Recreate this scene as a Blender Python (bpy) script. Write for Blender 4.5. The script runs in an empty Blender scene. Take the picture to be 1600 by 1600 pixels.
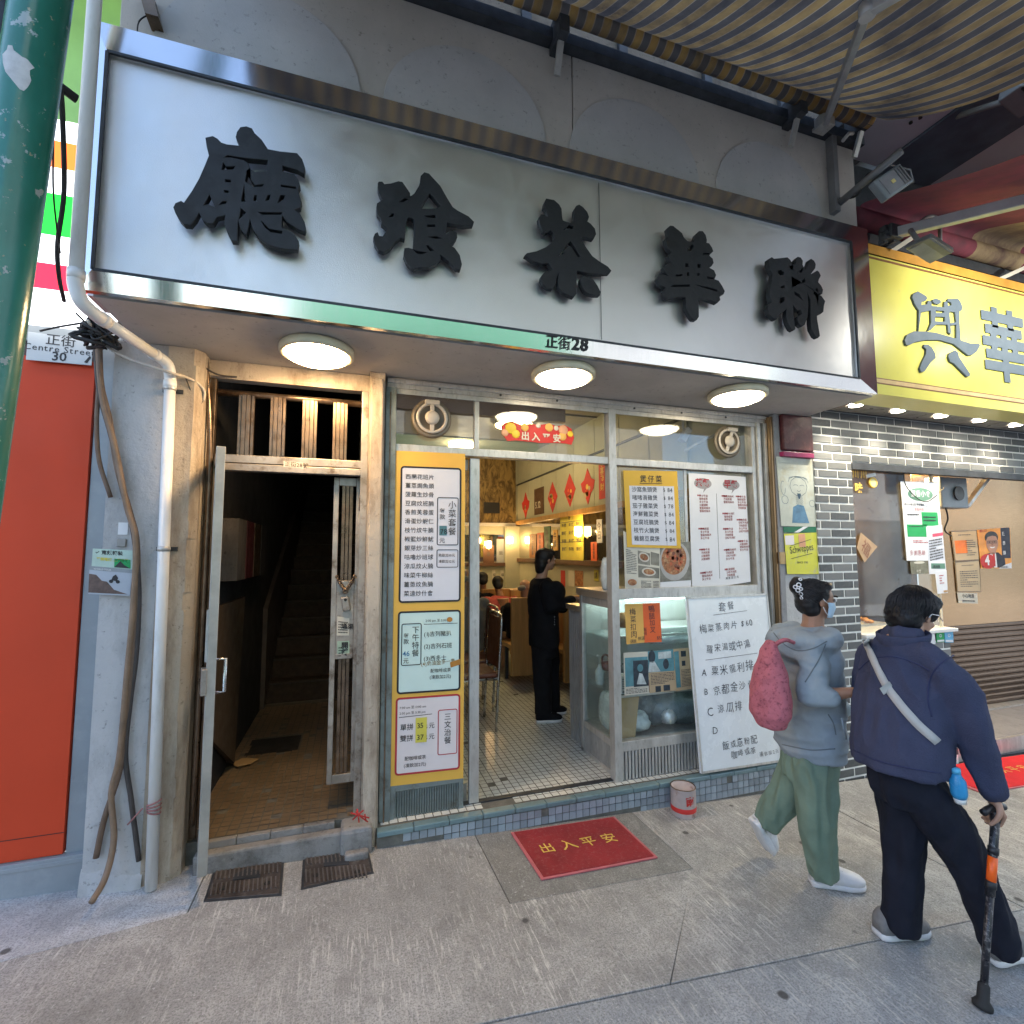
import bpy, math, random
from mathutils import Vector, Matrix, noise
random.seed(7)
S = bpy.context.scene
COL = S.collection
R = math.radians

# ---------------------------------------------------------------- camera
CAM = Vector((0, -2.95, 1.53))
FOC = 768.7                      # focal length in pixels of the 1600 px photograph
_p, _y, _r = R(4.613), R(17.916), R(-0.187)
FW = Vector((math.sin(_y)*math.cos(_p), math.cos(_y)*math.cos(_p), math.sin(_p)))
_rt = Vector((math.cos(_y), -math.sin(_y), 0))
_up = _rt.cross(FW)
RT = _rt*math.cos(_r) + _up*math.sin(_r)
UP = -_rt*math.sin(_r) + _up*math.cos(_r)
cd = bpy.data.cameras.new('camera')
cam = bpy.data.objects.new('camera', cd)
COL.objects.link(cam)
cam.matrix_world = Matrix(((RT.x, UP.x, -FW.x, CAM.x), (RT.y, UP.y, -FW.y, CAM.y), (RT.z, UP.z, -FW.z, CAM.z), (0, 0, 0, 1)))
cd.sensor_width = 36
cd.lens = 36*FOC/1600
cd.clip_start = .02
cd.clip_end = 600
S.camera = cam

# ---------------------------------------------------------------- world, sun, exposure
W = bpy.data.worlds.new('World'); S.world = W
W.use_nodes = True
nt = W.node_tree; nt.nodes.clear()
sky = nt.nodes.new('ShaderNodeTexSky'); sky.sky_type = 'NISHITA'; sky.sun_disc = False
SUN_EL, SUN_AZ = R(50), R(335)
sky.sun_elevation = SUN_EL; sky.sun_rotation = SUN_AZ
sky.air_density = 1.0; sky.dust_density = 1.2
bg = nt.nodes.new('ShaderNodeBackground'); bg.inputs[1].default_value = .15
wo = nt.nodes.new('ShaderNodeOutputWorld')
nt.links.new(sky.outputs[0], bg.inputs[0]); nt.links.new(bg.outputs[0], wo.inputs[0])
sd = bpy.data.lights.new('sun', 'SUN'); sd.energy = 3.2; sd.angle = R(.6); sd.color = (1, .95, .88)
sun = bpy.data.objects.new('sun', sd); COL.objects.link(sun)
_sv = Vector((math.sin(SUN_AZ)*math.cos(SUN_EL), math.cos(SUN_AZ)*math.cos(SUN_EL), math.sin(SUN_EL)))
sun.rotation_euler = _sv.to_track_quat('Z', 'Y').to_euler()
sun.location = (-3, -6, 14)
vs = S.view_settings
vs.view_transform = 'Standard'; vs.look = 'None'; vs.gamma = 1; vs.use_curve_mapping = False
vs.exposure = 2.15
S.cycles.max_bounces = 7; S.cycles.diffuse_bounces = 4; S.cycles.glossy_bounces = 4
S.cycles.transmission_bounces = 6; S.cycles.transparent_max_bounces = 12
S.cycles.use_denoising = True
S.cycles.caustics_reflective = False; S.cycles.caustics_refractive = False
S.cycles.sample_clamp_indirect = 6

# ---------------------------------------------------------------- measuring helpers
def ray(u, v): return FW + RT*((u-800)/FOC) + UP*((800-v)/FOC)
def at(u, v, y=0.0):
    d = ray(u, v); return CAM + d*((y-CAM.y)/d.y)
def atx(u, v, x):
    d = ray(u, v); return CAM + d*((x-CAM.x)/d.x)
def atz(u, v, z):
    d = ray(u, v); return CAM + d*((z-CAM.z)/d.z)
GA, GB = -.085, -.037            # the street falls to the right
def gz(x): return GA + GB*x
def gp(u, v):
    d = ray(u, v); return CAM + d*((GA+GB*CAM.x-CAM.z)/(d.z-GB*d.x))

# ---------------------------------------------------------------- materials
MATS = {}
def nodes_of(name):
    m = bpy.data.materials.new(name); m.use_nodes = True
    t = m.node_tree; b = t.nodes['Principled BSDF']
    return m, t, b
def ramp(t, fac, stops):
    n = t.nodes.new('ShaderNodeValToRGB'); e = n.color_ramp.elements
    e[0].position, e[0].color = stops[0][0], (*stops[0][1], 1)
    e[1].position, e[1].color = stops[-1][0], (*stops[-1][1], 1)
    for p, c in stops[1:-1]:
        q = e.new(p); q.color = (*c, 1)
    t.links.new(fac, n.inputs[0]); return n.outputs[0]
def coords(t, scale=(1, 1, 1), rot=(0, 0, 0)):
    c = t.nodes.new('ShaderNodeTexCoord'); mp = t.nodes.new('ShaderNodeMapping')
    mp.inputs['Scale'].default_value = scale; mp.inputs['Rotation'].default_value = rot
    t.links.new(c.outputs['Object'], mp.inputs[0]); return mp.outputs[0]
def nz(t, vec, scale, detail=4, rough=.6, dist=0):
    n = t.nodes.new('ShaderNodeTexNoise'); n.inputs['Scale'].default_value = scale
    n.inputs['Detail'].default_value = detail; n.inputs['Roughness'].default_value = rough
    n.inputs['Distortion'].default_value = dist
    t.links.new(vec, n.inputs['Vector']); return n.outputs['Fac']
def mixc(t, fac, a, b, mode='MIX'):
    n = t.nodes.new('ShaderNodeMix'); n.data_type = 'RGBA'; n.blend_type = mode
    for s, x in ((n.inputs[0], fac), (n.inputs[6], a), (n.inputs[7], b)):
        if isinstance(x, (int, float)): s.default_value = x
        elif isinstance(x, tuple): s.default_value = (*x[:3], 1)
        else: t.links.new(x, s)
    return n.outputs[2]
def bump(t, b, h, strength=.2, dist=.01, prev=None):
    n = t.nodes.new('ShaderNodeBump'); n.inputs['Strength'].default_value = strength
    n.inputs['Distance'].default_value = dist
    t.links.new(h, n.inputs['Height'])
    if prev: t.links.new(prev, n.inputs['Normal'])
    t.links.new(n.outputs[0], b.inputs['Normal']); return n.outputs[0]
def mat(name, col, rough=.6, metal=0, var=.25, vscale=6, bmp=.12, bscale=120, spots=None, stretch=(1, 1, 1), emit=0, alpha=1, spec=.5, sheen=0, trans=0):
    """plain paint / plastic / cloth: colour with soft uneven wear, uneven gloss and fine relief"""
    if name in MATS: return MATS[name]
    m, t, b = nodes_of(name)
    v = coords(t, stretch)
    n1 = nz(t, v, vscale, 5, .62)
    lo = tuple(c*(1-var) for c in col); hi = tuple(min(1, c*(1+var*.6)) for c in col)
    c = ramp(t, n1, [(.3, lo), (.7, hi)])
    if spots:
        sc, amt, scale = spots
        n2 = nz(t, v, scale, 6, .7)
        f = ramp(t, n2, [(.52, (0, 0, 0)), (.68, (amt,)*3)])
        c = mixc(t, f, c, sc)
    t.links.new(c, b.inputs['Base Color'])
    b.inputs['Metallic'].default_value = metal
    b.inputs['Specular IOR Level'].default_value = spec
    rr = ramp(t, nz(t, v, vscale*2.3, 4), [(.3, (max(.03, rough-.1),)*3), (.7, (min(1, rough+.12),)*3)])
    t.links.new(rr, b.inputs['Roughness'])
    if bmp: bump(t, b, nz(t, v, bscale, 4), bmp, .004)
    if emit:
        t.links.new(c, b.inputs['Emission Color']); b.inputs['Emission Strength'].default_value = emit
    if sheen: b.inputs['Sheen Weight'].default_value = sheen
    if trans: b.inputs['Transmission Weight'].default_value = trans
    b.inputs['Alpha'].default_value = alpha
    MATS[name] = m; return m
def glow(name, col, strength):
    if name in MATS: return MATS[name]
    m, t, b = nodes_of(name)
    b.inputs['Base Color'].default_value = (*col, 1)
    b.inputs['Emission Color'].default_value = (*col, 1); b.inputs['Emission Strength'].default_value = strength
    MATS[name] = m; return m
def glass_mat(name, tint=(.95, .98, .97), spec=1.0, dirt=.05):
    m = bpy.data.materials.new(name); m.use_nodes = True; t = m.node_tree; t.nodes.clear()
    o = t.nodes.new('ShaderNodeOutputMaterial'); mx = t.nodes.new('ShaderNodeMixShader')
    tr = t.nodes.new('ShaderNodeBsdfTransparent'); tr.inputs[0].default_value = (*tint, 1)
    gl = t.nodes.new('ShaderNodeBsdfGlossy'); gl.inputs['Roughness'].default_value = .02; gl.inputs[0].default_value = (.95, .97, 1, 1)
    lw_ = t.nodes.new('ShaderNodeLayerWeight'); lw_.inputs[0].default_value = .5       # Schlick reflectance, the same from either face
    pw = t.nodes.new('ShaderNodeMath'); pw.operation = 'POWER'; pw.inputs[1].default_value = 5
    ma = t.nodes.new('ShaderNodeMath'); ma.operation = 'MULTIPLY_ADD'; ma.inputs[1].default_value = .9*spec; ma.inputs[2].default_value = .045*spec
    t.links.new(lw_.outputs['Facing'], pw.inputs[0]); t.links.new(pw.outputs[0], ma.inputs[0]); t.links.new(ma.outputs[0], mx.inputs[0])
    t.links.new(tr.outputs[0], mx.inputs[1]); t.links.new(gl.outputs[0], mx.inputs[2])
    df = t.nodes.new('ShaderNodeBsdfDiffuse'); df.inputs[0].default_value = (.6, .62, .6, 1)
    m2 = t.nodes.new('ShaderNodeMixShader')
    c = t.nodes.new('ShaderNodeTexCoord'); n = t.nodes.new('ShaderNodeTexNoise'); n.inputs['Scale'].default_value = 3; n.inputs['Detail'].default_value = 6
    t.links.new(c.outputs['Object'], n.inputs['Vector'])
    rr = t.nodes.new('ShaderNodeMapRange'); rr.inputs[1].default_value = .4; rr.inputs[2].default_value = .8; rr.inputs[4].default_value = dirt
    t.links.new(n.outputs['Fac'], rr.inputs[0]); t.links.new(rr.outputs[0], m2.inputs[0])
    t.links.new(mx.outputs[0], m2.inputs[1]); t.links.new(df.outputs[0], m2.inputs[2])
    t.links.new(m2.outputs[0], o.inputs[0]); MATS[name] = m; return m
GLASS = glass_mat('window_glass', dirt=.06)
GLASS2 = glass_mat('cabinet_glass', (.90, .96, .95), 1.0, .10)
BAGP = glass_mat('clear_plastic', (.8, .86, .86), 2.6, .75)

def steel(name, col, rough, grain=(1, 1, 90), gr=.08, peel=0):
    m, t, b = nodes_of(name)
    b.inputs['Metallic'].default_value = 1
    v = coords(t, grain); v1 = coords(t)
    f = nz(t, v, 9, 5)
    big = nz(t, v1, 2.2, 4)
    c = ramp(t, big, [(.3, tuple(x*.92 for x in col)), (.7, col)])
    t.links.new(c, b.inputs['Base Color'])
    r = ramp(t, f, [(.3, (max(.02, rough-gr),)*3), (.7, (rough+gr,)*3)])
    t.links.new(r, b.inputs['Roughness'])
    h = bump(t, b, nz(t, v1, 1.3, 2), .09, .012)
    if peel: bump(t, b, nz(t, v1, 260, 3), peel, .002, h)
    else: bump(t, b, f, .02, .001, h)
    MATS[name] = m; return m
STEEL_SAT = steel('satin_steel', (.79, .775, .755), .47, (1, 1, 1), .05, .45)
STEEL_POL = steel('polished_steel', (.66, .66, .66), .17, (60, 1, 1), .06)
STEEL_BRN = steel('worn_steel', (.33, .215, .115), .20, (1, 1, 70), .08); STEEL_BRN.node_tree.nodes['Principled BSDF'].inputs['Metallic'].default_value = .88
ALU = mat('aluminium', (.56, .55, .52), .40, .55, .2, 5, .1, 90, ((.26, .24, .20), .45, 14), (3, 3, 1))
ALU_GR = mat('green_grey_frame', (.20, .235, .225), .55, .2, .35, 6, .15, 90, ((.10, .085, .06), .8, 10))
GATE_M = mat('gate_metal', (.40, .36, .31), .45, .6, .4, 5, .2, 60, ((.13, .09, .06), .9, 11))
GATE_D = mat('gate_bronze', (.20, .14, .095), .35, .8, .4, 8, .1, 60, ((.08, .05, .03), .9, 12))

# pavement concrete: brushed streaks running towards the kerb, gum spots, grit
def pavement_mat(name, base, light, streak, whiten=0):
    m, t, b = nodes_of(name)
    v = coords(t)
    big = nz(t, v, .9, 6, .6, .4); mid = nz(t, v, 7, 6, .7); fine = nz(t, v, 140, 3, .7)
    c = ramp(t, big, [(.32, tuple(x*.8 for x in base)), (.68, light)])
    c = mixc(t, ramp(t, mid, [(.35, (.0,)*3), (.72, (.75,)*3)]), c, tuple(x*.6 for x in base))
    c = mixc(t, ramp(t, fine, [(.34, (.8,)*3), (.56, (0,)*3)]), c, tuple(x*.38 for x in base))
    c = mixc(t, ramp(t, nz(t, v, 75, 3, .7), [(.60, (0,)*3), (.70, (.75,)*3)]), c, (.56, .56, .54))
    vs_ = coords(t, (1, .085, 1), (0, 0, R(4)))
    s1 = nz(t, vs_, 85, 5, .8); msk = nz(t, v, 1.7, 5, .6)
    sm = ramp(t, s1, [(.535, (0,)*3), (.64, (1,)*3)])
    mk = ramp(t, msk, [(.40, (.06,)*3), (.66, (streak,)*3)])
    f = mixc(t, 1, sm, mk, 'MULTIPLY')
    c = mixc(t, f, c, (.68, .66, .60))
    c = mixc(t, ramp(t, nz(t, v, 3.2, 7, .75, .8), [(.50, (0,)*3), (.72, (.6,)*3)]), c, tuple(x*.45 for x in base))
    vo = t.nodes.new('ShaderNodeTexVoronoi'); vo.inputs['Scale'].default_value = 3.0; t.links.new(v, vo.inputs['Vector'])
    g = ramp(t, vo.outputs['Distance'], [(.045, (.85,)*3), (.07, (0,)*3)])
    c = mixc(t, g, c, (.05, .048, .045))
    t.links.new(c, b.inputs['Base Color'])
    b.inputs['Roughness'].default_value = .82
    h = bump(t, b, fine, .35, .004); bump(t, b, s1, .35, .005, h)
    MATS[name] = m; return m
PAVE = pavement_mat('pavement_concrete', (.38, .37, .345), (.53, .52, .485), 1.0)
PAVE2 = pavement_mat('smooth_concrete', (.29, .285, .26), (.36, .35, .32), .2)
ROADC = pavement_mat('road_concrete', (.35, .37, .38), (.47, .49, .50), .7)
PAVEW = pavement_mat('pale_mortar', (.50, .51, .52), (.68, .69, .70), .4)

def plaster_mat(name, base, stain, amt=.8, scale=3, vert=.35, bm=.5):
    m, t, b = nodes_of(name)
    v = coords(t); vv = coords(t, (1, 1, vert))
    c = ramp(t, nz(t, v, 2.3, 6, .65), [(.3, tuple(x*.78 for x in base)), (.7, base)])
    c = mixc(t, ramp(t, nz(t, vv, scale, 7, .72), [(.48, (0,)*3), (.66, (amt,)*3)]), c, stain)
    c = mixc(t, ramp(t, nz(t, v, 34, 5, .7), [(.6, (0,)*3), (.7, (.6,)*3)]), c, tuple(x*.4 for x in stain))
    t.links.new(c, b.inputs['Base Color']); b.inputs['Roughness'].default_value = .86
    h = bump(t, b, nz(t, v, 9, 6, .7), bm, .02); bump(t, b, nz(t, v, 130, 4), .25, .004, h)
    MATS[name] = m; return m
PIER_M = plaster_mat('grey_render', (.54, .535, .53), (.27, .265, .26), .75, 3.4)
CREAM_M = plaster_mat('cream_plaster', (.55, .47, .37), (.20, .145, .10), .85, 4, .25)
GRIME_M = plaster_mat('grimy_plaster', (.15, .125, .10), (.06, .048, .036), .9, 2.5, .3)
HOARD_M = plaster_mat('hoarding_paint', (.53, .485, .43), (.38, .345, .30), .45, 1.6, .4, .06)
ARCH_M = plaster_mat('arch_infill_paint', (.485, .47, .455), (.39, .38, .365), .35, 2, .6, .05)
SOFFIT_M = plaster_mat('soffit_paint', (.52, .49, .45), (.38, .35, .31), .5, 1.5, 1, .05)
SILL_M = plaster_mat('dirty_sill', (.30, .29, .275), (.10, .09, .08), .85, 4, 1, .5)
STONE_M = plaster_mat('granite_grey', (.30, .30, .31), (.18, .18, .19), .6, 9, 1, .25)

def tilemat(name, c1, c2, rough=.3, var=.6, gr=(.1, .1, .09)):
    """glazed tile whose tone drifts from place to place, grimy in patches"""
    m, t, b = nodes_of(name); v = coords(t)
    oi = t.nodes.new('ShaderNodeObjectInfo')
    n = nz(t, v, 3, 5, .7)
    c = ramp(t, n, [(.3, c1), (.7, c2)])
    rv = ramp(t, oi.outputs['Random'], [(0, (1-var*.5,)*3), (1, (1,)*3)])
    c = mixc(t, 1, c, rv, 'MULTIPLY')
    c = mixc(t, ramp(t, nz(t, v, 17, 6, .75), [(.55, (0,)*3), (.75, (.7,)*3)]), c, gr)
    t.links.new(c, b.inputs['Base Color']); b.inputs['Roughness'].default_value = rough
    bump(t, b, nz(t, v, 60, 3), .12, .003); MATS[name] = m; return m
FLOOR_T = tilemat('white_mosaic', (.62, .645, .60), (.76, .785, .74), .22, .2, (.22, .2, .15))
GROUT_M = mat('dark_grout', (.15, .145, .125), .9, 0, .3, 20)
STEP_T = tilemat('blue_mosaic', (.27, .34, .38), (.42, .46, .50), .28, .7, (.12, .11, .10))
STEP_E = tilemat('teal_edge_tile', (.12, .205, .225), (.19, .275, .29), .3, .3, (.07, .065, .05))
STAIR_T = tilemat('brown_mosaic', (.15, .105, .06), (.27, .20, .125), .5, .3, (.10, .065, .035))
def brickmat(name, c1, c2):
    m, t, b = nodes_of(name); v = coords(t)
    oi = t.nodes.new('ShaderNodeObjectInfo')
    c = ramp(t, oi.outputs['Random'], [(0, c1), (.55, tuple((x+y)/2 for x, y in zip(c1, c2))), (1, c2)])
    c = mixc(t, ramp(t, nz(t, v, 26, 6, .7), [(.45, (.0,)*3), (.8, (.4,)*3)]), c, (.20, .19, .17))
    t.links.new(c, b.inputs['Base Color']); b.inputs['Roughness'].default_value = .55
    bump(t, b, nz(t, v, 45, 5), .25, .004); MATS[name] = m; return m
BRICK_M = brickmat('grey_brick', (.055, .06, .062), (.20, .205, .20))
MORTAR_M = mat('white_mortar', (.86, .84, .78), .8, 0, .15, 10, .2)

# simple colours
WHITE_P = mat('white_paper', (.74, .74, .75), .55, 0, .06, 3, .05)
CREAM_P = mat('aged_paper', (.62, .58, .48), .65, 0, .15, 5, .05)
YEL_P = mat('yellow_card', (.74, .43, .07), .5, 0, .1, 2, .04)
GOLD_P = mat('golden_card', (.70, .42, .04), .5, 0, .1, 3, .04)
MINT_P = mat('mint_paper', (.58, .74, .69), .5, 0, .06, 3, .04)
PINKW_P = mat('blush_paper', (.72, .66, .65), .5, 0, .06, 3, .04)
LAV_P = mat('lilac_paper', (.64, .65, .70), .5, 0, .06, 3, .04)
RED_P = mat('red_paper', (.55, .03, .025), .6, 0, .2, 6)
ORG_P = mat('orange_paper', (.78, .13, .03), .6, 0, .12, 4)
AMB_P = mat('amber_paper', (.75, .42, .10), .6, 0, .12, 5)
LEM_P = mat('lemon_paper', (.62, .55, .08), .6, 0, .15, 6)
GRN_P = mat('green_paper', (.01, .33, .09), .6, 0, .12, 4)
BLU_P = mat('blue_print', (.03, .14, .42), .5)
TEAL_P = mat('teal_print', (.10, .26, .30), .6, 0, .4, 9)
INK = mat('black_ink', (.015, .015, .018), .5, 0, .1)
INK2 = mat('grey_ink', (.06, .06, .065), .6, 0, .2, 20)
MARKER = mat('marker_ink', (.02, .022, .035), .4, 0, .2, 20)
INKRED = mat('red_ink', (.42, .03, .04), .6)
INKBLU = mat('blue_marker', (.04, .18, .35), .6)
INKGOLD = mat('gold_print', (.75, .50, .09), .5)
WHITE_PL = mat('white_plastic', (.70, .69, .66), .4, 0, .12, 5, .03)
PVC = mat('pvc_pipe', (.76, .77, .76), .38, 0, .08, 4, .08, 60, ((.45, .42, .37), .45, 12), (1, 1, .25))
BLACK_PL = mat('black_plastic', (.02, .02, .022), .45, 0, .3)
BLACK_RUB = mat('black_rubber', (.02, .02, .02), .75)
CABLE_BR = mat('brown_cable', (.16, .105, .07), .6, 0, .35, 9)
CABLE_BK = mat('dark_cable', (.06, .052, .048), .6, 0, .35, 9)
CABLE_WH = mat('pale_cable', (.52, .47, .40), .6, 0, .2, 9)
DARK_IRON = mat('dark_iron', (.055, .06, .068), .55, .4, .4, 8, .2, 50)
IRON_BR = mat('cast_iron', (.085, .072, .068), .6, .5, .4, 10, .35, 60, ((.2, .19, .18), .5, 16))
PAINT_GR = mat('grey_skirting_paint', (.26, .29, .31), .4, 0, .12, 3, .05, 60, ((.42, .43, .44), .3, 5))
PAINT_RED = mat('orange_red_panel', (.58, .062, .022), .5, 0, .08, 1.5, .03, 120, None, (1, 1, 1), 0, 1, .2)
BLACKLET = mat('sign_letter_black', (.013, .014, .016), .6, 0, .3, 6, .15, 60, ((.03, .03, .033), .5, 14))
MAROON = mat('maroon_paint', (.075, .012, .016), .5, 0, .4, 7, .2, 50, ((.16, .05, .05), .5, 14))
WOODY = mat('beech_laminate', (.44, .245, .085), .4, 0, .25, 3, .04, 60, None, (6, 6, .7))
WOOD_DK = mat('dark_wood', (.10, .05, .028), .45, 0, .3, 5)
CREAM_W = mat('cream_wall_panel', (.42, .415, .31), .5, 0, .08, 3)
CEIL_M = mat('grey_ceiling', (.33, .33, .31), .7, 0, .15, 2)
MIRROR = steel('mirror_glass', (.62, .60, .55), .04, (1, 1, 1), .01)
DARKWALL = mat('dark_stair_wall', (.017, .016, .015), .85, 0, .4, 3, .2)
LEATHER = mat('brown_vinyl', (.15, .045, .022), .4, 0, .2, 8)
CHROME = mat('chair_chrome', (.5, .5, .5), .25, 1, .1)
CARD = mat('brown_cardboard', (.42, .29, .14), .7, 0, .15, 6)
# ---------------------------------------------------------------- mesh helpers
ORG = {}; RS = 1.0
STUFFY = {'ribs', 'ribbed_panel', 'ribbed_side', 'tread_ribs', 'screws', 'bolts', 'fins', 'laces', 'wall_batten', 'soffit_tiles', 'string_tie', 'white_tag'}
def V(*a): return Vector(a)
class MB:
    def __init__(s): s.v = []; s.f = []; s.m = []; s.mi = 0; s.sm = []
    def add(s, v, f, smooth=False):
        o = len(s.v); s.v += [Vector(x) for x in v]
        for q in f: s.f.append([i+o for i in q]); s.m.append(s.mi); s.sm.append(smooth)
        return s
    def box(s, x0, x1, y0, y1, z0, z1):
        return s.hexa([(x0, y0, z0), (x1, y0, z0), (x1, y1, z0), (x0, y1, z0)], [(x0, y0, z1), (x1, y0, z1), (x1, y1, z1), (x0, y1, z1)])
    def hexa(s, lo, hi):
        return s.add(list(lo)+list(hi), [(3, 2, 1, 0), (4, 5, 6, 7), (0, 1, 5, 4), (1, 2, 6, 5), (2, 3, 7, 6), (3, 0, 4, 7)])
    def obox(s, c, ax, ay, az):
        c, ax, ay, az = map(Vector, (c, ax, ay, az))
        q = lambda i, j, k: c+ax*i+ay*j+az*k
        return s.hexa([q(-1, -1, -1), q(1, -1, -1), q(1, 1, -1), q(-1, 1, -1)], [q(-1, -1, 1), q(1, -1, 1), q(1, 1, 1), q(-1, 1, 1)])
    def bar(s, a, b, w, h, up=(0, 0, 1)):
        a, b = Vector(a), Vector(b); d = b-a; x = d.cross(Vector(up))
        if x.length < 1e-6: x = d.cross(V(1, 0, 0))
        x.normalize(); z = x.cross(d).normalized()
        return s.obox((a+b)/2, d/2, x*(w/2), z*(h/2))
    def poly(s, pts, th):
        """closed outline given a thickness vector"""
        pts = [Vector(p) for p in pts]; th = Vector(th); n = len(pts)
        return s.add(pts+[p+th for p in pts], [list(range(n))[::-1], list(range(n, 2*n))]+[(i, (i+1) % n, n+(i+1) % n, n+i) for i in range(n)])
    def loft(s, rings, cap=True, closed=True, smooth=True):
        n = len(rings[0]); v = [p for r in rings for p in r]; f = []
        for k in range(len(rings)-1):
            for i in range(n if closed else n-1):
                j = (i+1) % n; f.append((k*n+i, k*n+j, (k+1)*n+j, (k+1)*n+i))
        s.add(v, f, smooth)
        if cap:
            o = len(s.v)-len(v)
            s.f += [[o+i for i in range(n)][::-1], [o+(len(rings)-1)*n+i for i in range(n)]]; s.m += [s.mi]*2; s.sm += [False]*2
        return s
    def tube(s, pts, r, n=8, cap=True):
        pts = [Vector(p) for p in pts]; rings = []; prev = None
        for i, p in enumerate(pts):
            d = (pts[min(i+1, len(pts)-1)]-pts[max(i-1, 0)]).normalized()
            if prev is None:
                u = d.cross(V(0, 0, 1))
                if u.length < .05: u = d.cross(V(1, 0, 0))
            else: u = prev-d*prev.dot(d)
            u.normalize(); prev = u; w = d.cross(u)
            rr = r[i] if isinstance(r, (list, tuple)) else r
            rings.append([p+u*(rr*math.cos(a))+w*(rr*math.sin(a)) for a in [2*math.pi*k/n for k in range(n)]])
        return s.loft(rings, cap)
    def lathe(s, prof, c, axis=(0, 0, 1), n=24, cap=True):
        c = Vector(c); ax = Vector(axis).normalized(); u = ax.cross(V(1, 0, 0))
        if u.length < .1: u = ax.cross(V(0, 1, 0))
        u.normalize(); w = ax.cross(u)
        return s.loft([[c+ax*h+u*(r*math.cos(2*math.pi*k/n))+w*(r*math.sin(2*math.pi*k/n)) for k in range(n)] for r, h in prof], cap)
    def disc(s, c, r, nrm, th, n=20):
        return s.lathe([(r, 0), (r, th)], c, nrm, n)
def curve_pts(pts, n=6):
    """Catmull-Rom through the given points"""
    P = [Vector(p) for p in pts]; P = [P[0]*2-P[1]]+P+[P[-1]*2-P[-2]]; out = []
    for i in range(1, len(P)-2):
        for k in range(n):
            t = k/n; a, b, c, d = P[i-1:i+3]
            out.append(.5*((2*b)+(c-a)*t+(2*a-5*b+4*c-d)*t*t+(3*b-a-3*c+d)*t*t*t))
    return out+[P[-2]]

def props(o, label=None, cat=None, group=None, kind=None):
    for k, x in (('label', label), ('category', cat), ('group', group), ('kind', kind)):
        if x: o[k] = x
    return o
def thing(name, label, cat, loc=(0, 0, 0), group=None, kind=None):
    o = bpy.data.objects.new(name, None); o.empty_display_size = .1; COL.objects.link(o)
    o.location = loc; ORG[o.name] = Vector(loc)
    return props(o, label, cat, group, kind)
def build(mb, name, mats, parent=None, smooth=False, bev=0, label=None, cat=None, group=None, kind=None, org=None, mesh=None):
    """one mesh object; its geometry is in world metres and is moved to its parent's origin"""
    if parent is not None: o0 = ORG[parent.name]
    elif org is not None: o0 = Vector(org)
    else:
        xs = [p.x for p in mb.v]; ys = [p.y for p in mb.v]; zs = [p.z for p in mb.v]
        o0 = V((min(xs)+max(xs))/2, (min(ys)+max(ys))/2, min(zs))
    me = bpy.data.meshes.new(name)
    me.from_pydata([tuple(p-o0) for p in mb.v], [], mb.f)
    for m in (mats if isinstance(mats, (list, tuple)) else [mats]): me.materials.append(m)
    me.polygons.foreach_set('material_index', mb.m)
    me.polygons.foreach_set('use_smooth', [bool(x or smooth) for x in mb.sm])
    me.update()
    if name in STUFFY: kind = 'stuff'
    o = bpy.data.objects.new(name, me); COL.objects.link(o)
    if parent is None: o.location = o0; ORG[o.name] = o0
    else: o.parent = parent; ORG[o.name] = o0
    if bev:
        b = o.modifiers.new('bevel', 'BEVEL'); b.width = bev; b.segments = 2; b.limit_method = 'ANGLE'; b.angle_limit = R(50)
    return props(o, label, cat, group, kind)
def bx(name, m, parent, *b, bev=0, **k): return build(MB().box(*b), name, m, parent, bev=bev, **k)
def dup(o, delta, rz=None, label=None, parent=None):
    """a copy of a thing with copies of its parts and sub-parts, sharing their meshes"""
    c = o.copy(); COL.objects.link(c)
    if parent is None: c.location = o.location+Vector(delta); ORG[c.name] = c.location.copy()
    else: c.parent = parent
    if rz is not None: c.rotation_euler.z = rz
    if label: c['label'] = label
    for ch in o.children: dup(ch, (0, 0, 0), parent=c)
    return c

# ---------------------------------------------------------------- lettering (outlines of the built-in font)
TMP = bpy.data.scenes.new('lettering'); GL = {}
def glyph(ch, w):
    k = (ch, w)
    if k not in GL:
        c = bpy.data.curves.new('g', 'FONT'); c.body = ch; c.size = 1; c.resolution_u = 2; c.offset = w
        o = bpy.data.objects.new('g', c); TMP.collection.objects.link(o)
        TMP.view_layers[0].update(); dg = TMP.view_layers[0].depsgraph
        me = bpy.data.meshes.new_from_object(o.evaluated_get(dg))
        vs_ = [(v.co.x, v.co.y) for v in me.vertices]; fs = [tuple(p.vertices) for p in me.polygons]
        wd = max([x for x, _ in vs_], default=.25)
        adv = 1.0 if ord(ch) > 0x2e80 else (wd+.055 if vs_ else .28)
        GL[k] = (vs_, fs, adv)
        bpy.data.objects.remove(o); bpy.data.curves.remove(c); bpy.data.meshes.remove(me)
    return GL[k]
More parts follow.
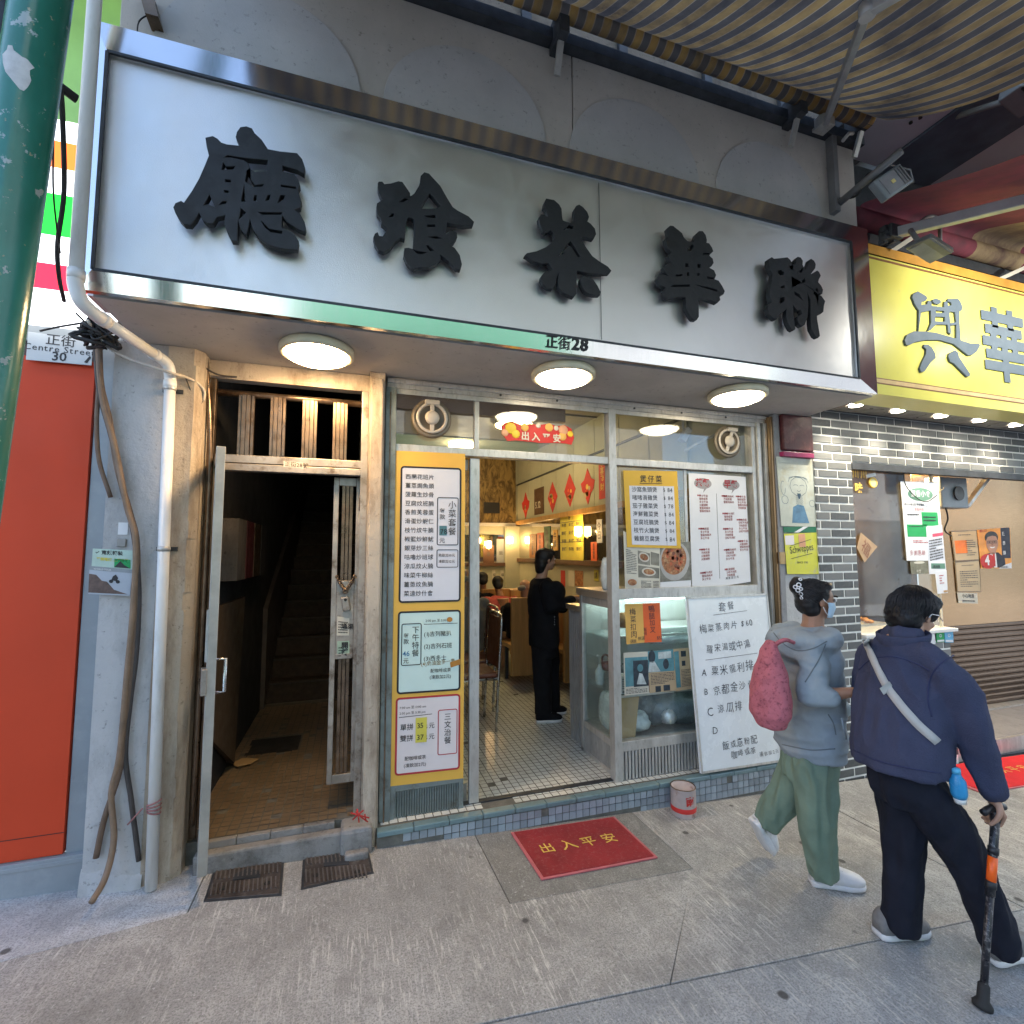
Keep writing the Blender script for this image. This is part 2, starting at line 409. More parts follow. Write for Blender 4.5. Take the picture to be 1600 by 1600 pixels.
def write(mb, s, org, size, ax=(1, 0, 0), ay=(0, 0, 1), w=0.0, align='L', gap=0.0, vert=False, jit=0.0, sx=1.0, lift=(0, 0, 0)):
    org, ax, ay = Vector(org)+Vector(lift), Vector(ax).normalized()*size*sx, Vector(ay).normalized()*size
    tot = sum(glyph(c, w)[2]+gap for c in s)
    x = y = 0.0
    if not vert: x = {'L': 0, 'C': -tot/2, 'R': -tot}[align]
    for c in s:
        vv, ff, adv = glyph(c, w)
        a = random.uniform(-jit, jit)*1.2; q = 1+random.uniform(-jit, jit); dx, dy = random.uniform(-jit, jit)*.3, random.uniform(-jit, jit)*.3
        ca, sa = math.cos(a)*q, math.sin(a)*q
        cx = (.5-adv/2) if vert and adv < .99 else 0
        pts = []
        for px, py in vv:
            u, v = px-.5, py-.38
            u2, v2 = u*ca-v*sa+.5+dx, u*sa+v*ca+.38+dy
            pts.append(org+ax*(x+cx+u2)+ay*(y+v2))
        mb.add(pts, ff)
        if vert: y -= 1+gap
        else: x += adv+gap
    return mb

class Board:
    """a flat printed or painted board: corners TL, TR, BR, BL in the photograph, seen on the plane Y = y"""
    def __init__(s, name, label, cat, c, y, m, th=.004, group=None, sheet='sheet', pts=None, bev=0):
        s.c = [Vector(p) for p in pts] if pts else [at(*p, y) for p in c]
        TL, TR, BR, BL = s.c
        s.n = (TR-TL).cross(BL-TL).normalized()*-1
        if s.n.dot(CAM-TL) < 0: s.n = -s.n
        s.t = thing(name, label, cat, (BL+BR)/2-s.n*th, group)
        s.th = th; s.L = {}
        s.h = ((TL-BL).length+(TR-BR).length)/2; s.w = ((TR-TL).length+(BR-BL).length)/2
        build(MB().poly(s.c, -s.n*th), sheet, m, s.t, bev=bev)
    def P(s, u, v, lv=0.0):
        TL, TR, BR, BL = s.c
        a = TL.lerp(TR, u); b = BL.lerp(BR, u)
        return a.lerp(b, v)+s.n*lv
    def rect(s, name, m, u0, v0, u1, v1, lv=1, label=None, parent=None):
        z = s.n*.001
        return build(MB().poly([s.P(u0, v0, .001*lv), s.P(u1, v0, .001*lv), s.P(u1, v1, .001*lv), s.P(u0, v1, .001*lv)], -z*.9), name, m, parent or s.t, label=label)
    def shape(s, name, m, pts, lv=1, parent=None):
        return build(MB().poly([s.P(u, v, .001*lv) for u, v in pts], -s.n*.0009), name, m, parent or s.t)
    def oval(s, name, m, u, v, ru, rv, lv=1, n=20, parent=None):
        return s.shape(name, m, [(u+ru*math.cos(2*math.pi*k/n), v+rv*math.sin(2*math.pi*k/n)) for k in range(n)], lv, parent)
    def frame(s, name, m, u0, v0, u1, v1, wd, lv=1, rad=.03, parent=None):
        """outline with rounded corners, wd metres wide"""
        def rr(a0, b0, a1, b1, r):
            ru, rv = r/s.w, r/s.h; o = []
            for cx, cy, a in ((a1-ru, b0+rv, -90), (a1-ru, b1-rv, 0), (a0+ru, b1-rv, 90), (a0+ru, b0+rv, 180)):
                for k in range(5): o.append((cx+ru*math.cos(R(a+k*22.5)), cy+rv*math.sin(R(a+k*22.5))))
            return o
        A = rr(u0, v0, u1, v1, rad); B = rr(u0+wd/s.w, v0+wd/s.h, u1-wd/s.w, v1-wd/s.h, max(.001, rad-wd)); n = len(A)
        z0, z1 = .001*lv, .001*lv-.0009
        mb = MB().add([s.P(*p, z0) for p in A]+[s.P(*p, z0) for p in B]+[s.P(*p, z1) for p in A], [(i, (i+1) % n, n+(i+1) % n, n+i) for i in range(n)]+[(i, (i+1) % n, 2*n+(i+1) % n, 2*n+i) for i in range(n)])
        return build(mb, name, m, parent or s.t)
    def text(s, st, u, v, hh, m=None, lv=2, w=.008, align='L', gap=0, vert=False, jit=0, sx=1.0, tilt=0):
        """text whose em height is hh metres; (u, v) is the baseline start (top of the first sign when vertical)"""
        m = m or INK; mb = s.L.setdefault(m.name, (m, MB()))[1]
        ax = (s.P(1, v)-s.P(0, v)).normalized(); ay = (s.P(u, 0)-s.P(u, 1)).normalized()
        if tilt: ax, ay = ax*math.cos(tilt)+ay*math.sin(tilt), ay*math.cos(tilt)-ax*math.sin(tilt)
        o = s.P(u, v, .001*lv)
        if vert: o = o-ay*hh*.88-ax*hh*.5
        write(mb, st, o, hh, ax, ay, w, align, gap, vert, jit, sx)
        return s
    def line(s, u0, v0, u1, v1, wd, m=None, lv=2):
        m = m or INK; mb = s.L.setdefault(m.name, (m, MB()))[1]
        a, b = s.P(u0, v0, .001*lv), s.P(u1, v1, .001*lv); q = (b-a).normalized().cross(s.n)*wd/2
        mb.add([a+q, b+q, b-q, a-q], [(0, 1, 2, 3)]); return s
    def lines(s, u0, v0, u1, v1, rows, m=None, fill=.6, lv=2):
        """body print too small to read: short ragged runs of marks"""
        m = m or INK; keep = s.L.get(m.name); s.L[m.name] = s.L.get(m.name+' print') or (m, MB())
        for i in range(rows):
            v = v0+(v1-v0)*(i+.5)/rows; u = u0
            end = u1 if random.random() < .75 else u0+(u1-u0)*random.uniform(.4, .9)
            while u < end-.002:
                q = min(end-u, (u1-u0)*random.uniform(.05, .14)); s.line(u, v, u+q*.8, v, (v1-v0)/rows*s.h*fill*random.uniform(.6, 1), m, lv); u += q
        s.L[m.name+' print'] = s.L.pop(m.name)
        if keep: s.L[m.name] = keep
        return s
    def done(s):
        for k, (m, mb) in s.L.items():
            if k.endswith(' print'): build(mb, 'small_print', m, s.t, kind='stuff')
            else: build(mb, 'lettering', m, s.t)
        s.L = {}; return s

# ---------------------------------------------------------------- soft bodies: closed lofts fused into one surface
def ell(c, u, v, n=14): return [Vector(c)+Vector(u)*math.cos(2*math.pi*k/n)+Vector(v)*math.sin(2*math.pi*k/n) for k in range(n)]
def chain(mb, pts, rad, n=12, flat=1.0, side=None, endcap=True):
    """tapered limb with rounded ends; flat squeezes it along the side direction"""
    pts = [Vector(p) for p in pts]; rings = []; prev = Vector(side) if side else None
    def ax(i): return (pts[min(i+1, len(pts)-1)]-pts[max(i-1, 0)]).normalized()
    for i, p in enumerate(pts):
        d = ax(i)
        if prev is None:
            prev = d.cross(V(0, 0, 1))
            if prev.length < .05: prev = d.cross(V(1, 0, 0))
        u = (prev-d*prev.dot(d)).normalized(); prev = u; w = d.cross(u); r = rad[i]
        if i == 0:
            for k in (.95, .7, .35): rings.append(ell(p-d*r*k, u*r*math.sqrt(1-k*k)*flat, w*r*math.sqrt(1-k*k), n))
        rings.append(ell(p, u*r*flat, w*r, n))
        if i == len(pts)-1 and endcap:
            for k in (.35, .7, .95): rings.append(ell(p+d*r*k, u*r*math.sqrt(1-k*k)*flat, w*r*math.sqrt(1-k*k), n))
    return mb.loft(rings)
def limb(mb, pts, rad, *a, **k): chain(mb, pts, [r*RS for r in rad], *a, **k)
def ball(mb, c, rx, ry, rz, n=14):
    c = Vector(c)
    return mb.loft([ell(c+V(0, 0, rz*math.sin(a)), V(rx*math.cos(a), 0, 0), V(0, ry*math.cos(a), 0), n) for a in [R(-84+168*k/10) for k in range(11)]])
def fuse(mb, name, m, parent, voxel=.012, smooth=4, wrinkle=0, wscale=(7, 7, 4), label=None, fine=0, **k):
    o0 = ORG[parent.name] if parent else Vector(k['org'])
    me = bpy.data.meshes.new('raw'); me.from_pydata([tuple(p) for p in mb.v], [], mb.f)
    o = bpy.data.objects.new('raw', me); TMP.collection.objects.link(o)
    r = o.modifiers.new('r', 'REMESH'); r.mode = 'VOXEL'; r.voxel_size = voxel; r.adaptivity = 0
    q = o.modifiers.new('s', 'SMOOTH'); q.factor = .5; q.iterations = smooth
    TMP.view_layers[0].update(); dg = TMP.view_layers[0].depsgraph
    out = bpy.data.meshes.new_from_object(o.evaluated_get(dg))
    bpy.data.objects.remove(o); bpy.data.meshes.remove(me)
    out.name = name
    if wrinkle:
        nr = [v.normal.copy() for v in out.vertices]
        for v, n_ in zip(out.vertices, nr):
            p = Vector((v.co.x*wscale[0], v.co.y*wscale[1], v.co.z*wscale[2]))
            h = 1-abs(noise.noise(p))*2.2+.4*noise.noise(p*2.7)
            v.co += n_*(h-.4)*wrinkle
            if fine: v.co += n_*noise.noise(v.co*160)*fine
    for v in out.vertices: v.co -= o0
    out.materials.clear(); out.materials.append(m)
    out.polygons.foreach_set('use_smooth', [True]*len(out.polygons)); out.update()
    ob = bpy.data.objects.new(name, out); COL.objects.link(ob)
    if parent: ob.parent = parent
    else: ob.location = o0
    ORG[ob.name] = o0
    return props(ob, label, k.get('cat'), k.get('group'), k.get('kind'))
# ================================================================ THE STREET
def strip(name, pts, m, parent, z=0.0, kind=None):
    """flat sheet on the sloping street through (x, y) corners"""
    return build(MB().add([V(x, y, gz(x)+z) for x, y in pts], [tuple(range(len(pts)))]), name, m, parent, kind=kind)
base = build(MB().add([V(x, y, gz(x)-.016) for x, y in ((-60, -60), (60, -60), (60, 1.2), (-60, 1.2))], [(0, 1, 2, 3)]), 'ground', DARK_IRON, kind='structure', org=(0, -1, GA))
pave = props(thing('pavement', None, None, (0, -.6, GA)), kind='structure')
def slab(pts, m, name='slab', top=0.0):
    q = [V(x, y, gz(x)+top) for x, y in pts]
    return build(MB().poly(q, (0, 0, -.014)), name, m, pave, bev=.003)
jA = lambda x: -1.137-.054*x      # long joint between the footway and the roadway
jB0, jB1 = gp(1307, 1265), gp(1500, 1366)
kx = lambda y: jB0.x+(jB1.x-jB0.x)*(y-jB0.y)/(jB1.y-jB0.y)
e = .004
slab([(-.66, .06), (.715-e, -.02), (.74-e, -.62), (1.755, -.62-e), (1.755, -.62-2*e), (1.2, jA(1.2)+e), (-3.2, jA(-3.2)+e), (-3.2, -.42), (-1.3, -.42), (-.66, -.3)], PAVE)
slab([(.715, -.02), (1.75, -.02), (1.755, -.62), (.74, -.62)], PAVE2)
slab([(1.75+e, -.02), (kx(-.02)-e, -.02), (kx(-.62)-e, -.62), (kx(jA(kx(-1.3)))-e, jA(3.2)+e), (1.2+e, jA(1.2)+e), (1.755+e, -.62)], PAVE)
slab([(kx(-.02)+e, -.02), (12, -.02), (12, jA(12)+e), (kx(-1.31)+e, jA(3.3)+e), (kx(-.62)+e, -.62)], PAVE)
slab([(-3.2, .1), (-.66-e, .1), (-.66-e, -.3-e), (-1.3, -.42+e), (-3.2, -.42+e)], PAVEW)
slab([(-12, .1), (-3.2-e, .1), (-3.2-e, jA(-3.2)+e), (-12, jA(-12)+e)], PAVE)
road = props(thing('road', None, None, (0, -4, GA)), kind='structure')
build(MB().poly([V(x, y, gz(x)-.001) for x, y in ((-30, jA(-30)-e), (30, jA(30)-e), (30, -9), (-30, -9))][::-1], (0, 0, -.012)), 'carriageway', ROADC, road)

# two iron covers set in the footway
def cover(px, label):
    q = [gp(*p) for p in px]
    for p in q: p.z = gz(p.x)
    c = sum(q, V(0, 0, 0))/4
    t = thing('manhole_cover', label, 'manhole cover', c, 'iron covers at the stair door')
    build(MB().poly([p+V(0, 0, .004) for p in q], (0, 0, -.012)), 'frame', DARK_IRON, t)
    i = [c+(p-c)*.93 for p in q]
    build(MB().poly([p+V(0, 0, .008) for p in i], (0, 0, -.01)), 'plate', IRON_BR, t, bev=.002)
    rb = MB(); ux, uy = (i[1]-i[0]), (i[3]-i[0])
    for k in range(15):
        for s0 in (0, 1):
            a = i[0]+ux*((k+.3)/15.3)+uy*(.06 if s0 == 0 else .56)
            rb.bar(a+V(0, 0, .010), a+uy*.36+ux*.02+V(0, 0, .010), .007, .005)
    build(rb, 'tread_ribs', mat('worn_rib_iron', (.16, .145, .14), .5, .5, .3, 12), t)
    f = i[0]+ux*.5+uy*.42
    bdg = build(MB().poly([f+ux*a+uy*b+V(0, 0, .012) for a, b in ((-.2, .1), (.2, .1), (.2, -.08), (0, -.26), (-.2, -.08))], (0, 0, -.003)), 'badge', DARK_IRON, t)
    tx = MB(); write(tx, 'HWD', f+V(0, 0, .0125)-uy*.02, .042, ux, -uy, .01, 'C'); write(tx, '1992', f+V(0, 0, .0125)+uy*.085, .026, ux, -uy, .01, 'C')
    build(tx, 'lettering', DARK_IRON, bdg)
    for s0 in (-.32, .32): bx_ = f+ux*s0+uy*.32; build(MB().disc(bx_+V(0, 0, .007), .014, (0, 0, 1), .004, 10), 'key_hole', BLACK_RUB, t)
cover(((335, 1357), (444, 1345), (440, 1400), (318, 1410)), 'rusty brown iron cover left of the pair, below the open gate leaf')
cover(((474, 1331), (574, 1323), (584, 1365), (470, 1391)), 'darker iron cover beside the blue tiled step')

# ================================================================ THE CAFE: floor, step, tiles
FLOOR_Y0 = .02
build(MB().box(.12, 3.12, FLOOR_Y0, 6.0, -.09, -.004), 'floor', GROUT_M, kind='structure', org=(1.6, 3, -.09))
fl = bpy.data.objects['floor']
tl = MB(); ts = .05; g = .003
for j in range(60):
    for i in range(58):
        x0, y0 = .18+i*ts, FLOOR_Y0+.012+j*ts
        if x0 < .66 and y0 > .25: continue
        dz = random.uniform(-.0006, .0006)
        if random.random() < .008 or (x0 < .98 and .74 < x0 and y0 < .11): continue
        tl.add([(x0+g, y0+g, dz), (x0+ts-g, y0+g, dz), (x0+ts-g, y0+ts-g, dz), (x0+g, y0+ts-g, dz)], [(0, 1, 2, 3)])
build(tl, 'mosaic_tiles', FLOOR_T, fl, kind='stuff')
bx('floor_covering', FLOOR_T, fl, .18, 3.05, 3.05, 6.0, -.003, 0)
step = thing('step', 'low entrance step with a teal nosing and blue mosaic front', 'step', (1.6, 0, -.15))
bx('riser', GROUT_M, step, .16, 3.16, -.022, .018, -.34, -.018)
for i in range(15):
    x0 = .16+i*.2
    z0 = random.uniform(-.002, .002)
    build(MB().box(x0+.001, x0+.199, -.038, .018, -.028+z0, .002+z0), 'edge_tile', STEP_E, step, bev=.006)
tile_me = None; ct = 0
for r in range(6):
    for i in range(64):
        w = .046; x0 = .30+i*w; z1 = -.031-r*w
        if z1-w*.6 < gz(x0) or ct > 290: continue
        if random.random() < .03: continue
        if tile_me is None:
            o = build(MB().box(-.0205, .0205, -.004, .003, -.0205, .0205), 'step_tile', STEP_T, step, org=None); tile_me = o.data
            o.data.transform(Matrix.Translation(ORG[step.name]))
        else:
            o = bpy.data.objects.new('step_tile', tile_me); COL.objects.link(o); o.parent = step
        o.location = V(x0+.023, -.0235+random.uniform(-.0008, .0008), z1-.023)-ORG[step.name]; ct += 1

# ================================================================ THE CAFE BUILDING (hoarding, soffit, piers)
bld = thing('cafe_building', 'grey tenement front with arched painted infill panels above the steel sign', 'building', (1.2, .3, 0))
HY = -.50
mb = MB().box(-1.04, 1.172, HY, -.30, 3.5, 4.46); mb.box(1.178, 3.43, HY, -.30, 3.5, 4.46)
build(mb, 'hoarding', HOARD_M, bld, bev=.004)
for cx, top in ((-.46, 4.26), (.55, 4.285), (1.60, 4.29), (2.63, 4.29)):
    r = .44; zc = top-r*.98
    pts = [V(cx+r*1.02*math.cos(a), HY-.009, zc+r*.98*math.sin(a)) for a in [math.pi*k/28 for k in range(29)]]+[V(cx-r*1.02, HY-.009, 3.6), V(cx+r*1.02, HY-.009, 3.6)]
    build(MB().poly(pts, (0, .012, 0)), 'arch_panel', ARCH_M, bld, bev=.002)
bx('top_beam', DARK_IRON, bld, -3, 3.47, -.56, -.30, 4.462, 4.53)
bx('lintel_wall', GRIME_M, bld, -3, 3.46, -.36, .0, 4.54, 5.3)
ub = MB()
for k in range(9): ub.box(-2.4+k*.66, -2.34+k*.66, -.40, -.37, 4.56, 5.2)
build(ub, 'wall_batten', DARK_IRON, bld)
bx('soffit', SOFFIT_M, bld, -1.06, 3.44, -.52, .20, 2.603, 2.66)
bx('front_pier', PIER_M, bld, -1.16, -.93, -.05, .5, -.2, 2.60)
mb = MB()
seg = 30
for k in range(seg):                      # chipped edge of the plaster return
    z0, z1 = -.12+2.72*k/seg, -.12+2.72*(k+1)/seg
    w = .806+.012*noise.noise(V(0, k*.7, 3))+(.02 if k < 1 else 0)
    mb.hexa([(-.928, -.054, z0), (-w, -.05, z0), (-.775, .0, z0), (-.928, .05, z0)], [(-.928, -.054, z1), (-w, -.05, z1), (-.775, .0, z1), (-.928, .05, z1)])
build(mb, 'corner_plaster', CREAM_M, bld)
bx('door_reveal', CREAM_M, bld, -.928, -.776, .0, .13, -.2, 2.60)
mb = MB(); rows = []
for k in range(16):                       # broken render at the foot of the pier
    x = -1.165+.245*k/15; h = .05+.07*(1-k/15)+.04*noise.noise(V(k*.3, 2, 0)); d = .012+.006*noise.noise(V(k*.35, 5, 1))
    rows.append([V(x, -.046, gz(-1)+h), V(x, -.050-d*.6, gz(-1)+h*.75), V(x, -.050-d*1.3, gz(-1)+h*.3), V(x, -.050-d*1.9, gz(-1)-.01)])
mb.loft(rows, cap=False, closed=False); build(mb, 'broken_render', PIER_M, bld)
bx('middle_pier', CREAM_M, bld, .075, .165, .02, .5, -.1, 2.60)
bx('middle_pier_edge', CREAM_M, bld, .082, .155, -.0, .02, -.1, 2.56, bev=.008)
bx('door_head', CREAM_M, bld, -.776, .075, .09, .16, 2.50, 2.60)
bx('end_pier', PIER_M, bld, 3.16, 3.485, .03, .6, -.3, 2.6)
bx('end_pier_edge', STONE_M, bld, 3.115, 3.16, .02, .5, -.3, 2.6)
bx('upper_floor', DARKWALL, bld, -1.0, 3.4, .21, 6.2, 3.42, 3.6)

# ---------------------------------------------------------------- the big steel sign
SY = -.58
sg = thing('cafe_sign', 'long stainless steel fascia sign with five large black Chinese characters', 'shop sign', (1.17, SY, 2.6))
X0, X1, Z0, Z1 = -1.10, 3.42, 2.605, 3.80
bx('sign_box', STEEL_SAT, sg, X0+.01, X1-.01, -.50, -.34, Z0+.01, Z1-.02)
IX0, IX1, IZ0, IZ1 = -1.04, 3.24, 2.69, 3.66
px_ = MB()
N = 40
pv = [[V(IX0+(IX1-IX0)*i/N, -.566+.003*noise.noise(V(i*.35, j*.9, 0)), IZ0+(IZ1-IZ0)*j/8) for i in range(N+1)] for j in range(9)]
px_.loft(pv, cap=False, closed=False)
build(px_, 'face_panel', STEEL_SAT, sg)
def rail(name, a, b, c, d, seam=None):
    build(MB().poly([a, b, c, d], (0, .03, 0)), name, STEEL_POL, sg)
yo, yi = -.572, -.588
OUT = [V(X0, yo, Z0), V(X1, yo, Z0), V(X1, yo, Z1), V(X0, yo, Z1)]
INN = [V(IX0, yi, IZ0), V(IX1, yi, IZ0), V(IX1, yi, IZ1), V(IX0, yi, IZ1)]
mk = lambda f: (OUT[0].lerp(OUT[1], f), INN[0].lerp(INN[1], f))
o1, i1 = mk(.49)
rail('bottom_rail', OUT[0], o1-V(.001, 0, 0), i1-V(.001, 0, 0), INN[0]); rail('bottom_rail', o1+V(.001, 0, 0), OUT[1], INN[1], i1+V(.001, 0, 0))
rail('right_rail', OUT[1], OUT[2], INN[2], INN[1]); rail('top_rail', OUT[2], OUT[3], INN[3], INN[2]); rail('left_rail', OUT[3], OUT[0], INN[0], INN[3])
bd = MB()
for a, b in ((0, 1), (1, 2), (2, 3), (3, 0)): bd.bar(INN[a]+V(0, .004, 0), INN[b]+V(0, .004, 0), .012, .012, (0, 1, 0))
build(bd, 'bead', DARK_IRON, sg)
bx('panel_seam', DARK_IRON, sg, 1.298, 1.3, -.5725, -.57, IZ0+.02, IZ1-.02)
def cut_letter(name, ol, ox, oy, sc, ypl, th, m, parent, outl=None, shrink=0.0, **k):
    """thick cut-out letter from its traced outlines, measured on the plane Y = ypl"""
    cu = bpy.data.curves.new('l', 'CURVE'); cu.dimensions = '2D'; cu.fill_mode = 'BOTH'; cu.extrude = th/2; cu.offset = -shrink
    if outl is not False: cu.bevel_depth = .0015; cu.bevel_resolution = 0
    for pts in ol:
        w = [at(ox+x*sc, oy+y*sc, ypl) for x, y in pts]
        sp = cu.splines.new('POLY'); sp.points.add(len(w)-1); sp.use_cyclic_u = True
        for p, q in zip(sp.points, w): p.co = (q.x, q.z, 0, 1)
    o = bpy.data.objects.new('l', cu); TMP.collection.objects.link(o)
    TMP.view_layers[0].update(); dg = TMP.view_layers[0].depsgraph
    me = bpy.data.meshes.new_from_object(o.evaluated_get(dg))
    mb = MB().add([V(v.co.x, ypl+th/2-v.co.z, v.co.y) for v in me.vertices], [tuple(p.vertices) for p in me.polygons])
    bpy.data.objects.remove(o); bpy.data.curves.remove(cu); bpy.data.meshes.remove(me)
    return build(mb, name, m, parent, **k)
L1 = [[(400,215),(490,195),(545,225),(590,270),(650,290),(790,305),(770,270),(745,210),(760,150),(800,95),(870,85),(940,110),(970,165),(1050,240),(1120,345),(1250,370),(1450,390),(1510,460),(1545,560),(1535,640),(1450,590),(1290,545),(1290,600),(1420,630),(1470,700),(1490,770),(1465,810),(1480,870),(1505,950),(1490,1020),(1430,1040),(1480,1070),(1540,1180),(1555,1250),(1540,1300),(1450,1260),(1330,1180),(1285,1120),(1280,1240),(1340,1260),(1430,1320),(1475,1400),(1460,1500),(1300,1490),(1120,1440),(1020,1370),(940,1260),(915,1170),(905,1230),(880,1330),(850,1320),(800,1260),(785,1200),(775,1400),(700,1395),(650,1300),(610,1190),(625,1110),(540,1130),(500,1200),(420,1200),(370,1150),(335,1085),(300,1150),(240,1220),(160,1210),(100,1150),(60,1080),(35,1010),(60,960),(130,930),(160,950),(250,820),(330,680),(400,520),(440,420),(415,320)],
 [(640,440),(660,425),(840,455),(1110,480),(1095,590),(970,600),(925,575),(900,510),(840,470),(700,440)], [(600,580),(615,515),(640,555),(735,550),(720,575)], [(400,980),(455,880),(505,1000),(440,970)], [(820,940),(845,810),(855,940)],
 [(890,730),(865,715),(885,600),(910,580),(915,690),(970,765),(1060,755),(1050,770),(960,775)], [(1270,760),(1430,782),(1430,796),(1275,775)], [(960,930),(970,880),(985,880),(980,935)], [(1100,930),(1120,880),(1140,875),(1125,925)], [(1240,950),(1265,880),(1305,880),(1290,920)],
 [(1020,1070),(1270,1075),(1260,1090),(1050,1090)], [(1050,1130),(1070,1200),(1130,1260),(1275,1285),(1270,1305),(1150,1290),(1080,1230),(1045,1160)], [(800,1130),(815,1030),(860,1070),(830,1100)], [(640,700),(690,705),(690,722),(640,718)], [(625,822),(665,828),(660,842),(628,838)], [(580,975),(600,950),(640,948),(635,965)]]
L2 = [[(130,230),(145,205),(200,205),(230,240),(320,230),(420,200),(480,210),(530,280),(590,370),(590,410),(640,370),(700,270),(725,190),(725,130),(780,75),(850,95),(900,150),(1010,270),(1100,430),(1180,560),(1250,610),(1400,690),(1480,770),(1465,820),(1330,830),(1140,800),(1105,790),(1100,880),(1085,930),(1170,880),(1240,920),(1245,990),(1200,1060),(1140,1085),(1210,1130),(1280,1230),(1310,1360),(1290,1440),(1220,1430),(1120,1320),(1010,1240),(1020,1290),(950,1360),(850,1410),(700,1410),(640,1440),(600,1420),(530,1340),(490,1240),(500,1130),(560,1125),(620,1140),(640,900),(630,740),(600,720),(560,720),(540,770),(530,900),(515,1020),(450,1000),(380,1060),(310,1150),(220,1195),(140,1170),(85,1080),(65,990),(90,930),(135,905),(160,960),(200,965),(240,900),(250,860),(180,800),(175,730),(120,660),(110,560),(120,510),(190,460),(150,380),(130,310)],
 [(740,580),(860,380),(1000,550),(940,580)], [(450,490),(500,450),(582,425),(560,452),(480,490)], [(300,700),(330,665),(355,665),(340,695)], [(800,690),(930,680),(935,712),(850,708)], [(830,815),(930,815),(930,834),(830,834)], [(870,982),(950,975),(1000,998),(940,1000)], [(640,1165),(700,1185),(800,1195),(740,1215),(680,1205)], [(815,1105),(830,1098),(905,1165),(860,1172)]]
L3 = [[(430,95),(480,105),(560,120),(640,190),(680,260),(690,400),(700,440),(800,475),(850,470),(860,400),(870,260),(900,210),(950,190),(1010,230),(1080,310),(1110,390),(1085,460),(1130,490),(1200,570),(1220,660),(1180,740),(1090,720),(1000,710),(980,720),(1060,860),(1160,1000),(1270,1080),(1400,1160),(1460,1230),(1430,1275),(1250,1285),(1090,1275),(950,1240),(920,1240),(915,1400),(915,1590),(870,1650),(740,1600),(680,1560),(620,1480),(610,1400),(620,1300),(600,1350),(590,1440),(540,1520),(470,1510),(390,1450),(340,1370),(360,1300),(410,1240),(470,1230),(540,1220),(500,1160),(460,1115),(380,1130),(220,1080),(140,1020),(90,990),(130,950),(280,920),(420,860),(500,800),(560,710),(540,640),(500,610),(430,645),(380,610),(330,500),(310,400),(350,345),(400,345),(450,380),(430,290),(390,240),(400,160)],
 [(960,1350),(1000,1305),(1080,1315),(1170,1360),(1240,1460),(1290,1560),(1280,1620),(1200,1620),(1100,1600),(1030,1550),(970,1440)], [(640,985),(720,890),(810,775),(850,820),(960,1010),(930,1010),(830,850),(770,830),(700,920),(710,960)], [(720,585),(790,520),(850,540),(840,580),(790,560)]]
L4 = [[(320,110),(370,70),(420,75),(500,140),(560,190),(590,260),(640,310),(730,320),(770,200),(820,155),(880,155),(930,220),(950,300),(945,340),(980,345),(1030,420),(1050,480),(1000,525),(990,545),(1040,590),(1055,660),(1020,715),(990,730),(1060,770),(1095,850),(1070,910),(1130,930),(1190,1020),(1230,1100),(1210,1150),(1160,1155),(1120,1110),(1150,1190),(1160,1240),(1110,1290),(980,1240),(820,1220),(825,1500),(790,1555),(730,1550),(680,1490),(610,1370),(610,1200),(480,1195),(330,1225),(290,1150),(265,1090),(290,1050),(210,1000),(165,900),(190,850),(240,825),(330,855),(280,800),(260,720),(300,670),(380,650),(350,590),(340,530),(390,490),(340,440),(300,350),(295,270),(340,230)],
 [(640,460),(720,370),(735,400),(690,465)], [(360,620),(400,668),(470,675),(470,692),(410,690)], [(390,1030),(420,1008),(670,1000),(670,1024),(430,1030)], [(810,1012),(950,1036),(1100,1080),(1118,1105),(1090,1100),(930,1055)], [(610,670),(650,670),(655,715),(615,715)], [(800,680),(840,680),(838,730),(805,730)], [(640,810),(660,810),(660,855),(640,855)], [(800,820),(825,820),(820,855),(802,855)], [(465,848),(555,836),(555,856),(470,864)], [(885,508),(985,508),(975,522),(890,522)], [(955,880),(1050,893),(1040,908),(960,897)]]
L5 = [[(340,160),(410,120),(450,150),(560,140),(690,125),(750,180),(790,270),(830,230),(820,170),(870,115),(930,130),(975,200),(970,270),(1000,340),(1060,230),(1080,170),(1110,150),(1170,190),(1205,260),(1195,340),(1150,400),(1220,360),(1260,390),(1295,470),(1260,540),(1250,580),(1300,640),(1335,720),(1320,800),(1290,810),(1240,780),(1300,820),(1375,920),(1350,1010),(1340,1120),(1290,1160),(1225,1150),(1230,1250),(1275,1510),(1280,1550),(1240,1590),(1180,1550),(1110,1420),(1095,1300),(1090,900),(1060,830),(1075,1000),(1060,1200),(1010,1350),(950,1390),(890,1340),(850,1230),(870,1180),(940,1140),(920,1095),(860,1100),(800,1020),(810,1150),(840,1430),(800,1460),(750,1430),(680,1300),(655,1180),(660,1090),(560,1180),(500,1260),(460,1255),(360,1170),(320,1050),(330,980),(390,920),(360,830),(360,720),(390,600),(410,440),(370,370),(335,260)],
 [(525,385),(570,375),(615,410),(600,445),(545,440)], [(735,310),(785,295),(765,350)], [(910,400),(950,340),(965,350),(930,400)], [(775,500),(830,530),(780,625)], [(945,590),(990,530),(1000,560),(970,590)], [(575,670),(625,650),(625,672),(580,680)], [(560,945),(575,865),(630,860),(625,905),(580,945)], [(825,770),(900,810),(935,875),(880,830),(830,800)], [(1160,780),(1210,710),(1235,775),(1225,920),(1205,820)]]
for L, ox, oy, sc, shr_ in ((L1, 265, 185, .1375, .0035), (L2, 575, 260, .1125, .0035), (L3, 810, 300, .1, .0035), (L4, 1010, 345, .1, .0035), (L5, 1170, 390, .0875, .006)):
    cut_letter('character', L, ox, oy, sc, -.632, .030, BLACKLET, sg, shrink=shr_)
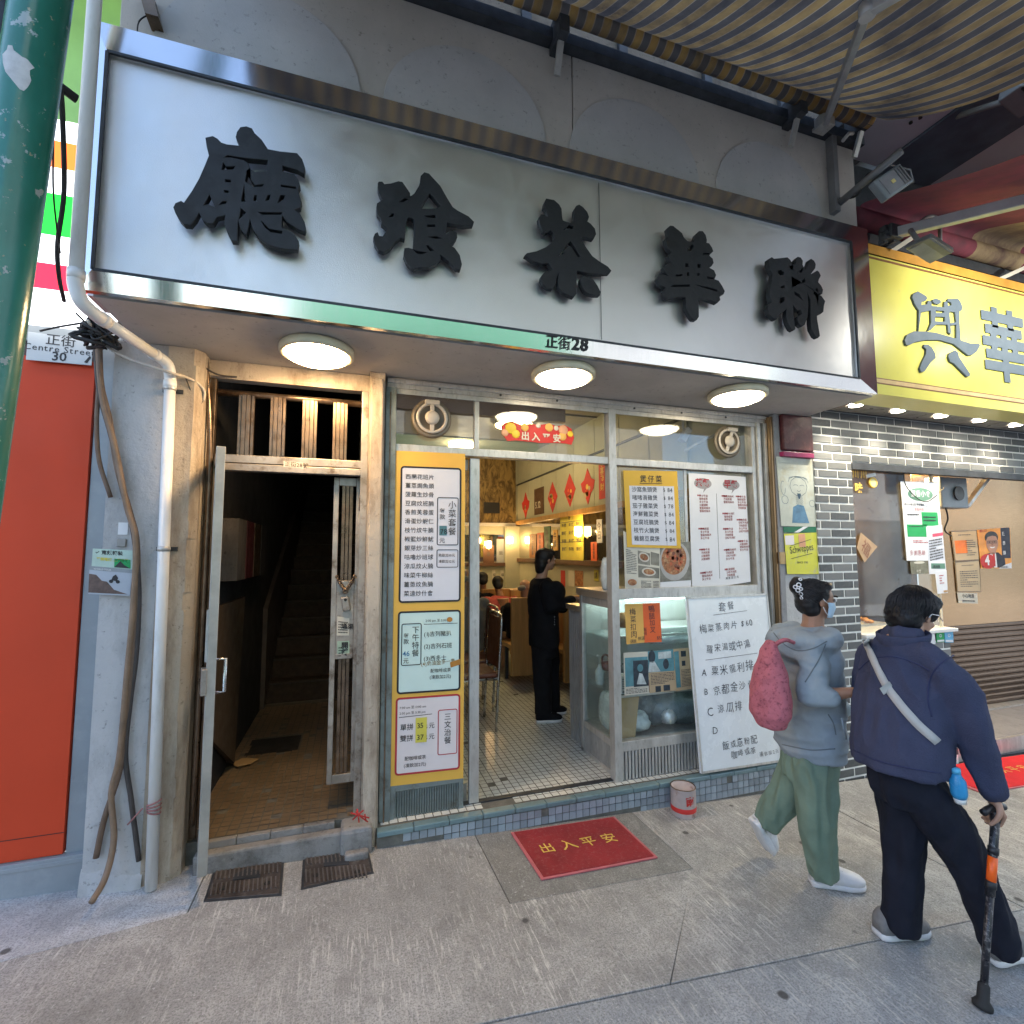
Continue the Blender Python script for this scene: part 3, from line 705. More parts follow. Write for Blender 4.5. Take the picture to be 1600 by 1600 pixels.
# house number on the lower rail
mb = MB(); nb = (INN[0]-OUT[0]); nb.x = 0; nb.normalize()
p0 = OUT[0].lerp(OUT[1], .5); o = at(852, 541, -.58)
write(mb, '正街', (o.x, -.5835, o.z), .075, (1, 0, 0), nb, .006, jit=.06); write(mb, '28', (o.x+.155, -.5835, o.z+.004), .092, (1, 0, 0), nb, .03)
build(mb, 'house_number', INK, sg)

# ---------------------------------------------------------------- the three round lamps under the sign
WARM_R = mat('lamp_rim', (.62, .56, .40), .4, 0, .1)
def lamp(px, z, r, label, rim=.028, e=5, col=(1, .84, .58)):
    c = atz(*px, z)
    t = thing('ceiling_lamp', label, 'ceiling lamp', (c.x, c.y, z), 'round lamps under the steel sign')
    rm = build(MB().lathe([(r*.93, 0), (r, -.012), (r*1.0, -rim-.012), (r*.93, -rim-.022), (r*.86, -rim-.016)], c, (0, 0, 1), 36), 'rim', WARM_R, t, smooth=True)
    build(MB().lathe([(r*.855, -rim-.012), (r*.8, -rim-.03), (r*.6, -rim-.046), (r*.3, -rim-.053), (.01, -rim-.055)], c, (0, 0, 1), 36), 'diffuser', glow('lamp_diffuser_%d' % e, col, e), rm, smooth=True)
    return t
lamp((496, 543), 2.602, .185, 'round lamp with a warm halo over the stair door', e=26, col=(1, .66, .33))
lamp((880, 580), 2.602, .19, 'round lamp beside the house number, over the cafe door')
lamp((1152, 612), 2.602, .19, 'round lamp nearest the brick shop, over the menu window')
# ================================================================ CAFE FRONT: aluminium frame, glass, sliding door
FY = .08
fr = thing('shopfront', 'weathered aluminium shopfront with transom windows and a fixed menu window', 'shopfront', (1.6, .1, 0))
ff = lambda n, *b: bx(n, ALU, fr, *b, bev=.003)
ff('head_rail', .18, 3.10, FY, FY+.09, 2.535, 2.60)
ff('head_trim', .18, 3.10, FY-.012, FY, 2.565, 2.59)
ff('head_bead', .235, 3.0, FY-.006, FY, 2.50, 2.532)
bx('side_post', ALU_GR, fr, .172, .236, FY-.02, FY+.08, 0, 2.535, bev=.004)
bx('post_groove', GATE_D, fr, .196, .204, FY-.024, FY-.02, .0, 2.5)
ff('mullion', 1.692, 1.748, FY-.012, FY+.06, 0, 2.535)
ff('transom_rail', .236, 1.692, FY, FY+.06, 2.14, 2.19); ff('transom_rail', 1.748, 2.95, FY, FY+.06, 2.135, 2.185)
ff('transom_bar', .732, .762, FY+.01, FY+.05, 2.19, 2.535)
ff('window_sill_rail', 1.748, 2.95, FY-.01, FY+.06, 1.20, 1.272)
ff('lower_rail', 1.748, 2.95, FY, FY+.06, .185, .25)
for i, (a, b, y) in enumerate(((2.95, 2.985, .0), (2.989, 3.02, -.02), (3.024, 3.058, .01), (3.062, 3.09, -.015))):
    ff('jamb_profile', a, b, FY+y, FY+.07, 0, 2.535)
bx('jamb_cladding', STEEL_BRN, fr, 3.092, 3.118, FY-.05, FY+.1, -.02, 2.58)
mb = MB()
for i in range(46):
    x = 1.752+i*.026
    mb.box(x, x+.016, FY+.006, FY+.03, .0, .185)
build(mb, 'ribbed_panel', ALU, fr); bx('panel_back', DARK_IRON, fr, 1.75, 2.95, FY+.025, FY+.05, .0, .185)
def pane(name, x0, x1, z0, z1, y=.115, m=GLASS, parent=None): return bx(name, m, parent or fr, x0, x1, y, y+.005, z0, z1)
pane('transom_pane', .238, .73, 2.191, 2.533); pane('transom_pane', .764, 1.69, 2.191, 2.533)
pane('transom_pane', 1.75, 2.948, 2.187, 2.533); pane('window_pane', 1.75, 2.36, 1.274, 2.134); pane('window_pane', 2.34, 2.948, 1.274, 2.134, .122)
pane('window_pane', 1.75, 2.948, .252, 1.198)
ff('meeting_stile', 2.335, 2.362, .112, .13, 1.274, 2.134)
mb = MB()
for x in (.5, .9, 1.3, 1.9, 2.3, 2.7): mb.disc((x, FY-.012, 2.552), .008, (0, -1, 0), .003, 8)
build(mb, 'screws', DARK_IRON, fr)
dr = thing('sliding_door', 'glass sliding door slid open behind the yellow menu board', 'door', (.5, .16, 0))
bx('door_stile', ALU, dr, .706, .768, FY+.02, FY+.06, .0, 2.13, bev=.003)
bx('door_stile', ALU, dr, .25, .30, FY+.08, FY+.11, .0, 2.13, bev=.003)
bx('door_rail', ALU, dr, .30, .706, FY+.08, FY+.105, .0, .10, bev=.003); bx('door_rail', ALU, dr, .30, .706, FY+.08, FY+.105, 2.06, 2.13, bev=.003)
bx('door_pane', GLASS, dr, .30, .706, FY+.09, FY+.096, .10, 2.06)
bx('door_track', DARK_IRON, fr, .236, 1.692, FY+.02, FY+.06, -.001, .006)

# two extractor vents in the transom
def vent(px, label, turn):
    c = at(*px, .09)
    t = thing('window_vent', label, 'vent', c, 'round window vents in the transom')
    rim = mat('vent_rim', (.50, .45, .38), .45, 0, .2)
    build(MB().lathe([(.118, 0), (.125, .012), (.105, .022), (.098, .012)], c, (0, -1, 0), 32), 'flange', mat('vent_flange', (.20, .165, .12), .5, .3, .3), t, smooth=True)
    build(MB().lathe([(.10, .0), (.10, .004), (.005, .004)], c, (0, -1, 0), 28), 'shutter', BLACK_PL, t)
    build(MB().lathe([(.098, .03), (.088, .038), (.078, .03), (.088, .022)], c, (0, -1, 0), 28, cap=False), 'ring', rim, t, smooth=True); rg = t.children[-1]
    d = V(math.sin(turn), 0, math.cos(turn))
    k = MB().bar(c-d*.085+V(0, -.032, 0), c+d*.09+V(0, -.032, 0), .026, .012, (0, -1, 0)); build(k, 'bridge', rim, rg, bev=.003)
    build(MB().lathe([(.042, .026), (.045, .038), (.03, .05), (.004, .052)], c, (0, -1, 0), 20), 'hub', rim, rg, smooth=True)
    build(MB().bar(c+d*.085+V(-.045, -.03, .012), c+d*.085+V(.045, -.03, .012), .03, .03, (0, -1, 0)), 'clip', rim, t, bev=.004)
vent((674, 655), 'pale round vent in the transom above the yellow menu board', 0)
vent((1135, 691), 'brownish round vent at the right end of the transom', .35)

# ---------------------------------------------------------------- yellow menu board
mz = thing('menu_stand', 'grey ribbed metal stand below the yellow menu board', 'stand', (.445, .08, 0))
mb = MB()
for i in range(26): mb.box(.262+i*.0145, .270+i*.0145, FY, FY+.014, .0, .15)
build(mb, 'ribs', ALU_GR, mz); bx('back', ALU_GR, mz, .24, .66, FY+.014, FY+.05, .0, .17)
bx('leg', ALU_GR, mz, .236, .262, FY-.008, FY+.014, .0, .17, bev=.002); bx('leg', ALU_GR, mz, .635, .664, FY-.008, FY+.014, .0, .17, bev=.002)
bx('top_bar', ALU_GR, mz, .236, .664, FY-.01, FY+.014, .152, .2, bev=.002)
B = Board('menu_board', 'tall yellow menu board with three white panels of Chinese dishes', 'menu board', ((616, 704), (727, 709), (724, 1216), (607, 1229)), .068, YEL_P, .01)
def card(u0, v0, u1, v1, fm, pm):
    pn = B.rect('menu_panel', pm, u0+.02, v0+.004, u1-.02, v1-.004, 1); B.frame('panel_border', fm, u0, v0, u1, v1, .011, 2, .022, parent=pn)
vy = lambda y: (y-(704+(709-704)*.4))/(1222.-706)
card(.09, .047, .945, .468, INK, LAV_P); card(.085, .493, .95, .738, INK, MINT_P); card(.075, .748, .95, .972, INKRED, PINKW_P)
dishes = '西蘭花班片 薑蔥焗魚頭 菠蘿生炒骨 豆腐炆班腩 香煎芙蓉蛋 滑蛋炒蝦仁 枝竹炆牛腩 椒鹽炒鮮魷 銀芽炒三絲 咕嚕炒班球 涼瓜炆火腩 味菜牛柳絲 薑蔥炆魚腩 菜遠炒什會'.split()
for i, d in enumerate(dishes): B.text(d, .155, .0865+i*.0277, .0345, INK, 3, .004, gap=.02)
B.frame('price_frame', INK, .60, .142, .905, .293, .005, 3, .012)
B.text('小菜套餐', .815, .152, .052, INK, 4, .002, vert=True, gap=.06); B.text('每款', .675, .176, .036, INK, 4, .002, vert=True)
B.rect('price_sticker', TEAL_P, .635, .232, .74, .262, 3); B.text('78', .645, .257, .044, INK, 5, .0, jit=.08); B.text('元', .675, .268, .036, INK, 4, .006, vert=True)
B.frame('price_frame', INK, .60, .306, .905, .362, .004, 3, .010); B.text('熱飲加10元', .625, .328, .021, INK, 4, .006); B.text('凍飲加12元', .625, .347, .021, INK, 4, .006)
B.frame('price_frame', INK, .135, .53, .405, .655, .005, 3, .012)
B.text('下午特餐', .325, .538, .044, INK, 4, .002, vert=True, gap=.03); B.text('每款', .20, .558, .033, INK, 4, .002, vert=True)
B.text('46', .155, .626, .040, INKBLU, 4, .006, jit=.05); B.text('元', .20, .632, .033, INK, 4, .006, vert=True)
B.text('2:00 pm 至 5:00 pm', .455, .527, .019, INK, 4, .0); B.oval('correction_dot', mat('brown_tape', (.42, .19, .03), .6), .79, .522, .04, .0075, 5); B.line(.435, .534, .90, .534, .003, lv=4)
for i, d in enumerate(('(1)吉列豬扒', '(2)吉列石班', '(3)西多士')): B.text(d, .435, .570+i*.0365, .033, INK, 4, .004)
B.text('(4)奶油金多一隻', .40, .659, .029, mat('tan_marker', (.20, .12, .02), .6), 4, .003, jit=.08, tilt=.06); B.shape('correction_tape', MATS['brown_tape'], ((.80, .652), (.945, .643), (.945, .660), (.81, .668)), 5)
B.text('配咖啡或茶', .53, .679, .025, INK, 4, .004); B.text('(凍飲加2元)', .52, .698, .025, INK, 4, .004)
B.text('7:00 am 至 11:00 am', .125, .781, .0185, INK, 4, .0); B.text('2:00 pm 至 5:30 pm', .125, .797, .0185, INK, 4, .0); B.line(.12, .805, .56, .802, .003, lv=4)
B.frame('price_frame', INKRED, .64, .792, .91, .925, .005, 3, .012); B.text('三文治餐', .775, .802, .044, INK, 4, .002, vert=True, gap=.04)
B.text('單拼    元', .135, .842, .039, INK, 4, .006); B.text('雙拼    元', .135, .874, .039, INK, 4, .006)
B.rect('price_sticker', LEM_P, .34, .81, .49, .882, 5); B.text('35', .355, .840, .042, INK, 6, .004, jit=.06); B.text('37', .355, .874, .042, INK, 6, .004, jit=.06)
B.text('元', .515, .842, .036, INK, 4, .005); B.text('元', .515, .874, .036, INK, 4, .005)
B.text('配咖啡或茶', .20, .930, .025, INK, 4, .004); B.text('(凍飲加2元)', .19, .950, .025, INK, 4, .004)
B.done()

# ---------------------------------------------------------------- posters in the upper window
PY = .104
B = Board('dish_menu', 'golden card listing seven hot pot dishes, in the upper window', 'menu', ((974, 735), (1058, 736), (1064, 857), (980, 855)), PY-.006, GOLD_P, .004)
B.rect('price_list', LAV_P, .09, .20, .92, .965, 1)
B.text('煲仔菜', .29, .145, .055, INK, 2, .008, gap=.18); B.line(.28, .168, .70, .168, .004)
for i, (d, p) in enumerate((('沙窩魚頭煲', '84'), ('啫啫滑雞煲', '84'), ('茄子雞菜煲', '78'), ('海鮮雞菜煲', '84'), ('豆腐班腩煲', '84'), ('枝竹火腩煲', '84'), ('雞錦豆腐煲', '84'))):
    B.text(d, .13, .275+i*.106, .041, INK, 2, .004, gap=.03); B.text('$', .71, .27+i*.106, .034, INK, 2, .0); B.text(p, .79, .278+i*.106, .044, INK, 2, .0, jit=.06)
B.line(.72, .205, .735, .96, .002).done()
B = Board('newspaper_clipping', 'newspaper clipping with photographs of dishes under the golden card', 'clipping', ((974, 830), (1031, 850), (1031, 922), (977, 925)), PY, CREAM_P, .002)
food = mat('food_photo', (.34, .13, .05), .5, 0, .7, 30, .05, 60, ((.60, .42, .22), .8, 18)); plate_m = mat('plate_photo', (.60, .56, .48), .5, 0, .2, 6); grn = mat('table_photo', (.22, .21, .17), .5, 0, .5, 12)
for u0, v0, u1, v1 in ((.38, .26, .72, .5), (.74, .22, .98, .48), (.38, .53, .98, .75)): B.rect('photo', grn, u0, v0, u1, v1, 1)
for u, v, a, b in ((.55, .36, .15, .09), (.68, .63, .2, .08), (.2, .84, .17, .08)): B.oval('photo_plate', plate_m, u, v, a, b, 2); B.oval('photo_food', food, u, v, a*.75, b*.7, 3)
B.lines(.05, .28, .34, .70, 14, INK2, .5); B.lines(.45, .8, .75, .95, 6, INK2, .5); B.lines(.8, .8, .97, .95, 5, INK2, .5); B.done()
B = Board('food_poster', 'photograph of a round metal dish of red braised stew', 'poster', ((1030, 850), (1079, 846), (1080, 918), (1032, 921)), PY+.001, WHITE_P, .002)
B.rect('photo', grn, 0, .0, 1, .84, 1); B.oval('photo_bowl', mat('bowl_photo', (.42, .40, .37), .35, .3), .47, .40, .48, .43, 2); B.oval('photo_food', food, .45, .36, .40, .34, 3)
for k in range(26):
    a = random.random()*6.28; r = math.sqrt(random.random())
    B.oval('photo_meat', mat('meat_photo', (.48, .12, .045), .4, 0, .5, 30) if k % 3 else mat('dark_meat_photo', (.20, .07, .04), .4), .45+.34*r*math.cos(a), .34+.27*r*math.sin(a), .05, .045, 4, 7)
B.done()
B = Board('tea_menu', 'white breakfast and tea set menu with red headings', 'menu', ((1076, 739), (1165, 745), (1173, 909), (1082, 923)), PY-.002, WHITE_P, .004)
GREYO = mat('grey_oval', (.36, .34, .34), .6)
for u, s_ in ((.235, '茶餐'), (.73, '早餐')):
    B.oval('speech_oval', GREYO, u, .085, .15, .048, 1); B.shape('speech_tail', GREYO, ((u+.02, .125), (u+.09, .11), (u+.0, .165)), 1.2); B.text(s_, u-.135, .108, .066, INKRED, 3, .02)
B.line(.46, .17, .46, .93, .0025)
for u0, u1, blk in ((.13, .36, ((.18, 6), (.47, 4), (.65, 4), (.85, 3))), (.55, .73, ((.18, 3), (.34, 3), (.48, 4), (.67, 4), (.845, 3))), (.80, .95, ((.18, 5), (.40, 5), (.60, 4)))):
    for v0, n in blk:
        B.lines(u0, v0, u0+.1, v0+.022, 1, INKRED, .7)
        for i in range(n): B.text(random.choice(('火腿通粉', '沙嗲牛肉麵', '餐肉煎蛋', '多士牛油', '咖啡或茶', '雪菜肉絲米')), u0+.03, v0+.022+i*.027, .0195, mat('brown_red_ink', (.30, .06, .05), .6), 2, .012)
B.text('凍 飲 加 三 元', .56, .945, .02, INK2, 2, .01); B.done()
B = Board('paper_strip', 'amber paper strip with brushed dish names behind the lower glass', 'paper strip', ((976, 944), (1004, 943), (1007, 1004), (979, 1007)), .108, AMB_P, .001)
B.text('梅菜扣肉', .42, .1, .052, MARKER, 1, .0, vert=True, jit=.1); B.text('例湯', .62, .93, .03, MARKER, 1, .004, jit=.1); B.text('送飯', .2, .97, .026, MARKER, 1, .004, jit=.1); B.done()
B = Board('paper_strip', 'orange red paper strip with brushed dish names behind the lower glass', 'paper strip', ((1004, 943), (1031, 942), (1034, 1003), (1007, 1004)), .109, ORG_P, .001)
B.text('鴨腿加叉', .5, .06, .048, MARKER, 1, .0, vert=True, jit=.1); B.text('飯例', .06, .62, .028, MARKER, 1, .004, vert=True, jit=.1); B.text('$52', .72, .93, .03, MARKER, 1, .004, jit=.1); B.done()
# old newspaper features behind the lower glass
B = Board('newspaper_feature', 'old blue toned newspaper page with a portrait photograph', 'clipping', ((974, 1020), (1012, 1018), (1014, 1083), (976, 1087)), .110, CREAM_P, .001)
B.rect('photo', TEAL_P, .05, .12, .98, .80, 1); B.rect('photo', mat('dark_photo', (.03, .045, .06), .5, 0, .6, 25), .38, .20, .99, .82, 2)
B.oval('photo_figure', TEAL_P, .66, .38, .12, .09, 3); B.shape('photo_figure', mat('pale_photo', (.50, .56, .55), .6, 0, .4, 20), ((.5, .76), (.62, .5), (.74, .52), (.9, .78)), 3); B.lines(.06, .84, .95, .97, 4, INK2, .5); B.done()
B = Board('newspaper_feature', 'old newspaper photograph of a cook seen from behind', 'clipping', ((1012, 1018), (1052, 1014), (1054, 1048), (1013, 1051)), .1095, MATS['teal_print'], .001)
B.oval('photo_head', MATS['dark_photo'], .15, .26, .13, .3, 1); B.shape('photo_shirt', MATS['pale_photo'], ((.0, .98), (.06, .5), (.24, .48), (.46, .98)), 1); B.oval('photo_head', MATS['dark_photo'], .68, .66, .11, .24, 1); B.rect('photo_window', MATS['pale_photo'], .4, .08, .9, .4, 1); B.done()
B = Board('newspaper_column', 'tan newspaper column of small print between blue photographs', 'clipping', ((1014, 1050), (1055, 1047), (1057, 1079), (1015, 1083)), .110, mat('tan_newsprint', (.48, .36, .22), .7, 0, .15, 6), .001)
B.lines(.06, .06, .95, .62, 8, INK2, .5); B.rect('photo', MATS['dark_photo'], .22, .70, .42, .98, 1); B.rect('photo', MATS['dark_photo'], .52, .68, .76, .96, 1); B.done()
B = Board('newspaper_column', 'tan newspaper page edge half hidden by the whiteboard', 'clipping', ((1052, 1014), (1080, 1012), (1083, 1076), (1057, 1080)), .1105, MATS['tan_newsprint'], .001)
B.rect('photo', TEAL_P, .02, .06, .28, .92, 1); B.rect('photo', MATS['dark_photo'], .4, .06, .68, .2, 1); B.rect('photo', MATS['dark_photo'], .42, .30, .62, .42, 1); B.lines(.35, .5, .9, .92, 12, INK2, .5); B.done()

# ---------------------------------------------------------------- glass display cabinet behind the lower window
cb = thing('display_cabinet', 'glass sided aluminium display cabinet with shelves of clutter', 'cabinet', (2.3, .4, 0))
bx('top', STEEL_SAT, cb, 1.70, 2.95, .155, .66, 1.19, 1.245)
for y in (.60,): bx('corner_post', ALU, cb, 1.72, 1.76, y, y+.04, 0, 1.19, bev=.003)
bx('base', ALU, cb, 1.72, 2.95, .15, .64, .0, .03)
bx('side_rail', ALU, cb, 1.722, 1.752, .15, .60, .19, .235, bev=.002); bx('side_rail', ALU, cb, 1.722, 1.752, .15, .60, 1.13, 1.19, bev=.002)
mb = MB()
for i in range(19): mb.box(1.724, 1.744, .155+i*.0245, .171+i*.0245, .03, .19)
build(mb, 'ribbed_side', ALU, cb); bx('side_pane', GLASS2, cb, 1.735, 1.74, .15, .60, .235, 1.13)
bx('back_panel', STEEL_SAT, cb, 1.76, 2.95, .645, .655, .2, 1.19)
bx('inner_floor', ALU, cb, 1.76, 2.95, .15, .64, .21, .225); bx('glass_shelf', GLASS2, cb, 1.76, 2.95, .16, .62, .522, .53); bx('shelf_edge', ALU, cb, 1.76, 2.95, .15, .165, .516, .536)
bx('glass_shelf', GLASS2, cb, 1.76, 2.95, .25, .62, .905, .912); bx('shelf_edge', ALU, cb, 1.76, 2.95, .24, .252, .90, .918)
bx('light_tube', glow('cool_tube', (.75, 1, .97), 5), cb, 1.95, 2.9, .30, .33, 1.165, 1.188)
tray = thing('steel_tray', 'bare steel tray on the top cabinet shelf', 'tray', (2.45, .45, .913)); bx('tray_body', STEEL_SAT, tray, 2.1, 2.88, .3, .6, .913, .955, bev=.01)
def crumple(name, label, c, rx, ry, rz, m, cat='plastic bag', amp=.3, group=None, nn=22):
    mb = MB(); c = Vector(c); rings = []
    for j in range(13):
        a = R(-88+176*j/12); rg = []
        for k in range(nn):
            b = 2*math.pi*k/nn; d = V(math.cos(a)*math.cos(b), math.cos(a)*math.sin(b), math.sin(a))
            h = 1+amp*(1-2*abs(noise.noise(d*2.4+c*5)))*.8-amp*.3+amp*.35*noise.noise(d*6+c*3)
            q = V(d.x*rx*h, d.y*ry*h, d.z*rz*h); q.z = max(q.z, -rz*.8); rg.append(c+q)
        rings.append(rg)
    mb.loft(rings)
    o = build(mb, name, m, smooth=False, label=label, cat=cat, group=group)
    return o
PLA = mat('plastic_bag_white', (.56, .62, .62), .25, 0, .25, 9, .1); PLB = mat('plastic_bag_grey', (.20, .24, .26), .2, 0, .5, 9, .1)
c = at(1070, 1010, .3); crumple('plastic_bag', 'flattened pale plastic bag on the cabinet shelf behind the newspaper photograph', (2.35, .33, .60+.27), .25, .1, .045, PLA, amp=.25)
crumple('plastic_bag', 'long clear plastic bag of cutlery above the shelf rail', (2.28, .30, .59), .20, .09, .085, PLA, amp=.32)
crumple('plastic_bag', 'crumpled dark clear bag at the bottom of the cabinet', (2.4, .38, .36), .34, .18, .15, PLB, amp=.4)
crumple('plastic_bag', 'white knotted plastic bag at the cabinet side glass', (1.80, .36, .36), .035, .12, .14, PLA, amp=.25)
crumple('rag', 'brown rag beside the knotted plastic bag', (1.81, .25, .30), .04, .07, .10, mat('brown_rag', (.25, .16, .08), .9, 0, .4, 8), 'rag')
crumple('foil_ball', 'small bright crumpled foil ball at the bottom of the cabinet', (2.22, .22, .33), .055, .05, .06, mat('foil_white', (.72, .74, .76), .25, .4, .2, 9), 'foil', .2)
crumple('pot_lid', 'dark round pot lid at the bottom right of the cabinet', (2.55, .24, .34), .09, .05, .07, ALU, 'pot lid', .12)
o = build(MB().hexa([(1.775, .17, .226), (1.91, .17, .226), (1.91, .30, .226), (1.775, .30, .226)], [(1.78, .18, .51), (1.955, .18, .51), (1.955, .30, .51), (1.78, .30, .51)]), 'cardboard_box', CARD, bev=.003, label='tall brown cardboard box at the cabinet corner', cat='box')
t = thing('tag_box', 'white paper price tag box on the cabinet shelf', 'tag box', (1.87, .18, .536)); build(MB().hexa([(1.80, .165, .536), (1.94, .165, .536), (1.94, .25, .536), (1.80, .25, .536)], [(1.775, .165, .66), (1.965, .165, .66), (1.965, .25, .66), (1.775, .25, .66)]), 'paper_body', WHITE_P, t, bev=.008)
mb = MB(); [mb.box(1.81, 1.93-.02*(i % 3), .1615, .163, .635-i*.012, .639-i*.012) for i in range(6)]; mb.box(1.81, 1.93, .1605, .163, .548, .556); build(mb, 'lettering', INK2, t)
bx('biscuit_packet', mat('maroon_packet', (.22, .02, .05), .3, 0, .5, 14), None, 1.985, 2.10, .18, .23, .537, .60, bev=.006, label='small maroon packet next to the white tag box', cat='packet')
t = thing('soap_dispenser', 'clear pump bottle standing behind the cabinet side glass', 'pump bottle', (1.80, .47, .53))
build(MB().lathe([(.032, 0), (.035, .01), (.035, .10), (.014, .13), (.012, .15)], (1.80, .47, .53), n=16), 'bottle', PLA, t, smooth=True); build(MB().tube([(1.80, .47, .68), (1.80, .47, .74), (1.77, .46, .745)], .007, 8), 'pump', WHITE_PL, t)
t = thing('basket', 'dark red round basket on the cabinet shelf by the side glass', 'basket', (1.82, .35, .66)); build(MB().tube([V(1.80, .36+.07*math.cos(a), .72+.05*math.sin(a)) for a in [k*.45 for k in range(15)]], .008, 6), 'rim', mat('maroon_cane', (.10, .02, .02), .6), t)
build(MB().lathe([(.05, 0), (.06, .05), (.055, .05), (.045, .01)], (1.82, .36, .66), n=14), 'bowl', mat('maroon_cane', (.10, .02, .02), .6), t)
crumple('carrier_bag', 'white knotted carrier bag standing on the cabinet top', (1.80, .35, 1.35), .035, .04, .13, PLA, 'carrier bag', .3)
for k, (x, y, z, rx, rz, m_, lab) in enumerate(((1.98, .25, .31, .08, .07, PLA, 'small pale bag slumped beside the cardboard box'), (2.12, .34, .42, .12, .10, PLB, 'smoky clear bag behind the foil ball'), (2.62, .40, .44, .15, .12, PLA, 'pale grey bag at the back of the cabinet bottom'), (2.05, .42, .62, .10, .07, PLB, 'grey bag behind the white tag box'), (2.0, .42, 1.0, .09, .06, mat('brown_bun', (.35, .17, .06), .6, 0, .3, 9), 'brown paper parcel on the top cabinet shelf'))):
    crumple('plastic_bag', lab, (x, y, z), rx, .08, rz, m_, amp=.35, cat='parcel' if 'parcel' in lab else 'plastic bag')
# counter behind the cabinet
ct_ = thing('counter', 'serving counter with a ribbed metal front', 'counter', (2.2, .78, 0))
bx('worktop', STEEL_SAT, ct_, 1.74, 2.9, .665, .95, 1.05, 1.09); bx('body', DARK_IRON, ct_, 1.78, 2.9, .67, .93, 0, 1.05)
mb = MB()
for i in range(7): mb.box(1.755, 1.785, .675+i*.038, .695+i*.038, 0, 1.05)
build(mb, 'ribs', ALU, ct_)

# ---------------------------------------------------------------- whiteboard leaning on the window
pts = [at(1072, 933, .045), at(1199, 927, .045), gp(1222, 1191), gp(1096, 1209)]
pts[2].y = pts[3].y = -.048; pts[2].z = pts[3].z = .004
p2 = at(1096, 1209, -.045); p3 = at(1222, 1190, -.045); pts[2], pts[3] = p3, p2
B = Board('whiteboard', 'leaning whiteboard with handwritten set meals in black marker', 'whiteboard', None, 0, mat('whiteboard_face', (.74, .78, .80), .25, 0, .08, 3, .02), .018, pts=pts, sheet='panel')
for a, b, c, d in ((0, 0, 1, .012), (0, .988, 1, 1), (0, 0, .018, 1), (.982, 0, 1, 1)): B.rect('trim', ALU, a, b, c, d, 4)
wt = lambda s_, u, v, h: B.text(s_, u, v, h, MARKER, 2, -.004, jit=.17, gap=.14, tilt=.06, sx=.95)
wt('套餐', .37, .09, .070); B.line(.30, .115, .72, .10, .003, MARKER)
wt('梅菜蒸肉片 $60', .13, .215, .062); wt('羅宋湯或中湯', .18, .335, .062); B.line(.16, .375, .80, .36, .003, MARKER)
wt('A 粟米龍利排', .10, .47, .070); wt('B 京都金沙骨', .11, .58, .070); wt('C 涼瓜排', .13, .69, .070); wt('D', .17, .795, .062)
wt('飯或意粉配', .28, .885, .056); wt('咖啡或茶', .37, .94, .052); wt('凍飲加2元', .72, .955, .036); B.done()
# ================================================================ INSIDE THE CAFE
XW, YB, ZC = 2.95, 5.8, 3.25
wr = bx('right_wall', CREAM_W, None, XW, XW+.12, .20, YB, 0, ZC, kind='structure')
for i in range(8):
    y0 = YB-.02-i*.62; bx('wall_panel', CREAM_W, wr, XW-.02, XW, y0-.61, y0, 2.10, 2.765, bev=.003)
    bx('upper_panel', CREAM_W, wr, XW-.008, XW, y0-.61, y0, 2.80, ZC, bev=.003)
bx('wall_rail', DARK_IRON, wr, XW-.035, XW, .5, YB, 2.768, 2.79)
bx('pelmet', WOODY, wr, XW-.06, XW, .5, YB, 2.03, 2.098); bx('mirror', MIRROR, wr, XW-.012, XW, .5, YB-.1, 1.42, 2.03)
bx('shelf_rail', WOOD_DK, wr, XW-.05, XW, .5, YB, 1.345, 1.41)
wb_ = bx('back_wall', CREAM_W, None, .1, XW, YB, YB+.12, 0, ZC, kind='structure')
def damask():
    m, t, b = nodes_of('damask_wallpaper'); v = coords(t, (1.6, 1, .8)); 
    w = None
    c = ramp(t, nz(t, coords(t, (1, 1, .45)), 9, 5, .6, 1.6), [(.42, (.10, .06, .018)), (.58, (.30, .20, .065))]); t.links.new(c, b.inputs['Base Color']); b.inputs['Roughness'].default_value = .5; return m
bx('wallpaper', damask(), wb_, .3, XW-.05, YB-.012, YB, 2.06, ZC); bx('white_trim', WHITE_PL, wb_, .3, XW-.05, YB-.03, YB, 2.0, 2.06)
bx('back_mirror', MIRROR, wb_, .3, XW-.28, YB-.012, YB, 1.36, 1.84); bx('back_shelf', WOOD_DK, wb_, .3, XW, YB-.05, YB, 1.27, 1.33)
bx('corner_pilaster', CREAM_W, wb_, XW-.27, XW-.001, YB-.06, YB, .6, 2.0); bx('air_grille', BLACK_PL, wb_, 2.28, 2.58, YB-.03, YB-.012, 2.24, 2.44)
lw = bx('left_wall', CREAM_W, None, .04, .12, .55, YB, 0, ZC, kind='structure')
bx('ceiling', CEIL_M, None, .1, XW+.1, .17, YB+.1, ZC, ZC+.08, kind='structure')
for i in range(3): bx('ceiling_batten', CEIL_M, bpy.data.objects['ceiling'], .1, XW, 1.0+i*1.6, 1.03+i*1.6, ZC-.02, ZC-.001)
bx('front_bulkhead', WOOD_DK, None, .12, 1.69, .8, .86, 2.62, ZC, kind='structure')
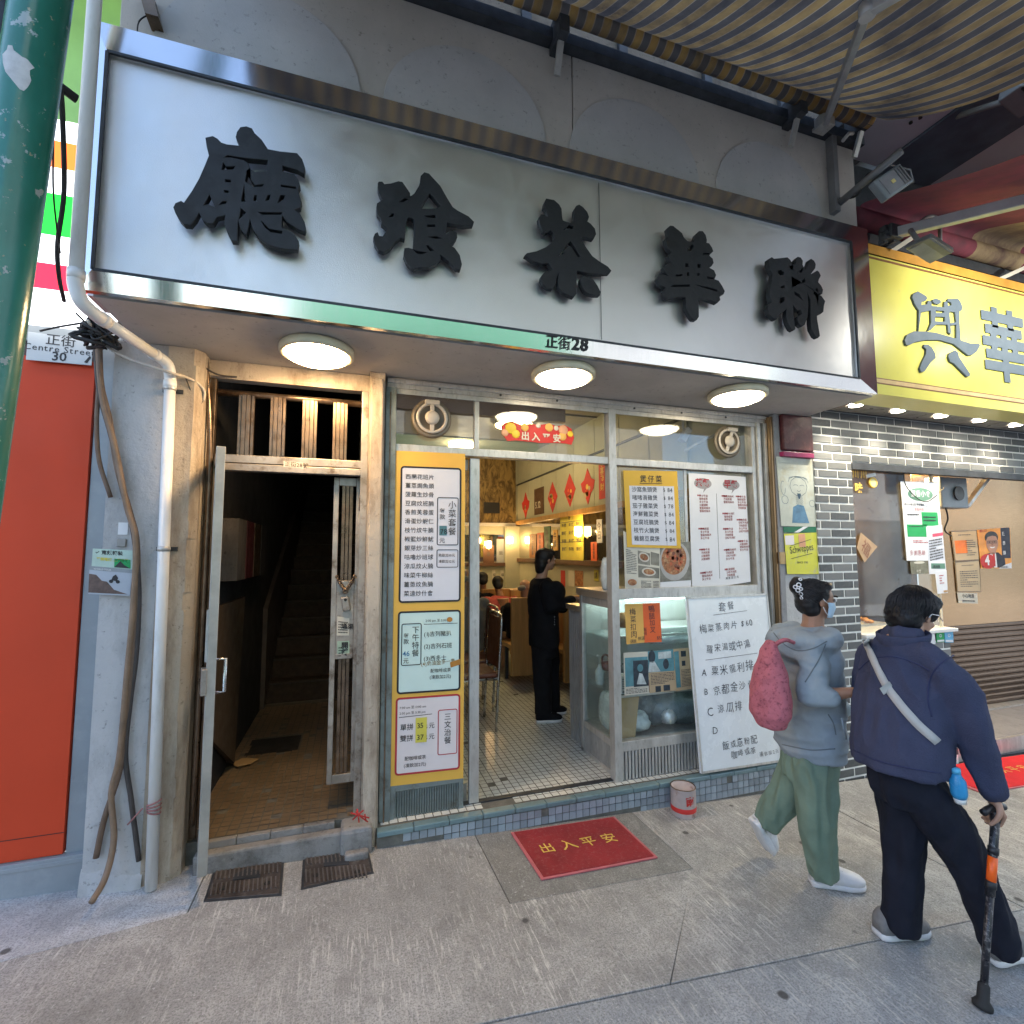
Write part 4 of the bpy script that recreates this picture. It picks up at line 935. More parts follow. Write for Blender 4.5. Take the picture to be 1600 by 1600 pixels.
def inlamp(px, z, r, label, e=7):
    c = atz(*px, z); t = thing('interior_lamp', label, 'ceiling lamp', c, 'round lamps inside the cafe')
    build(MB().lathe([(r, 0), (r, -.05), (r*.9, -.07)], c, n=28), 'rim', WARM_R, t, smooth=True)
    build(MB().lathe([(r*.97, -.03), (r*.94, -.075), (r*.6, -.10), (.01, -.11)], c, n=28), 'diffuser', glow('interior_diffuser', (1, .74, .30), 5), t, smooth=True)
    l = bpy.data.lights.new('interior_light', 'POINT'); l.energy = e; l.color = (1, .78, .48); l.shadow_soft_size = 0
    lo = bpy.data.objects.new('interior_light', l); COL.objects.link(lo); lo.parent = t; lo.location = (0, 0, -.3)
inlamp((803, 657), ZC, .26, 'yellow ceiling lamp seen through the transom behind the red lucky plaque', 2.6)
inlamp((1027, 677), ZC, .20, 'oval ceiling lamp seen through the right hand transom pane', 2.6)
c = V(1.6, 4.6, ZC); t = thing('interior_lamp', 'unseen ceiling lamp added to light the back of the cafe', 'ceiling lamp', c, 'round lamps inside the cafe')  # unseen lamp, added to the two visible ones for the room's light
build(MB().lathe([(.2, 0), (.2, -.06), (.01, -.09)], c, n=24), 'diffuser', MATS['interior_diffuser'], t)
l = bpy.data.lights.new('interior_light', 'POINT'); l.energy = 4; l.color = (1, .78, .48); l.shadow_soft_size = 0
lo = bpy.data.objects.new('interior_light', l); COL.objects.link(lo); lo.parent = t; lo.location = (0, 0, -.3)
# camera on a rod and pipe run behind the right transom
t = thing('security_camera', 'small white camera hanging from a ceiling rod behind the transom', 'camera', (2.3, .6, 2.5))
k = at(1070, 680, .5); build(MB().tube([k+V(-.02, 0, .22), k+V(-.015, 0, .05)], .008, 8), 'rod', WHITE_PL, t)
build(MB().obox(k, V(.035, .0, .055), V(0, .03, 0), V(-.022, 0, .014)), 'body', WHITE_PL, t, bev=.006)
t = thing('conduit', 'pale conduit bending down inside the right transom corner', 'conduit', (2.8, .4, 2.4))
build(MB().tube(curve_pts([at(1070, 705, .5), at(1110, 683, .4), at(1150, 667, .3), at(1161, 672, .3), at(1164, 700, .3), at(1164, 730, .3)], 5), .014, 8), 'tube', CABLE_WH, t, smooth=True)

# decorations on the right wall
def onwall(px, x, dy, dz, shape, m, name, label, cat, group, th=.006):
    c = atx(*px, x); pts = [V(x, c.y+a*dy, c.z+b*dz) for a, b in shape]
    t = thing(name, label, cat, c, group)
    build(MB().poly(pts, (th, 0, 0)), 'sheet', m, t); return t, c
DIA = ((0, 1), (.25, .55), (1, 0), (.25, -.55), (0, -1), (-.25, -.55), (-1, 0), (-.25, .55))
for (px, lab) in (((821, 790), 'red lucky diamond nearest the wallpaper corner'), ((863, 777), 'plain red lucky diamond in the middle of the panel row'), ((890, 766), 'red and gold lucky diamond right of the plain one'), ((918, 760), 'large red lucky diamond nearest the door post')):
    sh = ((0, 1), (.95, 0), (0, -1), (-.95, 0)) if 'plain' in lab else ((0, 1), (.5, .4), (1, .25), (.8, -.2), (.45, -.4), (0, -1), (-.45, -.4), (-.8, -.2), (-1, .25), (-.5, .4))
    t, c = onwall(px, XW-.026, .20, .24, sh, RED_P, 'lucky_diamond', lab, 'wall decoration', 'red diamonds on the wall panels')
    for k in range(7): q = V(XW-.0275, c.y+random.uniform(-.09, .09), c.z+random.uniform(-.13, .06)); build(MB().disc(q, random.uniform(.02, .045), (-1, 0, 0), .001, 9), 'gold_motif', [INKGOLD, ORG_P, MATS['tan_newsprint']][k % 3], t)
t, c = onwall((842, 783), XW-.026, .22, .22, ((-1, 1), (1, 1), (1, -1), (-1, -1)), WOOD_DK, 'photo_poster', 'dark photo poster with brushed signs among the red diamonds', 'poster', None)
mb = MB(); write(mb, '5.12', (XW-.028, c.y+.17, c.z-.11), .15, (0, -1, 0), (0, 0, 1), .02); build(mb, 'lettering', CREAM_P, t)
t, c = onwall((941, 748), XW-.026, .09, .25, ((-1, 1), (1, 1), (1, -1), (-1, -1)), RED_P, 'red_banner', 'narrow red banner beside the door post', 'banner', None)
mb = MB(); write(mb, '恭喜發財', (XW-.028, c.y+.05, c.z+.16), .10, (0, -1, 0), (0, 0, 1), .01, vert=True); build(mb, 'lettering', INKGOLD, t)
def strip_w(u0, u1, v0, v1, m, label, txt=None, x=XW-.02, cat='menu strip', grp='paper strips on the mirror', sz=None, ink=INK):
    a, b = atx(u0, v0, x), atx(u1, v1, x); t = thing('menu_strip', label, cat, (x, (a.y+b.y)/2, b.z), grp)
    build(MB().box(x, x+.003, b.y, a.y, b.z, a.z), 'sheet', m, t)
    if txt:
        sz = sz or (a.z-b.z)/(len(txt)+.4); mb = MB(); write(mb, txt, (x-.0015, (a.y+b.y)/2+sz*.5, a.z-sz*1.05), sz*.9, (0, -1, 0), (0, 0, 1), .01, vert=True); build(mb, 'lettering', ink, t)
    return t, a, b
strip_w(827, 838, 835, 872, mat('brown_orange_paper', (.35, .13, .02), .6), 'brown orange menu strip left of the bright orange one', '白切雞飯')
strip_w(839, 849, 833, 872, ORG_P, 'bright orange menu strip left of the green one', '豬扒飯麵')
strip_w(850, 860, 823, 868, mat('dark_green_paper', (.03, .12, .05), .6), 'dark green menu strip among the orange ones', '魚蛋粉')
strip_w(864, 871, 828, 860, AMB_P, 'amber menu strip just left of the yellow menu', '牛腩')
strip_w(923, 933, 847, 877, ORG_P, 'orange menu strip right of the wall lamp', '套餐優惠')
strip_w(932, 941, 812, 848, WHITE_P, 'white and grey notice at the mirror edge beside the door post', '今日')
t, a, b = strip_w(875, 912, 806, 876, LEM_P, 'large yellow price list on the mirror with a black grid', None, cat='price list')
mb = MB(); xg = XW-.0215
for k in range(3): z = a.z-.04-(a.z-b.z)*(.1+.44*k); mb.add([(xg, a.y, z), (xg, b.y, z), (xg, b.y, z-.008), (xg, a.y, z-.008)], [(0, 1, 2, 3)])
for r_ in range(4):
    for c_ in range(3): write(mb, random.choice(('牛腩麵', '雲吞麵', '淨河粉', '魚片粥')), (xg, a.y-.06-c_*(a.y-b.y)*.32, a.z-.17-r_*.115), .055, (0, -1, 0), (0, 0, 1), .02)
write(mb, '粉麵', (xg, a.y-.3, a.z-.075), .07, (0, -1, 0), (0, 0, 1), .02, gap=.5); build(mb, 'lettering', INK2, t)
for u0, u1, m_, lab in ((876, 883, RED_P, 'red photo card low on the cream wall'), (888, 897, CREAM_P, 'pale photo card between the red card and the dark picture'), (898, 911, MATS['food_photo'], 'dark dish picture low on the cream wall')): strip_w(u0, u1, 891, 917, m_, lab, None, XW-.006, 'picture', 'photo cards on the cream wall')
strip_w(928, 935, 890, 908, LEM_P, 'small yellow tag on the cream wall by the counter', '請', XW-.006, 'tag', None)
def sconce(c, d, label):
    t = thing('wall_lamp', label, 'wall lamp', c, 'amber wall lamps')
    build(MB().lathe([(.045, -.06), (.05, .0), (.046, .06), (.02, .065)], c+d*.08, n=16), 'shade', glow('sconce_shade', (1, .62, .22), 9), t, smooth=True)
    build(MB().tube([c+d*.08+V(0, 0, -.1), c+d*.08+V(0, 0, -.06)], .012, 8), 'finial', WARM_R, t); build(MB().tube([c, c+d*.05+V(0, 0, -.08), c+d*.08+V(0, 0, -.08)], .008, 6), 'bracket', WARM_R, t)
    l = bpy.data.lights.new('sconce_light', 'POINT'); l.energy = 1.5; l.color = (1, .62, .28); l.shadow_soft_size = 0
    lo = bpy.data.objects.new('sconce_light', l); COL.objects.link(lo); lo.parent = t; lo.location = d*.22
sconce(V(XW, 3.05, 1.80), V(-1, 0, 0), 'amber wall lamp in front of the yellow price list')
sconce(at(795, 844, YB), V(0, -1, 0), 'bright wall lamp on the back mirror near the corner pilaster')
sconce(at(762, 851, YB), V(0, -1, 0), 'left lamp on the back mirror beside the door stile')
for px, m_, lab, tx in (((755, 772, 852, 880), WOOD_DK, 'brown poster on the back mirror', '茶'), ((776, 788, 842, 883), PAINT_GR, 'grey poster on the back mirror', '飯'), ((789, 808, 840, 865), WHITE_P, 'white poster below the bright lamp on the back mirror', '麵'), ((789, 810, 865, 885), LEM_P, 'lime yellow poster on the back mirror', '粥')):
    Board('poster', lab, 'poster', ((px[0], px[2]), (px[1], px[2]), (px[1], px[3]), (px[0], px[3])), YB-.02, m_, .003, 'posters on the back mirror').text(tx, .3, .6, .08, INK2).done()
for u0, lab in ((769, 'left scroll picture below the back shelf'), (782, 'right scroll picture below the back shelf')): Board('scroll_picture', lab, 'picture', ((u0, 891), (u0+5, 891), (u0+5, 906), (u0, 906)), YB-.01, CREAM_P, .003, 'scrolls on the back wall').text('福', .1, .6, .06, INK2).done()

# booths: laminate benches
def booth(x0, x1, y, label, face=1):
    t = thing('booth_bench', label, 'bench', ((x0+x1)/2, y, 0), 'beech booth benches')
    bx('backrest', WOODY, t, x0, x1, y-.03, y+.03, .12, 1.0, bev=.006); bx('seat', WOODY, t, x0, x1, min(y, y+face*.45)+.031*(face > 0), max(y, y+face*.45)-.031*(face < 0), .41, .46, bev=.006)
    for xx in (x0+.06, x1-.06): bx('leg', DARK_IRON, t, xx-.02, xx+.02, y+face*.38-.02, y+face*.38+.02, 0, .41)
    return t
booth(2.2, 2.9, 2.05, 'bench just behind the serving counter, beside the standing waitress'); booth(1.75, 2.9, 2.3+.2, 'bench with a bare beech back left of the standing waitress'); booth(1.75, 2.9, 3.9, 'bench behind the diner in red')
booth(2.1, 2.9, 3.65, 'far bench back to back with the red diner bench', -1)
t = thing('booth_table', 'booth table between the diners', 'table', (2.3, 3.3, 0)); bx('table_top', WHITE_PL, t, 1.75, 2.9, 3.05, 3.45, .72, .75, bev=.005); bx('pedestal', DARK_IRON, t, 2.2, 2.28, 3.2, 3.28, 0, .72)
t = thing('booth_table', 'booth table right of the standing waitress', 'table', (2.5, 2.25, 0)); bx('table_top', WHITE_PL, t, 2.25, 2.9, 1.55, 1.98, .72, .75, bev=.005); bx('pedestal', DARK_IRON, t, 2.5, 2.58, 1.7, 1.78, 0, .72)
def chair(x, y, label):
    t = thing('dining_chair', label, 'chair', (x, y, 0), 'vinyl chairs by the door')
    w = .2
    for s0 in (-1, 1):
        build(MB().tube(curve_pts([V(x+.18, y+s0*w, 0), V(x+.2, y+s0*w, .45), V(x+.225, y+s0*w, .85), V(x+.232, y+s0*(w-.03), .97), V(x+.232, y, .985)], 5), .012, 8), 'rear_leg', CHROME, t, smooth=True)
        build(MB().tube([V(x-.2, y+s0*w, 0), V(x-.18, y+s0*w, .44), V(x+.19, y+s0*w, .44)], .012, 8), 'front_leg', CHROME, t, smooth=True)
    build(MB().box(x-.2, x+.2, y-w, y+w, .44, .49), 'seat', LEATHER, t, bev=.02)
    build(MB().hexa([(x+.195, y-w+.014, .52), (x+.215, y-w+.014, .52), (x+.215, y+w-.014, .52), (x+.195, y+w-.014, .52)], [(x+.222, y-w+.014, .95), (x+.242, y-w+.014, .95), (x+.242, y+w-.014, .95), (x+.222, y+w-.014, .95)]), 'backrest', LEATHER, t, bev=.008)
chair(1.02, 1.42, 'brown vinyl chair with a rounded chrome back just inside the door'); chair(1.14, 1.95, 'second chrome backed chair further inside, partly hidden')

# lucky plaque stuck on the transom glass (plain generic blossoms in place of the printed figures)
Q = lambda u, v: at(u, v, .108)
t = thing('lucky_plaque', 'red and gold lucky plaque with four brushed characters on the transom glass', 'wall decoration', Q(840, 692))
build(MB().poly([Q(*p) for p in ((783, 665), (790, 660), (800, 658), (815, 664), (828, 662), (842, 664), (858, 662), (870, 666), (882, 664), (893, 670), (897, 684), (893, 695), (884, 693), (866, 692), (845, 692), (826, 690), (805, 688), (793, 689), (786, 680))], (0, .003, 0)), 'backing', RED_P, t)
YBR = mat('bright_yellow_print', (.80, .55, .03), .5); PKP = mat('peach_print', (.72, .36, .20), .5)
for (u, v, r_, m_) in ((798, 669, .040, YBR), (789, 676, .026, PKP), (806, 678, .03, YBR), (820, 668, .028, AMB_P), (841, 665, .018, CREAM_P), (858, 668, .03, AMB_P), (869, 669, .018, CREAM_P), (880, 672, .036, PKP), (879, 682, .03, AMB_P), (891, 678, .022, YBR)):
    build(MB().lathe([(r_, 0), (r_*.9, .002), (.002, .003)], Q(u, v)+V(0, -.0005, 0), (0, -1, 0), 10), 'blossom', m_, t)
mb = MB()
for k, ch in enumerate('出入平安'): p = Q(814+k*16.5, 686+k*1.2); write(mb, ch, (p.x, .1035, p.z), .060, w=.03)
build(mb, 'lettering', CREAM_P, t)

# ================================================================ STAIR ENTRANCE
sh = props(thing('stair_hall', None, None, (-.35, 2, 0)), kind='structure')
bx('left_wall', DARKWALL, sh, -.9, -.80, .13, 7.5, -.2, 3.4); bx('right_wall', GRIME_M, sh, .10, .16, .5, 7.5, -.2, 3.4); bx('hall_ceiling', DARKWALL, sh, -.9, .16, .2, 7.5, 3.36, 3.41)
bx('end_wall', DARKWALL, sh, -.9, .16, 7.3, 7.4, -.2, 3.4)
bx('hall_floor', GROUT_M, sh, -.8, .10, .07, 2.5, -.12, .052)
tl = MB()
for j in range(46):
    for i in range(18):
        if random.random() < .05: continue
        x0, y0 = -.8+i*.05, .08+j*.05
        if -.72 < x0 < -.36 and 1.15 < y0 < 1.5: continue
        dz = .056+random.uniform(-.0015, .001); tl.add([(x0+.003, y0+.003, dz), (x0+.047, y0+.003, dz), (x0+.047, y0+.047, dz), (x0+.003, y0+.047, dz)], [(0, 1, 2, 3)])
build(tl, 'mosaic_tiles', STAIR_T, sh, kind='stuff')
bx('floor_pit', BLACK_RUB, sh, -.72, -.36, 1.17, 1.5, .05, .0555)
for i in range(4): bx('threshold_stone', SILL_M, sh, -.70+i*.16, -.542+i*.16, .035, .068, -.1, .058, bev=.004)
bx('door_sill', SILL_M, sh, -.72, .10, -.03, .032, -.14, .03+.0, bev=.012)
bx('rubble_corner', SILL_M, sh, -.03, .135, -.06, .10, -.14, .05, bev=.02)
bx('loose_stone', SILL_M, sh, -.005, .115, -.115, -.065, -.10, -.045, bev=.012)
mb = MB()
for L in (((548, 1270), (562, 1274), (577, 1278)), ((558, 1264), (560, 1276), (561, 1285)), ((551, 1281), (558, 1274), (568, 1266)), ((570, 1272), (572, 1283)), ((556, 1268), (566, 1278), (575, 1284))): mb.tube([at(u, v, -.0615) for u, v in L], .004, 5)
build(mb, 'red_scrawl', RED_P, sh, kind='stuff')
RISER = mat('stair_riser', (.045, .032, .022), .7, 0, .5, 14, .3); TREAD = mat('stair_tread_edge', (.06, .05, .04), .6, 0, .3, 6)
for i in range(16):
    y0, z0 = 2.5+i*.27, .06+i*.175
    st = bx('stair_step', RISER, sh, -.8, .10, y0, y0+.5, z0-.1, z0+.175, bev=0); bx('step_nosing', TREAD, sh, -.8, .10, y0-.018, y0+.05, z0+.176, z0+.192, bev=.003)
tl = MB()
build(MB().hexa([(-.799, 2.3, .06), (-.76, 2.3, .06), (-.76, 7.0, 2.9), (-.799, 7.0, 2.9)], [(-.799, 2.3, 1.0), (-.76, 2.3, 1.0), (-.76, 7.0, 3.35), (-.799, 7.0, 3.35)]), 'stringer', mat('stair_dado', (.10, .085, .075), .6, 0, .4, 3), sh)
# sheets leaning at the left
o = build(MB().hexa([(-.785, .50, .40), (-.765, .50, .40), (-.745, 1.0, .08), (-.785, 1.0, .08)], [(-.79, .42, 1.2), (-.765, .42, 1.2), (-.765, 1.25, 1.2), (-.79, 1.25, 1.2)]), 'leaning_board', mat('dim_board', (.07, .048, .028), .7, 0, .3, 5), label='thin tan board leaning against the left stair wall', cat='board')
t = thing('meter_box', 'row of dim mail boxes high on the left stair wall', 'mail boxes', (-.76, 1.5, 1.3))
for i in range(4): bx('box', [GRIME_M, MAROON, GATE_D, DARKWALL][i], t, -.8, -.70, .6+i*.28, .85+i*.28, 1.35, 1.75)
for (px, m_, lab, s0) in (((382, 1192), CARD, 'tan torn paper lying on the brown mosaic', .085), ((372, 1142), CREAM_P, 'dim crumpled paper furthest inside the stair hall', .06), ((362, 1153), CREAM_P, 'dim flat paper strip behind the tan one', .07)):
    c = atz(*px, .062); build(MB().poly([c+V(s0*a, s0*b*1.3, .002*k) for k, (a, b) in enumerate(((-1, .1), (-.4, .75), (.2, .6), (1, .2), (.6, -.5), (-.35, -.75)))], (0, 0, .002)), 'torn_paper', m_, label=lab, cat='paper scrap', group='paper scraps in the stair hall')

# metal stair gate
gt = thing('stair_gate', 'old bronze metal stair gate: barred transom, fixed right leaf and open left leaf', 'gate', (-.33, .1, .05))
gy = .10
G_ = lambda n, *b, m=GATE_M: bx(n, m, gt, *b, bev=.003)
G_('transom_rail', -.735, .06, gy, gy+.05, 2.03, 2.075); G_('transom_rail', -.735, .06, gy-.006, gy+.05, 1.985, 2.025); G_('right_post', .035, .075, gy-.01, gy+.05, -.02, 2.50); G_('left_post', -.776, -.742, gy-.0, gy+.04, -.1, 2.5, m=GATE_D)
build(MB().tube([(-.74, gy+.03, 2.43), (.04, gy+.03, 2.43)], .02, 8), 'top_pipe', GATE_D, gt, smooth=True)
for u in (383, 433, 483, 531):
    c = at(u, 670, gy); mb = MB()
    for dx, w in ((-.032, .014), (-.011, .020), (.012, .020), (.033, .014)): mb.box(c.x+dx-w/2, c.x+dx+w/2, gy+.01-(.008 if w > .015 else 0), gy+.035, 2.075, 2.42)
    build(mb, 'transom_bar', GATE_D, gt)
Bn = Board('number_plate', 'small tarnished number plate on the gate transom', 'number plate', ((443, 720), (474, 723), (474, 732), (443, 729)), gy-.0065, CREAM_P, .0005); Bn.text('正街28號', .06, .82, .031, GATE_D, 1, .02).done()
ry = .17
for a, b in ((-.115, -.085), (.015, .045)): G_('leaf_stile', a, b, ry, ry+.035, .20, 1.98)
G_('leaf_rail', -.085, .015, ry, ry+.035, 1.93, 1.98); G_('leaf_rail', -.085, .015, ry, ry+.035, .20, .25); G_('lock_plate', -.085, .015, ry, ry+.03, .93, 1.36); G_('leaf_rail', -.085, .015, ry-.003, ry+.035, .905, .935)
for z0, z1 in ((.25, .905), (1.36, 1.93)):
    mb = MB()
    for dx in (-.058, -.036, -.014): mb.box(dx-.008, dx+.009, ry+.005, ry+.025, z0, z1)
    build(mb, 'leaf_bars', GATE_D, gt)
build(MB().tube([(.04, ry-.01, 1.78), (.04, ry-.01, 1.86)], .01, 8), 'hinge', GATE_D, gt)
t = thing('padlock_chain', 'rusty chain looped over the lock plate of the fixed leaf', 'chain', (-.035, ry-.02, 1.33)); mb = MB()
for s0 in (-1, 1):
    for k in range(7):
        c = V(-.035+s0*(.05-.045*(k/6)), ry-.015, 1.385-.075*(k/6)**.8); mb.lathe([(.008+.004*math.cos(a), .004*math.sin(a)) for a in [2*math.pi*j/6 for j in range(7)]], c, V(.3+.5*(k % 2), -1, 0), 8, cap=False)
mb.lathe([(.012+.005*math.cos(a), .005*math.sin(a)) for a in [2*math.pi*j/6 for j in range(7)]], (-.035, ry-.02, 1.30), (0, -1, 0), 10, cap=False); build(mb, 'links', GATE_D, t, kind='stuff')
t = thing('lock', 'pale lock case hanging askew on the fixed leaf', 'lock', (-.03, ry-.01, 1.2)); build(MB().obox((-.032, ry-.012, 1.225), V(.022, 0, .004), V(0, .01, 0), V(-.008, 0, .042)), 'case', GATE_M, t, bev=.008); build(MB().disc((-.034, ry-.022, 1.25), .009, (0, -1, 0), .002, 10), 'keyhole', BLACK_RUB, t)
Bn = Board('sticker', 'torn white sticker with black print below the lock', 'sticker', ((527, 963), (546, 966), (545, 993), (526, 993)), ry-.002, CREAM_P, .001, 'stickers on the stair gate'); Bn.lines(.1, .2, .9, .9, 5, INK, .5).text('通渠', .35, .6, .035, INK, 2, .02).done()
Bn = Board('sticker', 'faded green locksmith sticker below the torn white one', 'sticker', ((527, 1002), (546, 1001), (546, 1028), (527, 1030)), ry-.002, mat('pale_green_paper', (.35, .48, .36), .6, 0, .3, 20), .001, 'stickers on the stair gate'); Bn.text('開鎖', .62, .05, .04, INK, 2, .03, vert=True).lines(.1, .3, .4, .9, 4, INK, .5).done()
# open left leaf, seen almost edge on
a, b = V(-.722, .095, 0), V(-.622, -.26, 0); d = (b-a).normalized(); n = V(-d.y, d.x, 0)
lf = MB().bar(b+V(0, 0, 1.06), b-d*.038+V(0, 0, 1.06), .03, 1.98, (0, 0, 1)); build(MB().obox(b+V(0, 0, 1.055), d*.018, n*.02, V(0, 0, .99)), 'leaf_edge', mat('gate_edge', (.42, .41, .37), .45, .4, .25, 6), gt, bev=.003)
build(MB().obox(a+V(0, 0, 1.055), d*.018, n*.015, V(0, 0, .98)), 'leaf_stile', GATE_D, gt)
for z in (.09, 1.0, 2.02): build(MB().bar(a+V(0, 0, z), b+V(0, 0, z), .026, .05), 'leaf_rail', GATE_M, gt, bev=.002)
mb = MB()
for k in range(5): q = a.lerp(b, .15+k*.17); mb.obox(q+V(0, 0, 1.05), d*.012, n*.008, V(0, 0, .95))
build(mb, 'leaf_bars', GATE_D, gt)
h0 = b-d*.03
build(MB().tube([h0+n*.015+V(0, 0, .865), h0-n*-.06+V(0, 0, .865), h0+n*.06+V(0, 0, 1.02), h0+n*.015+V(0, 0, 1.02)], .009, 8), 'handle', CHROME, gt)
build(MB().obox(b-n*.028+V(0, 0, .93), d*.03, n*.012, V(0, 0, .06)), 'lock_case', GATE_M, gt, bev=.004); build(MB().obox(b-n*.022+V(0, 0, 1.14), d*.012, n*.006, V(0, 0, .12)), 'strike_strip', ALU, gt)
# ================================================================ LEFT: convenience store front, pipe, cables, pole
st = thing('convenience_store', 'orange red store panel with grey skirting and a striped light box above', 'shop front', (-2, .1, 0))
bx('orange_panel', PAINT_RED, st, -9, -1.268, .02, .10, .12, 2.50); bx('panel_seam', BLACK_RUB, st, -9, -1.268, .0185, .02, .215, .218)
bx('header', MAROON, st, -9, -1.262, .03, .10, 2.50, 2.60); bx('header_strip', PAINT_GR, st, -9, -1.262, .012, .03, 2.575, 2.66)
bx('corner_post', PAINT_GR, st, -1.262, -1.162, .03, .12, -.05, 2.66, bev=.004); bx('upper_wall', DARK_IRON, st, -9, -1.2, .10, .3, 2.6, 4.6)
mb = MB().box(-9, -1.165, -.0, .05, -.16, .115); mb.box(-9, -1.17, -.004, -.0, .08, .10); build(mb, 'skirting', PAINT_GR, st, bev=.006)
lb_y = -.10
SW = mat('lightbox_white', (.85, .86, .88), .35, 0, .03, 1, 0, emit=.95); lb = thing('store_light_box', 'white store light box with orange, green and red stripes', 'light box', (-2.4, -.05, 2.65))
for n, m, z0, z1 in (('white_band', SW, 2.652, 2.797), ('red_band', mat('lightbox_red', (.80, .012, .035), .35, 0, .03, 1, 0, emit=.7), 2.797, 2.926), ('white_band', SW, 2.926, 3.07), ('green_band', mat('lightbox_green', (.01, .62, .02), .35, 0, .03, 1, 0, emit=.8), 3.07, 3.283), ('white_band', SW, 3.283, 3.418), ('orange_band', mat('lightbox_orange', (.85, .13, .01), .35, 0, .03, 1, 0, emit=.8), 3.418, 3.558), ('white_band', SW, 3.558, 3.67), ('lime_band', mat('lightbox_lime', (.22, .42, .12), .4, 0, .2, 3, 0, emit=.15), 3.67, 4.6)):
    bx(n, m, lb, -9, -1.18, lb_y, .009, z0+.001, z1)
Bp = Board('street_number_plate', 'grey street number plate reading Centre Street 30', 'number plate', ((44, 518), (146, 532), (143, 571), (40, 562)), -.004, mat('plate_grey', (.50, .53, .55), .4, 0, .05, 3), .004, bev=.002)
Bp.text('正街', .5, .34, .062, INK, 1, .006, 'C').text('Centre Street', .5, .62, .045, INK, 1, .004, 'C', gap=.03).text('30', .5, .93, .062, INK, 1, .02, 'C')
Bp.shape('black_smudge', INK, ((.88, .90), (.965, .62), (.985, .70), (.93, .93)), 1); Bp.done()
for px, m_, lab in ((((145, 857), (207, 860), (207, 890), (143, 885)), mat('mint_flyer', (.45, .60, .52), .5, 0, .2, 9), 'mint flyer with yellow print tucked behind the bicycle flyer'), (((140, 884), (207, 890), (203, 931), (138, 928)), mat('grey_flyer', (.42, .46, .52), .45, 0, .15, 3), 'grey flyer with a mountain biker tied to the pier')):
    Bf = Board('flyer', lab, 'flyer', px, -.075-.004*(m_.name == 'grey_flyer'), m_, .002, 'flyers tied to the pier')
    if m_.name == 'mint_flyer':
        Bf.text('平價電訊 上門安裝', .1, .62, .016, LEM_P, 1, .03).text('✓ 寬頻報裝', .06, .28, .022, INK, 1, .02); Bf.rect('photo', GRN_P, .55, .5, .95, .95, 1); Bf.shape('photo_hill', INK, ((.55, .95), (.7, .6), (.8, .8), (.95, .95)), 2)
    else:
        Bf.rect('title_bar', PAINT_GR, 0, 0, 1, .14, 1); Bf.shape('photo_rock', mat('rock_photo', (.13, .085, .07), .6, 0, .5, 25), ((0, .95), (0, .28), (.16, .3), (.3, .5), (.42, .52), (.6, .8), (.95, .95)), 1); Bf.text('WORLD TOUR', .1, .115, .010, WHITE_P, 2, .01)
        for q in (.52, .68): Bf.oval('photo_wheel', INK, q, .50, .05, .065, 2, 12)
        Bf.shape('photo_rider', INK, ((.52, .46), (.56, .3), (.62, .24), (.68, .36), (.66, .48)), 2)
    Bf.done()
bx('wall_note', WHITE_P, None, -1.10, -1.06, -.053, -.0515, 1.62, 1.68, label='torn white paper scrap stuck on the pier above the flyers', cat='paper scrap'); bx('wall_switch', mat('old_switch', (.30, .29, .27), .5), None, -1.10, -1.062, -.06, -.05, 1.56, 1.60, bev=.004, label='small grey switch plate on the pier above the flyers', cat='switch')
# downpipe
t = thing('drain_pipe', 'white plastic downpipe that crosses under the sign and runs down the pier', 'pipe', (-.9, -.1, -.05))
px1 = [at(146, -60, -.66), at(134, 220, -.66), at(121, 400, -.66), at(119, 440, -.66)]
knee = at(128, 472, -.65); diag0 = at(150, 492, -.60); diag1 = at(245, 556, -.15); el = at(262, 570, -.115); el2 = at(266, 592, -.105); low = gp(221, 1384); low.y = -.10
x0 = -1.175
px1 = [V(at(138, 100, -.66).x, -.66, 6.0), V(at(121, 400, -.66).x, -.66, at(121, 445, -.66).z)]
build(MB().tube([px1[0], px1[1]], .0245, 16), 'upper_pipe', PVC, t, smooth=True)
build(MB().tube(curve_pts([px1[1]+V(0, 0, .05), px1[1], knee, diag0, diag0.lerp(diag1, .08)], 5), .0265, 16), 'bend', PVC, t, smooth=True)
build(MB().tube([diag0, diag1], .0245, 16), 'slanting_pipe', PVC, t, smooth=True)
build(MB().tube(curve_pts([diag0.lerp(diag1, .95), diag1, el, el2, el2-V(-.0, 0, .05)], 5), .0265, 16), 'bend', PVC, t, smooth=True)
low = V(el2.x+.03, -.095, gz(-.9)+.005); build(MB().tube([el2, low], .025, 16), 'lower_pipe', PVC, t, smooth=True)
for p, ax in ((px1[1]+V(0, 0, .04), V(0, 0, 1)), (diag0.lerp(diag1, .1), (diag1-diag0).normalized()), (diag0.lerp(diag1, .96), (diag1-diag0).normalized()), (el2-V(0, 0, .03), V(0, 0, 1))): build(MB().lathe([(.0285, -.02), (.0295, 0), (.0285, .02)], p, ax, 18), 'collar', PVC, t, smooth=True)
for f in (.35, .02): p = el2.lerp(low, f); build(MB().lathe([(.0265, -.012), (.029, 0), (.0265, .012)], p, (0, 0, 1), 18), 'clamp', ALU, t, smooth=True); build(MB().box(p.x-.045, p.x+.045, -.062, -.05, p.z-.01, p.z+.01), 'clamp_foot', DARK_IRON, t)
tw = MB()
for k in range(4): p = el2.lerp(low, .84+k*.006); tw.lathe([(.028+.004*math.cos(a), .004*math.sin(a)) for a in [2*math.pi*j/6 for j in range(7)]], p, V(.2*(k-1.5), .1, 1), 14, cap=False)
